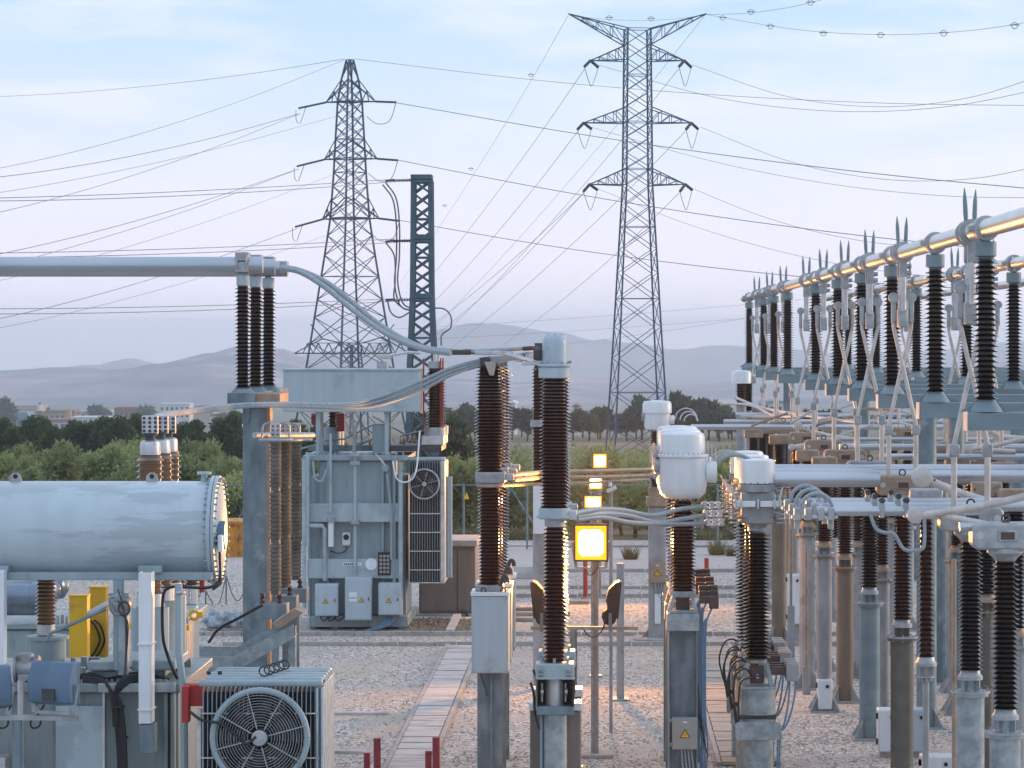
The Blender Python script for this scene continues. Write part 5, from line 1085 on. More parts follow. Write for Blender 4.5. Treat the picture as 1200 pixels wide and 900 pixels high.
for k, r_ in enumerate((.36, .33, .3)):
    tag(MB().torus(Vector((C2X-.32, FL/80+k*1.6, z(562))), r_, .03, (0, 1, 0), 28, 8, PI*.0, PI*.98).build('loop_conductor', 'cable_alu'), ('nearest', 'middle', 'farthest')[k]+' big grey conductor loop arching left of the white caps', 'conductor', 'conductor loops left of the white caps')
mb = MB()
c = at(836, 602, 80); 
for k in range(3):
    t = thing('cable_connector', ('top', 'middle', 'bottom')[k]+' bolted connector block at the end of the wavy conductors under the big white head', 'connector', at(834+k*2, 592+k*10, 80), 'bolted connectors under the white head')
    MB().box(-.15, .14, -.05, .05, -.045, -.015).box(-.15, .14, -.05, .05, .015, .045).build('plate', 'alu', t, bevel=.004)
    for x in (-.1, 0, .1): MB().box(x-.03, x+.03, -.07, .07, -.055, .055).build('clamp', 'alu_dull', t, bevel=.01)

# ------------------------------------------------------------------ right-hand bay: overhead tube on insulators over beams
BX, BX2 = 4.4, 6.9
def busdist(px, X): return FL/((px-HX)/X)
TZ = 7.88
def tube_along(x, y0, y1, z, r, label, m='alu_bus'): tag(MB().cyl((x, y0, z), (x, y1, z), r, n=40).build('busbar_tube', m), label, 'busbar tube')
tube_along(BX, 24, 96, TZ, .105, 'long shiny tube receding over the front row of black insulators at the right')
tube_along(BX2, 36, 100, TZ, .095, 'second shiny tube receding behind the first at the right')
tube_along(9.4, 50, 100, TZ, .095, 'third, farthest right receding tube, mostly outside the picture')
def bus_support(X, y, label, grp, proto=None):
    if proto: return dup(proto, (X, y, 0), label)
    t = thing('post_insulator', label, 'insulator', (X, y, 0), grp)
    z0, z1 = 5.91, 7.53
    MB().lathe([(.2, -.14), (.18, -.1), (.12, -.02), (.115, 0)], (0, 0, z0), n=20).build('base_flange', 'beam_paint', t)
    mb = MB()
    for sx in (-1, 1): mb.prism([(sx*.12, z0-.02), (sx*.3, z0-.14), (sx*.12, z0-.14)], -.012, .012)
    mb.build('base_gusset', 'beam_paint', t, smooth=False)
    insul(t, 0, 0, z0, z1, .086, .158, 27, 'porcelain_dark', seg=24, belly=.05)
    MB().cyl((0, 0, z1), (0, 0, z1+.025), .09, n=24).cyl((0, 0, z1+.025), (0, 0, z1+.2), .125, n=28).build('cap', 'beam_paint', t, bevel=.012)
    MB().box(-.05, .05, -.06, .06, z1+.2, z1+.25).build('cap_bracket', 'alu_cast', t, bevel=.01)
    MB().lathe([(.105, -.13), (.145, -.12), (.15, 0), (.145, .12), (.105, .13)], (0, 0, TZ), (0, 1, 0), 28, cap=False).build('tube_clamp', 'alu_cast', t); MB().box(.10, .2, -.1, .1, TZ-.035, TZ+.035).box(-.2, -.1, -.1, .1, TZ-.035, TZ+.035).build('clamp_ears', 'alu_cast', t, bevel=.01)
    return t
F_ins = [1155, 1096, 1045.6, 1010, 982, 956, 923, 907, 895, 878]
grp1 = 'black insulators in the front row under the receding tube'
ordn = ['nearest and largest', 'second', 'third', 'fourth', 'fifth', 'sixth', 'seventh', 'eighth', 'ninth', 'tenth', 'eleventh', 'twelfth']
PI0 = None
for i, px in enumerate(F_ins):
    y = busdist(px, BX); lab = ordn[i]+' black insulator from the right in the front row under the receding tube'
    if i == len(F_ins)-1: lab = 'last and smallest black insulator at the far left end of the receding tube'
    r_ = bus_support(BX, y, lab, grp1, PI0); PI0 = PI0 or r_
for i, px in enumerate((1188, 1133, 1074, 1027, 994)):
    bus_support(BX2, busdist(px, BX2), ordn[i].replace(' and largest', '')+' black insulator from the right in the second row, under the rear receding tube', '', PI0)['group'] = 'black insulators in the second row'
for i, y in enumerate((58, 65, 75.8)):
    bus_support(9.4, y, ordn[i].replace(' and largest', '')+' black insulator of the third row near the right edge of the picture', '', PI0)['group'] = 'black insulators in the third row'
BM = None
cols_ = []
for i, px in enumerate(F_ins):
    y = busdist(px, BX)
    lab = ordn[i].replace('nearest and largest', 'nearest')+' blue-green box beam from the viewer under the receding tubes'
    if BM is None:
        BM = thing('beam', lab, 'beam', (0, y, 0), 'box beams under the receding tubes')
        MB().box(BX-.22, 12.5, -.17, .17, 5.56, 5.765).build('box_section', 'beam_paint', BM, bevel=.008); MB().box(BX-.235, BX-.22, -.18, .18, 5.55, 5.775).build('end_plate', 'arm_white', BM, bevel=.004)
    else: dup(BM, (0, y, 0), lab)
t = thing('beam_column', 'x', 'column', (6.6, 56.5, 0), 'round grey columns carrying the box beams')
MB().cyl((0, 0, .03), (0, 0, 5.42), .17, n=32).build('shaft', 'galv_post', t); MB().box(-.3, .3, -.3, .3, 0, .03).build('base_plate', 'galv', t); MB().box(-.22, .22, -.22, .22, 5.42, 5.56).build('head_plate', 'beam_paint', t)
for k in range(4):
    a = PI/4+PI/2*k; c_, s_ = math.cos(a), math.sin(a); mb = MB(); mb.bar((c_*.16, s_*.16, .03), (c_*.34, s_*.34, .03), .02, .02)
    mb = MB(); n_ = [(c_*.17, s_*.17, .03), (c_*.38, s_*.38, .03), (c_*.17, s_*.17, .32)]; w_ = Vector((-s_, c_, 0))*.012
    mb.v = [tuple(Vector(q_)+w_) for q_ in n_]+[tuple(Vector(q_)-w_) for q_ in n_]; mb.f = [(0, 1, 2), (5, 4, 3), (0, 3, 4, 1), (1, 4, 5, 2), (2, 5, 3, 0)]; mb.build('foot_gusset', 'post_grey', t, smooth=False)
BC = t
y_b = [busdist(px, BX) for px in F_ins]
bc_spots = [(6.6, y_b[2]), (5.5, y_b[3]), (6.6, y_b[4]), (8.6, y_b[5]), (6.2, y_b[6]), (8.6, y_b[8]), (5.6, y_b[9]), (9.6, y_b[3]), (10.5, y_b[0]), (10.5, y_b[1])]
for i, (X, y) in enumerate(bc_spots):
    lab = ordn[i].replace('nearest and largest', 'first')+' round grey column counted along the box beams at the right'
    if i == 0: t.location = (X, y, 0); t['label'] = lab
    else: dup(t, (X, y, 0), lab)
# hanging contacts on the tube + pantograph disconnectors beneath
def pantograph(X, y, label, proto=None, open_=0.0):
    if proto: return dup(proto, (X, y, 0), label)
    t = thing('pantograph_disconnector', label, 'disconnector', (X, y, 0), 'pantograph disconnectors under the receding tubes')
    return t
def adapter(t, z, r, m, cm):
    a_ = MB().cyl((0, 0, z), (0, 0, z+.02), r+.07, n=28).cyl((0, 0, z+.155), (0, 0, z+.175), .15, n=24)
    for k in range(8):
        a = PI*2*k/8; a_.cyl((math.cos(a)*(r+.035), math.sin(a)*(r+.035), z-.05), (math.cos(a)*(r+.035), math.sin(a)*(r+.035), z+.045), .014, n=6)
    a_.build('adapter_flange', m, t)
    n_ = MB().cyl((0, 0, z+.02), (0, 0, z+.155), .075, n=20)
    for k in range(4):
        a = PI/4+PI/2*k; c_, s_ = math.cos(a), math.sin(a); n_.bar((c_*.06, s_*.06, z+.09), (c_*.14, s_*.14, z+.09), .014, .13)
    n_.build('adapter_neck', cm, t, smooth=False)
    MB().lathe([(.15, 0), (.15, .02), (.125, .05), (.11, .105)], (0, 0, z+.175), n=24).build('insulator_foot', m, t)
def build_panto(X, y, label, colm, insm, zt_col=2.3, headm='cast_tan_lit', r_col=.155, arms=True, gusset=True, twin=False):
    t = thing('pantograph_disconnector', label, 'disconnector', (X, y, 0), 'pantograph disconnectors under the receding tubes')
    MB().cyl((0, 0, .03), (0, 0, zt_col), r_col, n=32).build('column', colm, t); MB().cyl((0, 0, zt_col), (0, 0, zt_col+.04), r_col+.05, n=28).build('column_flange', colm, t); MB().box(-.3, .3, -.3, .3, 0, .03).build('base_plate', 'concrete', t)
    if gusset:
        for k in range(4):
            a = PI/4+PI/2*k; g_ = link('foot_gusset', BC.children[3].data, t); g_.rotation_euler = (0, 0, PI/2*k); 
    zi = zt_col+.28
    adapter(t, zt_col+.04, r_col, 'alu_cast' if colm != 'post_brown' else 'cast_tan_lit', colm)
    z1 = 4.18
    for xx in ((0,) if not twin else (0, .34)): insul(t, xx, .0 if xx == 0 else .5, zi+.03, z1, .098, .158, 30 if twin is False else 26, insm, seg=24)
    MB().lathe([(.115, 0), (.13, .03), (.2, .09), (.2, .14)], (0, 0, z1), n=24).build('neck', 'alu_cast', t)
    hd = MB().prism([(-.38, 4.36), (-.33, 4.31), (.33, 4.31), (.38, 4.36), (.38, 4.55), (.33, 4.60), (-.33, 4.60), (-.38, 4.55)], -.2, .2).build('gear_head', headm, t, bevel=.025)
    MB().box(-.11, .11, -.215, -.2, 4.40, 4.53).build('head_cover', headm, hd, bevel=.008); MB().box(-.075, .075, -.221, -.215, 4.425, 4.505).build('cover_plate', 'dark_brown', hd)
    MB().torus((0, -.05, 4.645), .045, .012, (0, 1, 0), 20, 6).build('lifting_ring', 'dark', hd)
    for sx in (-1, 1): MB().cyl((sx*.30, -.215, 4.47), (sx*.30, -.2, 4.47), .04, n=16).build('head_boss', 'alu_dull', hd)
    if arms:
        for sx in (-1, 1):
            MB().cyl((sx*.2, -.05, 4.42), (sx*.2, -.05, 5.22), .037, n=12).build('lower_rod', 'arm_white', t)
            MB().box(sx*.2-.06, sx*.2+.06, -.1, .0, 5.2, 5.35).build('elbow_joint', 'alu_cast', t, bevel=.015)
            MB().tube([(sx*.2, -.05-sx*.02, 5.33), (sx*.03, -.05-sx*.02, 6.10), (-sx*.05, -.05-sx*.02, 6.42), (-sx*.13, -.05-sx*.02, 6.78), (-sx*.13, -.05-sx*.02, 7.1)], .03, 8).build('scissor_arm', 'arm_white', t)
            MB().box(-sx*.13-.035, -sx*.13+.035, -.12, -.02, 6.85, 7.22).build('contact_jaw', 'alu_cast', t, bevel=.012); MB().cyl((-sx*.13, -.13, 7.22), (-sx*.13, -.01, 7.22), .075, n=20).build('jaw_roller', 'alu_cast', t)
    return t
def hanger(X, y, label, proto=None):
    if proto: return dup(proto, (X, y, 0), label)
    t = thing('hanging_contact', label, 'contact', (X, y, 0), 'hanging contacts clamped on the tubes')
    for dy in (-.17, .17):
        MB().lathe([(.105, -.05), (.16, -.045), (.16, .045), (.105, .05)], (0, dy, TZ), (0, 1, 0), 32, cap=False).build('clamp_ring', 'alu_cast', t)
        MB().cyl((0, dy, 7.02), (0, dy, TZ-.14), .045, n=14).build('contact_rod', 'alu_dull', t); MB().box(-.055, .055, dy-.045, dy+.045, TZ-.36, TZ-.12).build('rod_clamp', 'alu_cast', t, bevel=.01)
        mb = MB()
        for k in (0, 1): mb.cyl((.055, dy, TZ-.30+.1*k), (.12, dy, TZ-.30+.1*k), .035, n=10)
        mb.build('clamp_bolt', 'alu_cast', t); 
        MB().lathe([(.024, 0), (.03, .1), (.027, .26), (.006, .4)], (-.07 if dy < 0 else .07, dy, TZ+.13), (-.05 if dy < 0 else .04, 0, 1), 12).build('arcing_horn', 'beam_paint', t)
    MB().box(-.06, .06, -.2, .2, 6.78, 7.05).build('contact_bar', 'alu_cast', t, bevel=.015)
    return t
pan_px = [(1178, 'galv', 'porcelain_dark', 'alu_cast', 2.25), (1137, 'galv', 'porcelain_dark', 'alu_cast', 2.33), (1057, 'post_olive', 'porcelain', 'cast_tan_lit', 2.17), (1019, 'beam_paint', 'porcelain_dark', 'post_grey', 2.2), (990, 'post_brown', 'porcelain', 'cast_tan_lit', 2.4), (965, 'post_grey', 'porcelain', 'cast_tan_lit', 2.3), (945, 'post_grey', 'porcelain', 'cast_tan_lit', 2.3), (918, 'post_brown', 'porcelain', 'cast_tan_lit', 2.4), (902, 'post_grey', 'porcelain', 'cast_tan_lit', 2.4), (887, 'post_grey', 'porcelain', 'cast_tan_lit', 2.4)]
HG = None
for i, (px, cm, im, hm, zc) in enumerate(pan_px):
    y = busdist(px, BX)
    desc = {'galv': 'shiny galvanised', 'post_olive': 'dark olive', 'beam_paint': 'blue-green', 'post_brown': 'brown', 'post_grey': 'pale grey'}[cm]
    build_panto(BX, y, ordn[i]+' pantograph disconnector in the front row, on a '+desc+' column', cm, im, zc, hm, r_col=(.17 if i < 4 else .155), arms=(i not in (0,)), twin=(i in (5, 7)))
    if i:
        h_ = hanger(BX, y, ordn[i-1]+' hanging twin contact from the right clamped on the front receding tube', HG); HG = HG or h_
P2 = None
for i, px in enumerate((1160, 1119, 1063, 1010)):
    y = busdist(px, BX2); lab = ordn[i]+' pantograph disconnector in the second row at the right'
    if P2 is None: P2 = build_panto(BX2, y, lab, 'post_grey', 'porcelain', 2.3, 'cast_tan_lit')
    else: dup(P2, (BX2, y, 0), lab)
    hanger(BX2, y, ordn[i]+' hanging contact from the right on the second receding tube', HG)
# connecting tubes running left-right at head height
CT = [(107, 3.9, 13, .055, 'pale tube nearest the viewer, entering the nearest pantograph head'), (98, 2.55, 4.3, .062, 'front short pale tube from the arched loops to the right'), (95.5, 2.55, 7, .062, 'middle short pale tube just behind the front one'), (93, 2.55, 7, .062, 'rear short pale tube of the three above the arched loops'),
      (80, 2.5, 4.05, .118, 'front thick silvery tube running right from the nearest white cap'), (77.6, 2.5, 12, .118, 'middle thick silvery tube running right from the white caps'), (75.3, 2.5, 12, .118, 'rear thick silvery tube running right from the white caps'),
      (67, 4.9, 12, .06, 'thin tube running right behind the second-row scissor arms, lowest'), (61.5, 4.5, 11, .07, 'thin tube crossing behind the scissor arms at mid height'), (57, 4.4, 8, .05, 'thin tube crossing behind the scissor arms, upper'), (50, 2.05, 11, .07, 'far pale tube running right from the smaller white head'), (47, 3, 11, .07, 'far pale tube just above the one from the smaller white head'), (43, 3.6, 11, .07, 'farthest pale tube crossing the bay below the box beams')]
for s_, xa, xb, r_, lab in CT:
    y = FL/s_; tag(MB().cyl((xa, y, 4.55), (xb, y, 4.55), r_*.94, n=28).build('connecting_tube', 'alu_pipe'), lab, 'busbar tube')
for i, (s_, r_) in enumerate(((98, .19), (95.5, .19), (93, .19))):
    y = FL/s_
    tag(MB().torus((2.55, y, 4.57), r_, .026, (0, 1, 0), 28, 8, 0, PI).build('loop_conductor', 'cable_alu'), ('front', 'middle', 'rear')[i]+' of the small arched loops at the left end of the short pale tubes', 'conductor', 'arched loops on the short pale tubes')
    t = thing('loop_connector', ('front', 'middle', 'rear')[i]+' cast connector carrying the small arched loops right of the white caps', 'connector', (2.5, y, 4.5), 'cast connectors under the arched loops')
    MB().box(-.25, .3, -.06, .06, -.04, .0).build('bar', 'alu_dull', t, bevel=.008)
    for x in (-.18, -.05, .1, .22): MB().box(x-.04, x+.04, -.09, .09, -.06, .09).build('clamp', 'alu_cast', t, bevel=.012)
    for x in (-.18, .22): MB().cyl((x, 0, -.04), (x, 0, -.16), .035, n=12).build('stud', 'alu_cast', t)
    for x_ in (3.33, 3.62):
        q_ = thing('tube_strap', ('left' if x_ < 3.5 else 'right')+' upright strap clamp on the '+('front', 'middle', 'rear')[i]+' short pale tube', 'clamp', (x_, y, 4.55), 'strap clamps on the short pale tubes')
        MB().box(-.03, .03, -.075, .075, -.08, .12).build('strap', 'alu_cast', q_, bevel=.01); MB().cyl((0, -.08, .13), (0, .08, .13), .035, n=14).build('strap_bolt', 'dark', q_)
c = thing('conductor_bridge', 'grey U-shaped conductor hanging under the front short pale tube', 'conductor', (3.47, FL/98, 4.3)); MB().tube(smoothpts([(-.28, -.1, .2), (-.22, -.1, .05), (-.12, -.1, 0), (0, -.1, -.02), (.12, -.1, -.2), (.32, -.1, -.2), (.36, -.1, -.1), (.36, -.1, .2)], 5), .022, 8).build('bent_bar', 'cable_alu', c)
# centre-break arms (white) reaching from heads
def arm(label, pts, r, ball=None, m='arm_white', bolts=0):
    P_ = [at(*p) for p in pts]; t = thing('switch_arm', label, 'disconnector arm', P_[0], 'white disconnector arms')
    o0 = P_[0]; L_ = [p-o0 for p in P_]
    MB().tube(L_ if len(L_) == 2 else smoothpts(L_, 6), r, 10).build('arm_tube', m, t)
    if ball: MB().lathe([(ball*.5, -ball*.7), (ball, -ball*.5), (ball, ball*.5), (ball*.5, ball*.7)], (0, 0, 0), (0, 1, 0), 24).build('contact_drum', m, t)
    for k in range(bolts):
        p = L_[0].lerp(L_[-1], .1+.16*k); MB().cyl(p+Vector((0, -r-.012, .0)), p+Vector((0, -r+.01, 0)), .016, n=10).build('arm_bolt', 'dark', t)
    return t
arm('big curved white switch arm with a round drum reaching right from the tan head', [(1080, 559, 92), (1110, 572, 92), (1148, 585, 92), (1180, 590, 93), (1230, 594, 95)], .055, .13, bolts=4)
arm('lower straight white arm crossing under the big curved switch arm', [(1076, 605, 101), (1130, 596, 101), (1175, 588, 101), (1230, 574, 101)], .045)
arm('white arm running down right into the nearest grey head', [(1072, 604, 101), (1110, 606, 101), (1158, 615, 103)], .04, .09)
arm('white curved arm behind the nearest box beam at the right edge', [(1160, 505, 64), (1178, 512, 64), (1230, 515, 64)], .05)
arm('short white arm pair below the nearest box beam, lower tube', [(1135, 527, 66), (1160, 523, 66), (1200, 514, 66)], .045, .07)
arm('white arm with rounded end pointing right beneath the nearest box beam', [(1150, 527, 67), (1190, 529, 67)], .04)
arm('pinkish switch arm bending right from the glowing tan head', [(935, 499, 55), (960, 508, 55), (985, 513, 55), (1030, 519, 56)], .05, .1, bolts=3)
arm('long thin switch arm sloping down right from the far left of the bay', [(862, 466, 45), (890, 477, 46), (925, 484, 48), (965, 490, 50), (1005, 495, 52)], .035, .06)
arm('second long thin switch arm crossing over the first at the far left of the bay', [(846, 473, 45), (880, 475, 46), (910, 488, 47), (945, 486, 48)], .035, .06)
arm('tan switch arm lying level left of the far brown head', [(868, 488, 47), (910, 489, 47)], .04)
arm('lower forked switch arm meeting at the far rounded joint', [(928, 524, 57), (955, 519, 57), (985, 512, 57)], .04, .07)
arm('lowest level switch arm from the far rounded joint', [(930, 524, 57), (980, 527, 57)], .035)
arm('far white switch arm sloping up right behind the scissor arms', [(985, 478, 44), (1010, 470, 44), (1040, 466, 44)], .035)
arm('far white switch arm reaching right below the box beams', [(1000, 480, 44), (1050, 481, 44)], .03, .06)
arm('far rounded switch arm between the second and third scissor pairs', [(1030, 476, 47), (1050, 480, 47), (1066, 484, 47)], .035, .08)
rgb = random.Random(8)
pl_ = ['leftmost', 'second', 'third', 'fourth', 'fifth', 'sixth', 'seventh', 'eighth', 'ninth', 'tenth', 'eleventh', 'twelfth', 'thirteenth', 'fourteenth']
for k in range(14):
    px = 905+k*20+rgb.uniform(-6, 6); s_ = rgb.uniform(43, 57); yy = HY+(EYE-4.75)*s_+rgb.uniform(-14, 12); w_ = rgb.uniform(22, 50); dy = rgb.uniform(-9, 9)
    arm(pl_[k]+' thin pale brace in the far tangle below the box beams, counted from the left', [(px-w_/2, yy-dy, s_), (px, yy-dy*.2-2, s_+.3), (px+w_/2, yy+dy, s_+.8)], rgb.uniform(.022, .036), .05 if k % 2 else None, 'arm_white' if k % 3 else 'cast_tan_lit')
# extra post insulators on plain columns filling the bay
def post_unit(px, s, label, colm, zc, r_col, insm='porcelain', rc=.095, rs=.15, head='tan', zt=4.3, proto=None):
    f = F(px, s); t = thing('support_insulator', label, 'insulator', f.loc, 'insulators on round columns in the right bay')
    MB().cyl((0, 0, .03), (0, 0, zc), r_col, n=28).build('column', colm, t); MB().cyl((0, 0, zc), (0, 0, zc+.04), r_col+.04, n=24).build('column_flange', colm, t); MB().box(-.26, .26, -.26, .26, 0, .03).build('base_plate', 'concrete', t)
    for k in range(4): g_ = link('foot_gusset', BC.children[3].data, t); g_.rotation_euler = (0, 0, PI/2*k)
    adapter(t, zc+.0, r_col, 'cast_tan_lit' if head == 'tan' else 'alu_cast', colm)
    insul(t, 0, 0, zc+.28, zt, rc, rs, 30, insm, seg=22)
    MB().box(-.22, .22, -.14, .14, zt, zt+.22).build('head', 'cast_tan_lit' if head == 'tan' else 'alu_cast', t, bevel=.03)
    return t
post_unit(1085, 86, 'reddish insulator on a slim pipe beside the dark olive column', 'post_grey', 2.0, .045, zt=4.35, rc=.075, rs=.125, head='grey')
post_unit(913, 53.4, 'brown sunlit column standing right behind the black ribbed instrument transformer', 'post_brown', 3.35, .165)
post_unit(883, 50, 'far dark insulator just left of the white caps, front one', 'post_grey', 2.6, .12, 'porcelain_dark')
post_unit(893, 48, 'far dark insulator just left of the white caps, rear one', 'post_grey', 2.6, .12, 'porcelain_dark')
post_unit(1033, 68, 'reddish insulator behind the blue-green column', 'post_grey', 2.45, .14)
post_unit(1190, 84, 'black insulator behind the nearest pantograph near the right edge', 'post_grey', 2.3, .15, 'porcelain_dark')
post_unit(1156, 80, 'dark insulator on a brown column between the two nearest galvanised columns', 'post_olive', 2.6, .09, 'porcelain_dark')
post_unit(1007, 60, 'reddish insulator on a grey column left of the blue-green column', 'post_grey', 2.4, .14)
post_unit(1122, 66.5, 'grey column with reddish insulator in the middle of the right bay', 'galv_post', 2.7, .16)
post_unit(877, 41, 'small far black insulator at the left end under the receding tube with a pale cap', 'post_grey', 4.3, .13, 'porcelain_dark', zt=5.35, head='grey')
f = F(876, 41); t = thing('instrument_transformer', 'small far pale drum capped unit at the left end below the receding tube', 'transformer', (f.loc[0]-.2, f.d-.5, 0)); MB().lathe([(.28, 0), (.28, .3), (.24, .36), (.05, .38)], (0, 0, f.z(449)), n=28).build('white_cap', 'white', t); insul(t, 0, 0, f.z(475), f.z(449), .12, .19, 10, 'porcelain'); MB().cyl((0, 0, 0), (0, 0, f.z(475)), .14, n=20).build('post', 'post_grey', t)
post_unit(946, 62, 'first pale grey column beside the brown sunlit one, with its dark insulator', 'post_grey', 2.9, .15)
post_unit(966, 66, 'second pale grey column right of the brown sunlit one', 'post_grey', 2.75, .135)
post_unit(1140, 74, 'dark insulator on a blue-grey column just behind the second galvanised column', 'galv_post', 2.6, .12, 'porcelain_dark')
post_unit(1176, 69, 'reddish insulator on a grey column behind the nearest pantograph', 'galv_post', 2.6, .15)
post_unit(1102, 61, 'blue-grey round column standing in the gap left of the galvanised columns', 'galv_post', 4.0, .16)
post_unit(930, 47, 'far reddish insulator between the brown column and the pale grey ones', 'post_grey', 2.6, .13)
post_unit(975, 50, 'far dark insulator behind the thick silvery tubes at the white caps', 'post_grey', 2.6, .13, 'porcelain_dark')
post_unit(1046, 56, 'far reddish insulator behind the tan pantograph head', 'post_grey', 2.6, .13)
# thin vertical pipes, drive rods
for px, s_, y0_, lab in ((945, 63, 640, 'thin drive pipe beside the pale grey column'), (927, 58, 620, 'thin drive pipe right of the brown sunlit column'), (1118, 90, 655, 'thin drive pipe left of the second galvanised column')):
    f = F(px, s_); t = thing('drive_rod', lab, 'rod', f.loc, 'drive rods down the columns'); MB().cyl((0, 0, 1.2 if px == 927 else .5), (0, 0, f.z(y0_)), .03, n=10).build('rod', 'cast_tan_lit', t); MB().box(-.07, .07, -.07, .07, 0, 1.22 if px == 927 else .52).build('rod_bearing', 'post_grey', t)
# white drive cabinets
def cab(px, s, w_, ytop, ybot, label, m='white'):
    f = F(px, s); t = thing('drive_cabinet', label, 'cabinet', f.loc, 'white drive cabinets at the column feet'); z0, z1 = max(0.05, f.z(ybot)), f.z(ytop)
    MB().box(-w_/2, w_/2, -.2, .2, z0, z1).build('body', m, t, bevel=.02); MB().box(-w_/2+.02, w_/2-.02, -.215, -.2, z0+.02, z1-.02).build('door', m, t, bevel=.006)
    MB().cyl((w_*.15, -.235, z1-.12), (w_*.15, -.215, z1-.12), .03, n=14).build('lock', 'black', t)
    for zz in (z0+.12, z1-.15): MB().box(-w_/2-.035, -w_/2, -.15, -.05, zz, zz+.09).build('hinge', 'dark', t)
    MB().box(-w_/2+.03, w_/2-.03, -.15, .15, 0, z0).build('plinth', 'concrete', t)
cab(931, 54, .32, 673, 731, 'narrow white cabinet between the brown sunlit column and the pale grey column')
cab(1100, 78, .55, 884, 905, 'low white cabinet at the foot of the slim pipe near the bottom edge')
cab(1040, 74, .32, 830, 880, 'white cabinet glimpsed between the blue-green and dark olive columns')
cab(1075, 74, .3, 830, 880, 'pale blue cabinet right of the dark olive column', 'cabinet')
cab(966, 66, .26, 795, 834, 'small white box at the foot of a pale grey column')
cab(1196, 62, .4, 700, 790, 'grey cabinet at the right edge behind the nearest columns', 'cabinet')

# ------------------------------------------------------------------ yard: covered trenches, kerbs, poles, plants
def trench(xa, xb, ya, yb, step, label, m, name):
    t = tag(bpy.data.objects.new(name, None), kind='structure'); col.objects.link(t); n = int((yb-ya)/step)
    w_ = xb-xa; me = MB().box(.09, w_-.09, .02, step-.03, 0, .06).mesh('cover_slab', m, False)
    for k in range(n):
        o = link('cover_slab', me, t, (xa, ya+k*step, .012*random.random()+.01)); o.rotation_euler = (R(random.uniform(-.5, .5)), R(random.uniform(-.5, .5)), R(random.uniform(-.8, .8)))
    for x in (xa, xb-.08): MB().box(x, x+.08, ya, yb, -.05, .07).build('trench_edge', 'concrete', t, bevel=.01)
trench(-3.38, -2.62, 44, 66, .72, '', 'slab', 'cable_trench')
trench(1.75, 2.75, 47.5, 66, .62, '', 'plank', 'cable_trench')
def kerb(y, xa, xb, L_, name='kerb'):
    t = tag(bpy.data.objects.new(name, None), kind='structure'); col.objects.link(t); n = int((xb-xa)/L_); me = MB().box(0, L_-.025, 0, .16, -.06, .09).mesh('kerb_block', 'concrete', False)
    for k in range(n): o = link('kerb_block', me, t, (xa+k*L_, y+random.uniform(-.008, .008), random.uniform(-.012, .01))); o.rotation_euler[2] = R(random.uniform(-.6, .6))
for y_, xa, xb in ((FL/52.6, -9.3, 6), (FL/54.4, -8.2, 6)): kerb(y_, xa, xb, .42)
for y_ in (FL/44.3, FL/45.8): kerb(y_, -3.4, 7.5, .55)
kerb(FL/41.3, -2, 8, .8)
for (x0, x1, y, s_, lab) in ((388, 455, 838, 66.7, 'pale concrete beam lying on the gravel right of the fan radiator'), (388, 427, 884, 73.6, 'second pale concrete beam nearer the fan radiator')):
    f = F((x0+x1)/2, s_); tag(MB().box(f.loc[0]+f.x(x0), f.loc[0]+f.x(x1), f.d, f.d+.18, -.03, .05).build('concrete_beam', 'slab', bevel=.01), lab, 'concrete beam')
for i, (px, s_, top_) in enumerate(((430, 77, 882), (442, 77.5, 865), (502, 77.5, 868+12), (511, 78, 864))):
    f = F(px, s_); tag(MB().cyl((f.loc[0], f.d, 0), (f.loc[0], f.d, f.z(top_)), .05 if i % 2 == 0 else .055, n=16).build('marker_post', 'maroon', bevel=.006), ('short red post, leftmost of the left pair at the bottom edge', 'taller red post of the left pair at the bottom edge', 'short red post beside the slab walkway at the bottom edge', 'taller red post right of the slab walkway at the bottom edge')[i], 'post', 'red marker posts at the bottom edge')
for px, y0_, y1_, s_, lab in ((828, 654, 681, 45, 'red upright marker behind the dark junction boxes'), (686, 643, 700, 46, 'dark red upright marker by the glowing lamp mast')):
    f = F(px, s_); t = thing('hydrant_marker', lab, 'marker', f.loc, 'red markers far back in the yard'); MB().cyl((0, 0, 0), (0, 0, f.z(y0_)), .06, n=14).build('marker', 'red', t); MB().cyl((0, 0, 0), (0, 0, .05), .12, n=14).build('foot', 'concrete', t)
for px, y, s_, lab, r_ in ((739, 658, 39, 'dry green weed tuft on the pale ground right of the glowing lamps', .45), (841, 650, 38.2, 'low weed tuft right of the brown insulators on the pale ground', .55), (858, 652, 38.4, 'small weed tuft just beside the larger one on the pale ground', .35), (778, 641, 36.8, 'straggly weeds at the far edge of the yard', .5)):
    f = F(px, s_); mb = MB(); rg = random.Random(px)
    for k in range(160):
        a = rg.uniform(0, 2*PI); q_ = rg.random()*r_*.5; h_ = rg.uniform(.15, .5)*r_/.45; p0 = Vector((math.cos(a)*q_, math.sin(a)*q_, 0)); p1 = p0+Vector((math.cos(a)*h_*.5, math.sin(a)*h_*.5, h_)); n = len(mb.v); sd_ = Vector((-math.sin(a), math.cos(a), 0))*.02
        mb.v += [tuple(p0-sd_), tuple(p0+sd_), tuple(p1)]; mb.f.append((n, n+1, n+2))
    o = mb.build('weed_tuft', 'leaf_weed', None, smooth=False); o.location = f.loc; tag(o, lab, 'weed', 'weeds in the yard')
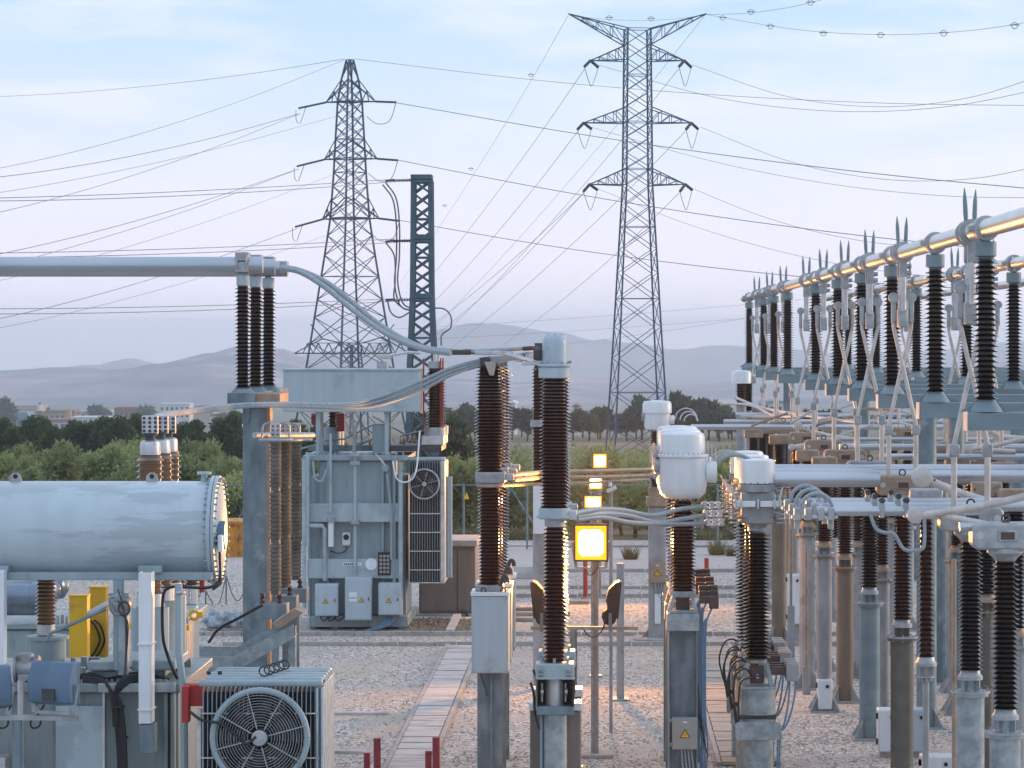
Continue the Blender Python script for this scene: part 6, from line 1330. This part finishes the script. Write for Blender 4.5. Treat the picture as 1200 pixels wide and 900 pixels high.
# foundations and odd slabs
for k, (x, y, w_, lab) in enumerate(((at(574, 0, 80).x, 45.2, .5, 'concrete foundation pad under the breaker post with the white box'), (at(697, 0, 74).x, FL/74, .3, 'concrete foundation pad under the lamp mast'), (CTX, FL/80, .45, 'concrete foundation pad under the big white headed transformer'), (at(770, 0, 53.3).x, FL/53.3, .5, 'concrete foundation pad under the smaller far white headed transformer'))):
    tag(MB().box(x-w_, x+w_, y-w_, y+w_, -.05, .06).build('foundation', 'concrete', bevel=.02), lab, 'foundation')
tag(MB().box(at(602, 0, 42.5).x, at(629, 0, 42.5).x, FL/42.5, FL/42.5+1.8, 0, .35).build('concrete_box', 'slab', bevel=.02), 'pale low concrete box on the gravel behind the blue capped breaker', 'concrete box')
for k, (x0, x1, y, s_) in enumerate(((594, 640, 716, 48.2), (600, 668, 722, 49.1), (604, 652, 729, 50.1), (800, 826, 716, 48.2), (868, 905, 731, 50.5), (640, 690, 708, 47))):
    a, b = at(x0, y, s_), at(x1, y, s_); tag(MB().box(a.x, b.x, a.y, a.y+.22, 0, .09).build('timber', 'slab_dark', bevel=.01), ('leftmost upper timber lying on the gravel behind the blue capped breaker', 'middle timber of the pile behind the blue capped breaker', 'nearest timber of the pile behind the blue capped breaker', 'short timber on the gravel left of the dark junction boxes', 'timber on the gravel by the brown sunlit column', 'farthest timber on the gravel by the lamp mast')[k], 'timber')
a = at(555, 742, 52); b = at(545, 722, 49.2)
tag(MB().bar((at(527, 743, 52.3).x, at(527, 743, 52.3).y, .05), (at(536, 724, 49.4).x, at(536, 724, 49.4).y, .05), .18, .1).build('concrete_beam', 'slab'), 'short pale beam lying in the dirt in front of the brown kiosk', 'concrete beam')
rg = random.Random(3); mb = MB()
for k in range(900):
    x = rg.uniform(at(482, 0, 50.5).x, at(556, 0, 50.5).x); y = rg.uniform(FL/52.2, FL/49.8); r_ = rg.uniform(.03, .1); n = len(mb.v)
    for i in range(5): mb.v.append((x+math.cos(i*1.257)*r_*rg.uniform(.7, 1.2), y+math.sin(i*1.257)*r_, 0))
    mb.v.append((x, y, r_*rg.uniform(.5, 1.1))); mb.f += [(n+i, n+(i+1) % 5, n+5) for i in range(5)]
mb.build('rubble', 'rubble', None, smooth=False)['kind'] = 'stuff'
# loose stones of the gravel
def stones():
    mb = MB(); rg = random.Random(5)
    for k in range(16000):
        y = 44+46*(rg.random()**1.3); x = rg.uniform(-.2*y, .145*y)
        if -3.42 < x < -2.6 and y < 67: continue
        r_ = rg.uniform(.012, .034); n = len(mb.v); a = rg.uniform(0, 6.28); zz = r_*.2
        for i in range(4): b = a+i*PI/2+rg.uniform(-.3, .3); mb.v.append((x+math.cos(b)*r_, y+math.sin(b)*r_, zz*rg.uniform(.2, 1)))
        mb.v.append((x+rg.uniform(-.3, .3)*r_, y+rg.uniform(-.3, .3)*r_, r_*rg.uniform(.6, 1.1)))
        mb.f += [(n+i, n+(i+1) % 4, n+4) for i in range(4)]
    o = mb.build('gravel', 'stone', None, smooth=False); o['kind'] = 'stuff'
m_ = mat('stone', (.5, .45, .42), (.26, .23, .21), rough=.9, scale=9, detail=2, stretch=(3, 3, 1), lo=.4, hi=.6)
stones()
# perimeter fence
f = F(600, 37.2); fy = FL/37.2; FN = thing('fence', 'thin grey mesh fence with slim posts along the far edge of the yard', 'fence', (0, fy, 0))
pm = MB().cyl((0, 0, 0), (0, 0, 2.05), .035, n=8).mesh('post', 'galv_post', True)
for k in range(22): link('post', pm, FN, (-18.4+k*2.0+.35*0, 0, 0))
for z_ in (2.02, .1): MB().cyl((-18.5, -.02, z_), (24, -.02, z_), .02, n=6).build('rail', 'galv_post', FN)
for x in (-10.9, -2.9): 
    for k in (-1, 1): MB().bar((x, 0, 1.9), (x+k*1.15, 0, .1), .045).build('brace', 'galv_post', FN)
mb = MB()
for k in range(120):
    x = -18.4+k*.35
    for d_ in (-1, 1): mb.bar((x, .01*d_, .1 if d_ > 0 else 2.0), (x+1.9, .01*d_, 2.0 if d_ > 0 else .1), .004)
o = mb.build('mesh_wires', 'galv_post', FN, smooth=False); o['kind'] = 'stuff'
tag(MB().prism([(at(767, 600, 37.4).x, at(767, 600, 37.4).z)]*1+[(0, 0)]*0, 0, 1).build('x', 'galv') if False else link('path', MB().box(-2.2, 9, 97.5, 100.3, 0, .03).mesh('path', 'concrete', False)), kind='structure')
o = tag(MB().prism([(-.09, -.1), (.09, -.1), (0, .12)], -.01, .0).build('warning_triangle', 'sign_yellow'), 'small orange triangle sign hanging on the far fence left of the brown breaker', 'sign'); o.location = (at(546, 582, 37.4).x, fy-.06, at(546, 582, 37.4).z)

# ------------------------------------------------------------------ trees
def leaf_mesh(name, m, cl, n, size, seed, up=.3):
    rg = random.Random(seed); v = []; fc = []
    wsum = [r[0]*r[1] for _, r in cl]; 
    for k in range(n):
        (c, r) = rg.choices(cl, wsum)[0]
        d = Vector((rg.gauss(0, 1), rg.gauss(0, 1), rg.gauss(0, 1))).normalized(); q_ = rg.random()**.35
        p = Vector(c)+Vector((d.x*r[0], d.y*r[0], d.z*r[1]))*q_
        s_ = size*rg.uniform(.6, 1.4); a = (d*.8+Vector((rg.gauss(0, 1), rg.gauss(0, 1), rg.gauss(0, 1)+up))).normalized(); b = a.cross(Vector((rg.gauss(0, 1), rg.gauss(0, 1), rg.gauss(0, 1)))).normalized()
        i = len(v); v += [tuple(p-b*s_*.32), tuple(p+a*s_*.3+b*s_*.1), tuple(p+b*s_*.32), tuple(p+a*s_)]; fc.append((i, i+2, i+3)); fc.append((i, i+1, i+2)) if False else None
    me = bpy.data.meshes.new(name); me.from_pydata(v, [], fc); me.materials.append(M[m]); return me
def tree_proto(name, cat, m, seed, h, r, n, size, shape, loc, label, grp):
    rg = random.Random(seed); t = thing(name, label, cat, loc, grp); cl = []
    if shape == 'olive':
        for k in range(13): a = rg.uniform(0, 2*PI); q_ = rg.uniform(0, r*.75); cl.append(((math.cos(a)*q_, math.sin(a)*q_, rg.uniform(.25, .85)*h), (r*rg.uniform(.25, .42), h*rg.uniform(.12, .26))))
    elif shape == 'hedge':
        for k in range(16): a = rg.uniform(0, 2*PI); z_ = rg.uniform(.1, .86); q_ = rg.uniform(0, r*.6)*(1.25-z_*.8); cl.append(((math.cos(a)*q_, math.sin(a)*q_, z_*h), (r*rg.uniform(.35, .55), h*rg.uniform(.09, .14))))
    elif shape == 'pine':
        for k in range(9): a = rg.uniform(0, 2*PI); z_ = rg.uniform(.25, .88); q_ = rg.uniform(0, r*.6)*(1.1-z_); cl.append(((math.cos(a)*q_, math.sin(a)*q_, z_*h), (r*rg.uniform(.35, .6)*(1.25-z_), h*rg.uniform(.1, .17))))
    else:
        for k in range(12): a = rg.uniform(0, 2*PI); q_ = rg.uniform(0, r*.7); z_ = rg.uniform(.4, .85); cl.append(((math.cos(a)*q_, math.sin(a)*q_, z_*h), (r*rg.uniform(.3, .5), h*rg.uniform(.1, .18))))
    link('crown', leaf_mesh('crown', m, cl, n, size, seed), t)
    mb = MB().tube(smoothpts([(0, 0, -.3), (.05*r, 0, h*.25), (-.04*r, .03*r, h*.55), (0, 0, h*.8)], 4), [h*.035*(1-.75*i/12) for i in range(13)], 8)
    for k in range(5): c = cl[k][0]; mb.tube([(0, 0, h*.22), (c[0]*.6, c[1]*.6, h*.22+(c[2]-h*.22)*.6), c], [h*.018, h*.012, h*.005], 5)
    mb.build('trunk', 'bark', t); return t
def region(px, s_): return 'behind the thick tube end' if False else ''
def forest(name, cat, m, protos, spots, shape, grp, labf):
    pr = []
    for j, (h, r, n, size) in enumerate(protos): pr.append([tree_proto(name, cat, m, 100+j*7+len(spots), h, r, n, size, shape, (0, 0, 0), '', grp), False])
    for i, (x, y, k) in enumerate(spots):
        j = i % len(pr); p = pr[j]; rz = random.uniform(0, 6.28)
        if not p[1]: o = p[0]; p[1] = True; o.location = (x, y, gz(y)-.05); o.rotation_euler = (0, 0, rz)
        else: o = dup(p[0], (x, y, gz(y)-.05), rz=rz)
        o.scale = (k, k, k*random.uniform(.92, 1.12)); o['label'] = labf(i, x, y)
def where(x, y):
    px = HX+FL*x/y
    for lim, nm in ((60, 'at the left edge'), (160, 'left of the tan bushings'), (215, 'behind the tan bushings'), (285, 'left of the square post'), (360, 'behind the grey arresters'), (520, 'behind the big grey transformer'), (560, 'right of the big grey transformer'), (630, 'between the two brown breaker columns'), (700, 'right of the blue capped breaker column'), (760, 'by the smaller far white head'), (870, 'right of the big white head'), (1000, 'behind the white caps')):
        if px < lim: return nm
    return 'behind the right bay'
sp = []; rg = random.Random(11)
for row, y in enumerate((107, 113, 120, 128, 137, 147)):
    k = 0; x = -.24*y
    while x < .10*y:
        px = HX+FL*x/y
        if not (300 < px < 350): sp.append((x+rg.uniform(-.5, .5), y+rg.uniform(-1.5, 1.5), rg.uniform(.72, .92)*(1 if px < 320 else .86)))
        x += rg.uniform(2.0, 2.7)
ROW = ['first', 'second', 'third', 'fourth', 'fifth', 'last']
cnt = {}
def olab(i, x, y):
    r_ = min(range(6), key=lambda k: abs((107, 113, 120, 128, 137, 147)[k]-y)); w_ = where(x, y); cnt[r_, w_] = cnt.get((r_, w_), 0)+1; c_ = cnt[r_, w_]
    return 'olive shrub in the %s grove row, %s%s' % (ROW[r_], w_, '' if c_ == 1 else ', %s from left' % (['', '', 'second', 'third', 'fourth', 'fifth', 'sixth', 'seventh', 'eighth', 'ninth', 'tenth', 'eleventh', 'twelfth', 'next'][min(c_, 13)]))
forest('olive_tree', 'olive tree', 'leaf_olive', [(3.3, 1.9, 5200, .19), (3.7, 1.8, 5200, .19), (3.0, 2.0, 5000, .18), (4.3, 1.6, 4600, .19)], sp, 'olive', 'olive trees in the grove behind the yard', olab)
sp = []
for k in range(38):
    y = rg.uniform(224, 236); sp.append(((-80+k*12.5+rg.uniform(-3, 3)-HX)/FL*y, y, rg.uniform(.74, .92)))
cn2 = {}
def plab(i, x, y):
    w_ = where(x, y); cn2[w_] = cn2.get(w_, 0)+1; return 'dark pine in the hedge %s, %s from the left' % (w_, ordn2[cn2[w_]-1])
ordn2 = ['first', 'second', 'third', 'fourth', 'fifth', 'sixth', 'seventh', 'eighth', 'ninth', 'tenth', 'eleventh', 'twelfth', 'thirteenth', 'fourteenth', 'fifteenth', 'sixteenth', 'seventeenth', 'eighteenth', 'nineteenth', 'twentieth']
forest('pine_tree', 'pine tree', 'leaf_pine', [(5.6, 1.7, 5000, .3), (5.9, 1.6, 5000, .3), (5.3, 1.8, 5000, .3)], sp, 'hedge', 'dark pines behind the olive grove', plab)
sp = []
for px, y, k in ((528, 300, .62), (505, 430, .9), (522, 450, 1.0), (540, 460, 1.05), (556, 440, 1), (600, 455, 1.05), (618, 440, 1), (640, 470, .9), (655, 430, .85), (672, 450, .95), (690, 445, 1.1), (703, 460, .9), (722, 470, .8), (735, 440, 1.0), (752, 450, 1.15), (768, 455, 1.1), (785, 445, 1.0), (800, 440, 1.25), (812, 455, 1.2), (830, 450, 1.2), (843, 440, 1.1), (858, 455, .85), (870, 470, .9), (888, 460, .95), (905, 450, .85), (925, 460, .9), (945, 450, .8), (970, 460, .9), (1000, 450, .8), (1040, 455, .9)):
    sp.append(((px-HX)/FL*y, y, k*.64)); sp.append(((px+11-HX)/FL*(y+25), y+25, k*.56))
sp.append(((521-HX)/FL*170, 170, .62))
cn3 = {}
def dlab(i, x, y):
    w_ = where(x, y); cn3[w_] = cn3.get(w_, 0)+1
    return ('dark cypress shaped tree just right of the transformer radiator' if y < 200 else 'dark broad tree far out %s, %s from the left' % (w_, ordn2[cn3[w_]-1]))
forest('distant_tree', 'tree', 'leaf_far', [(7.5, 3.0, 2600, .75), (8.2, 2.7, 2600, .75), (6.6, 3.3, 2600, .75)], sp, 'round', 'dark trees far out on the plain', dlab)
# undergrowth in the middle distance and along the fence
def scrub(name, m, n, x0, x1, y0, y1, hmax, size, seed):
    rg = random.Random(seed); v = []; fc = []
    for k in range(n):
        y = rg.uniform(y0, y1); q_ = rg.uniform(x0, x1); x = (q_-HX)/FL*y
        g_ = mathutils.noise.noise(Vector((x*.25, y*.1, seed))); 
        if g_ < -.05: continue
        h_ = hmax*rg.random()*min(1, .35+g_*2); p = Vector((x, y, gz(y)+h_)); s_ = size*rg.uniform(.6, 1.4)
        a = Vector((rg.gauss(0, .7), rg.gauss(0, .7), 1)).normalized(); b = a.cross(Vector((rg.gauss(0, 1), rg.gauss(0, 1), 0))).normalized(); i = len(v)
        v += [tuple(p-b*s_*.3), tuple(p+b*s_*.3), tuple(p+a*s_)]; fc.append((i, i+1, i+2))
    me = bpy.data.meshes.new(name); me.from_pydata(v, [], fc); me.materials.append(M[m]); link(name, me)['kind'] = 'stuff'
scrub('undergrowth', 'leaf_weed', 26000, -30, 1260, 101, 106, .6, .16, 2)
scrub('field_scrub', 'leaf_olive', 36000, 500, 1000, 155, 330, 1.6, .4, 3)

# ------------------------------------------------------------------ town on the plain, left
def house(name, label, cat, px0, px1, ytop, s_, wallm, roofm, ybot=500, gable=0, wins=0, rows=1, depth=14):
    f = F((px0+px1)/2, s_); zb = gz(f.d)-1; w_ = (px1-px0)/s_; h_ = f.z(ytop)-zb
    t = thing(name, label, cat, (f.loc[0], f.d, zb)); e_ = h_-gable/s_
    MB().box(-w_/2, w_/2, 0, depth, 0, e_).build('wall', wallm, t)
    if gable: MB().prism([(-w_/2-.4, e_), (w_/2+.4, e_), (w_/2*.9, h_), (-w_/2*.9, h_)] if w_ > 12 else [(-w_/2-.4, e_), (w_/2+.4, e_), (0, h_)], -.4, depth+.4).build('roof', roofm, t)
    else: MB().box(-w_/2-.3, w_/2+.3, -.3, depth+.3, e_, e_+.5).build('roof', roofm, t)
    for j in range(rows):
        for k in range(wins):
            x = -w_/2+w_*(k+.5)/wins; z_ = e_*(.9-.28*j)-1.6; wn = MB().box(x-w_*.18/wins-.2, x+w_*.18/wins+.2, -.06, .04, z_, z_+1.5).build('window', 'dark', t)
    return t
TB = [('warehouse', 'blue metal warehouse at the far left edge of the town', 'building', -20, 34, 483, 3.2, 'wall_blue', 'wall_blue', 8, 3, 1), ('warehouse', 'tan roofed long hall right of the blue warehouse', 'building', 10, 50, 475, 2.9, 'wall_tan', 'wall_tan', 8, 4, 1), ('house', 'white low building beneath the pale town hall', 'building', 40, 84, 491, 3.3, 'wall_white', 'roof_red', 4, 6, 1),
      ('warehouse', 'long tan shed between the belfry and the orange chimney', 'building', 52, 88, 481, 2.9, 'wall_tan', 'roof_red', 3, 6, 1), ('house', 'pale house with a broad white roof right of the orange chimney', 'building', 86, 116, 476, 2.7, 'wall_tan', 'wall_white', 7, 4, 1), ('house', 'white terraced building behind the pines', 'building', 84, 136, 490, 3.4, 'wall_white', 'wall_white', 0, 8, 1),
      ('house', 'small brick house left of the big brick block', 'building', 118, 134, 481, 2.8, 'wall_brick', 'wall_white', 5, 3, 1), ('apartment_block', 'reddish brick block with pale windows left of the tan bushings', 'building', 134, 168, 477, 2.8, 'wall_brick', 'roof_red', 3, 6, 2), ('house', 'brick house behind the tan bushing terminals', 'building', 158, 186, 481, 2.7, 'wall_brick', 'roof_red', 4, 5, 1),
      ('apartment_block', 'pale flat block between the tan bushings and the square post', 'building', 187, 222, 474, 2.5, 'wall_white', 'wall_white', 0, 6, 2), ('warehouse', 'grey low shed right of the pale flat block', 'building', 222, 250, 475, 2.4, 'wall_tan', 'roof_red', 3, 5, 1), ('house', 'low pale house just left of the square post', 'building', 246, 282, 485, 2.6, 'wall_white', 'roof_red', 3, 5, 1),
      ('house', 'tiny white farmhouse on the plain between the breaker columns', 'building', 597, 604, 470, 5.5, 'wall_white', 'wall_white', 3, 2, 1), ('farm_shed', 'tiny white shed on the plain right of the blue capped breaker', 'building', 672, 679, 474, 6.0, 'wall_white', 'roof_red', 3, 2, 1), ('warehouse', 'pale low warehouse on the plain under the receding tube', 'building', 893, 926, 469, 5.0, 'wall_white', 'wall_blue', 3, 4, 1)]
for nm, lab, cat, a, b, yt, s_, wm, rm, gb, wi, ro in TB: house(nm, lab, cat, a, b, yt, s_, wm, rm, gable=gb, wins=wi, rows=ro)
f = F(46, 3.0); t = thing('belfry', 'slim brick belfry with a pale top rising above the town', 'tower', (f.loc[0], f.d, gz(f.d)-1)); h_ = f.z(471)-gz(f.d)+1
MB().box(-1.1, 1.1, 0, 2.2, 0, h_-3.5).build('shaft', 'wall_brick', t); MB().box(-1.25, 1.25, -.15, 2.35, h_-3.5, h_-3).build('cornice', 'wall_white', t); MB().cyl((0, 1.1, h_-3), (0, 1.1, h_-1), .85, .7, n=12).build('lantern', 'wall_white', t); MB().cyl((0, 1.1, h_-1), (0, 1.1, h_), .8, .05, n=12).build('cupola', 'roof_red', t)
f = F(81, 3.2); t = thing('chimney', 'tapering orange chimney stack in front of the town', 'chimney', (f.loc[0], f.d, gz(f.d)-1)); h_ = f.z(481)-gz(f.d)+1; MB().cyl((0, 0, 0), (0, 0, h_), 1.5, .9, n=16).build('stack', 'chimney_orange', t); MB().cyl((0, 0, h_), (0, 0, h_+.5), 1.05, n=16).build('rim', 'chimney_orange', t)
sp = [((px-HX)/FL*y, y, k) for px, y, k in ((5, 1100, 1.3), (16, 1150, .9), (54, 1250, 1.0), (69, 1250, .8), (116, 1250, 1.1), (124, 1250, 1.1), (167, 1250, 1.2), (110, 1180, .6), (95, 1190, .55), (125, 1190, .6), (145, 1195, .55), (262, 1200, 1.0), (20, 1260, .8))]
cn4 = {}
forest('town_tree', 'tree', 'leaf_far', [(9, 4, 900, 1.6), (8, 4.5, 900, 1.6)], sp, 'round', 'trees among the houses of the town', lambda i, x, y: 'dark tree among the town houses, %s of them listed from the left edge' % (ordn2[i]) if False else 'dark town tree '+['beside the blue warehouse at the left edge', 'above the tan roofed hall', 'just right of the belfry', 'between the belfry and the orange chimney', 'above the broad white roof, left one', 'above the broad white roof, right one', 'above the reddish brick block', 'in front of the white terrace, middle', 'in front of the white terrace, left end', 'in front of the white terrace, right end', 'below the reddish brick block', 'above the low shed near the square post', 'behind the tan roofed hall'][i])
# ------------------------------------------------------------------ haze
hz = MB().box(-2600, 2200, -60, 7800, -170, 52).build('haze', 'white', None, smooth=False); hz.data.materials.clear()
m = bpy.data.materials.new('haze'); m.use_nodes = True; nt = m.node_tree; nt.nodes.clear(); pv = N(nt, 'ShaderNodeVolumePrincipled'); pv.inputs['Color'].default_value = (.88, .92, 1, 1); pv.inputs['Density'].default_value = .00023; pv.inputs['Anisotropy'].default_value = .65
o_ = N(nt, 'ShaderNodeOutputMaterial'); nt.links.new(pv.outputs[0], o_.inputs['Volume']); hz.data.materials.append(m); hz['kind'] = 'stuff'
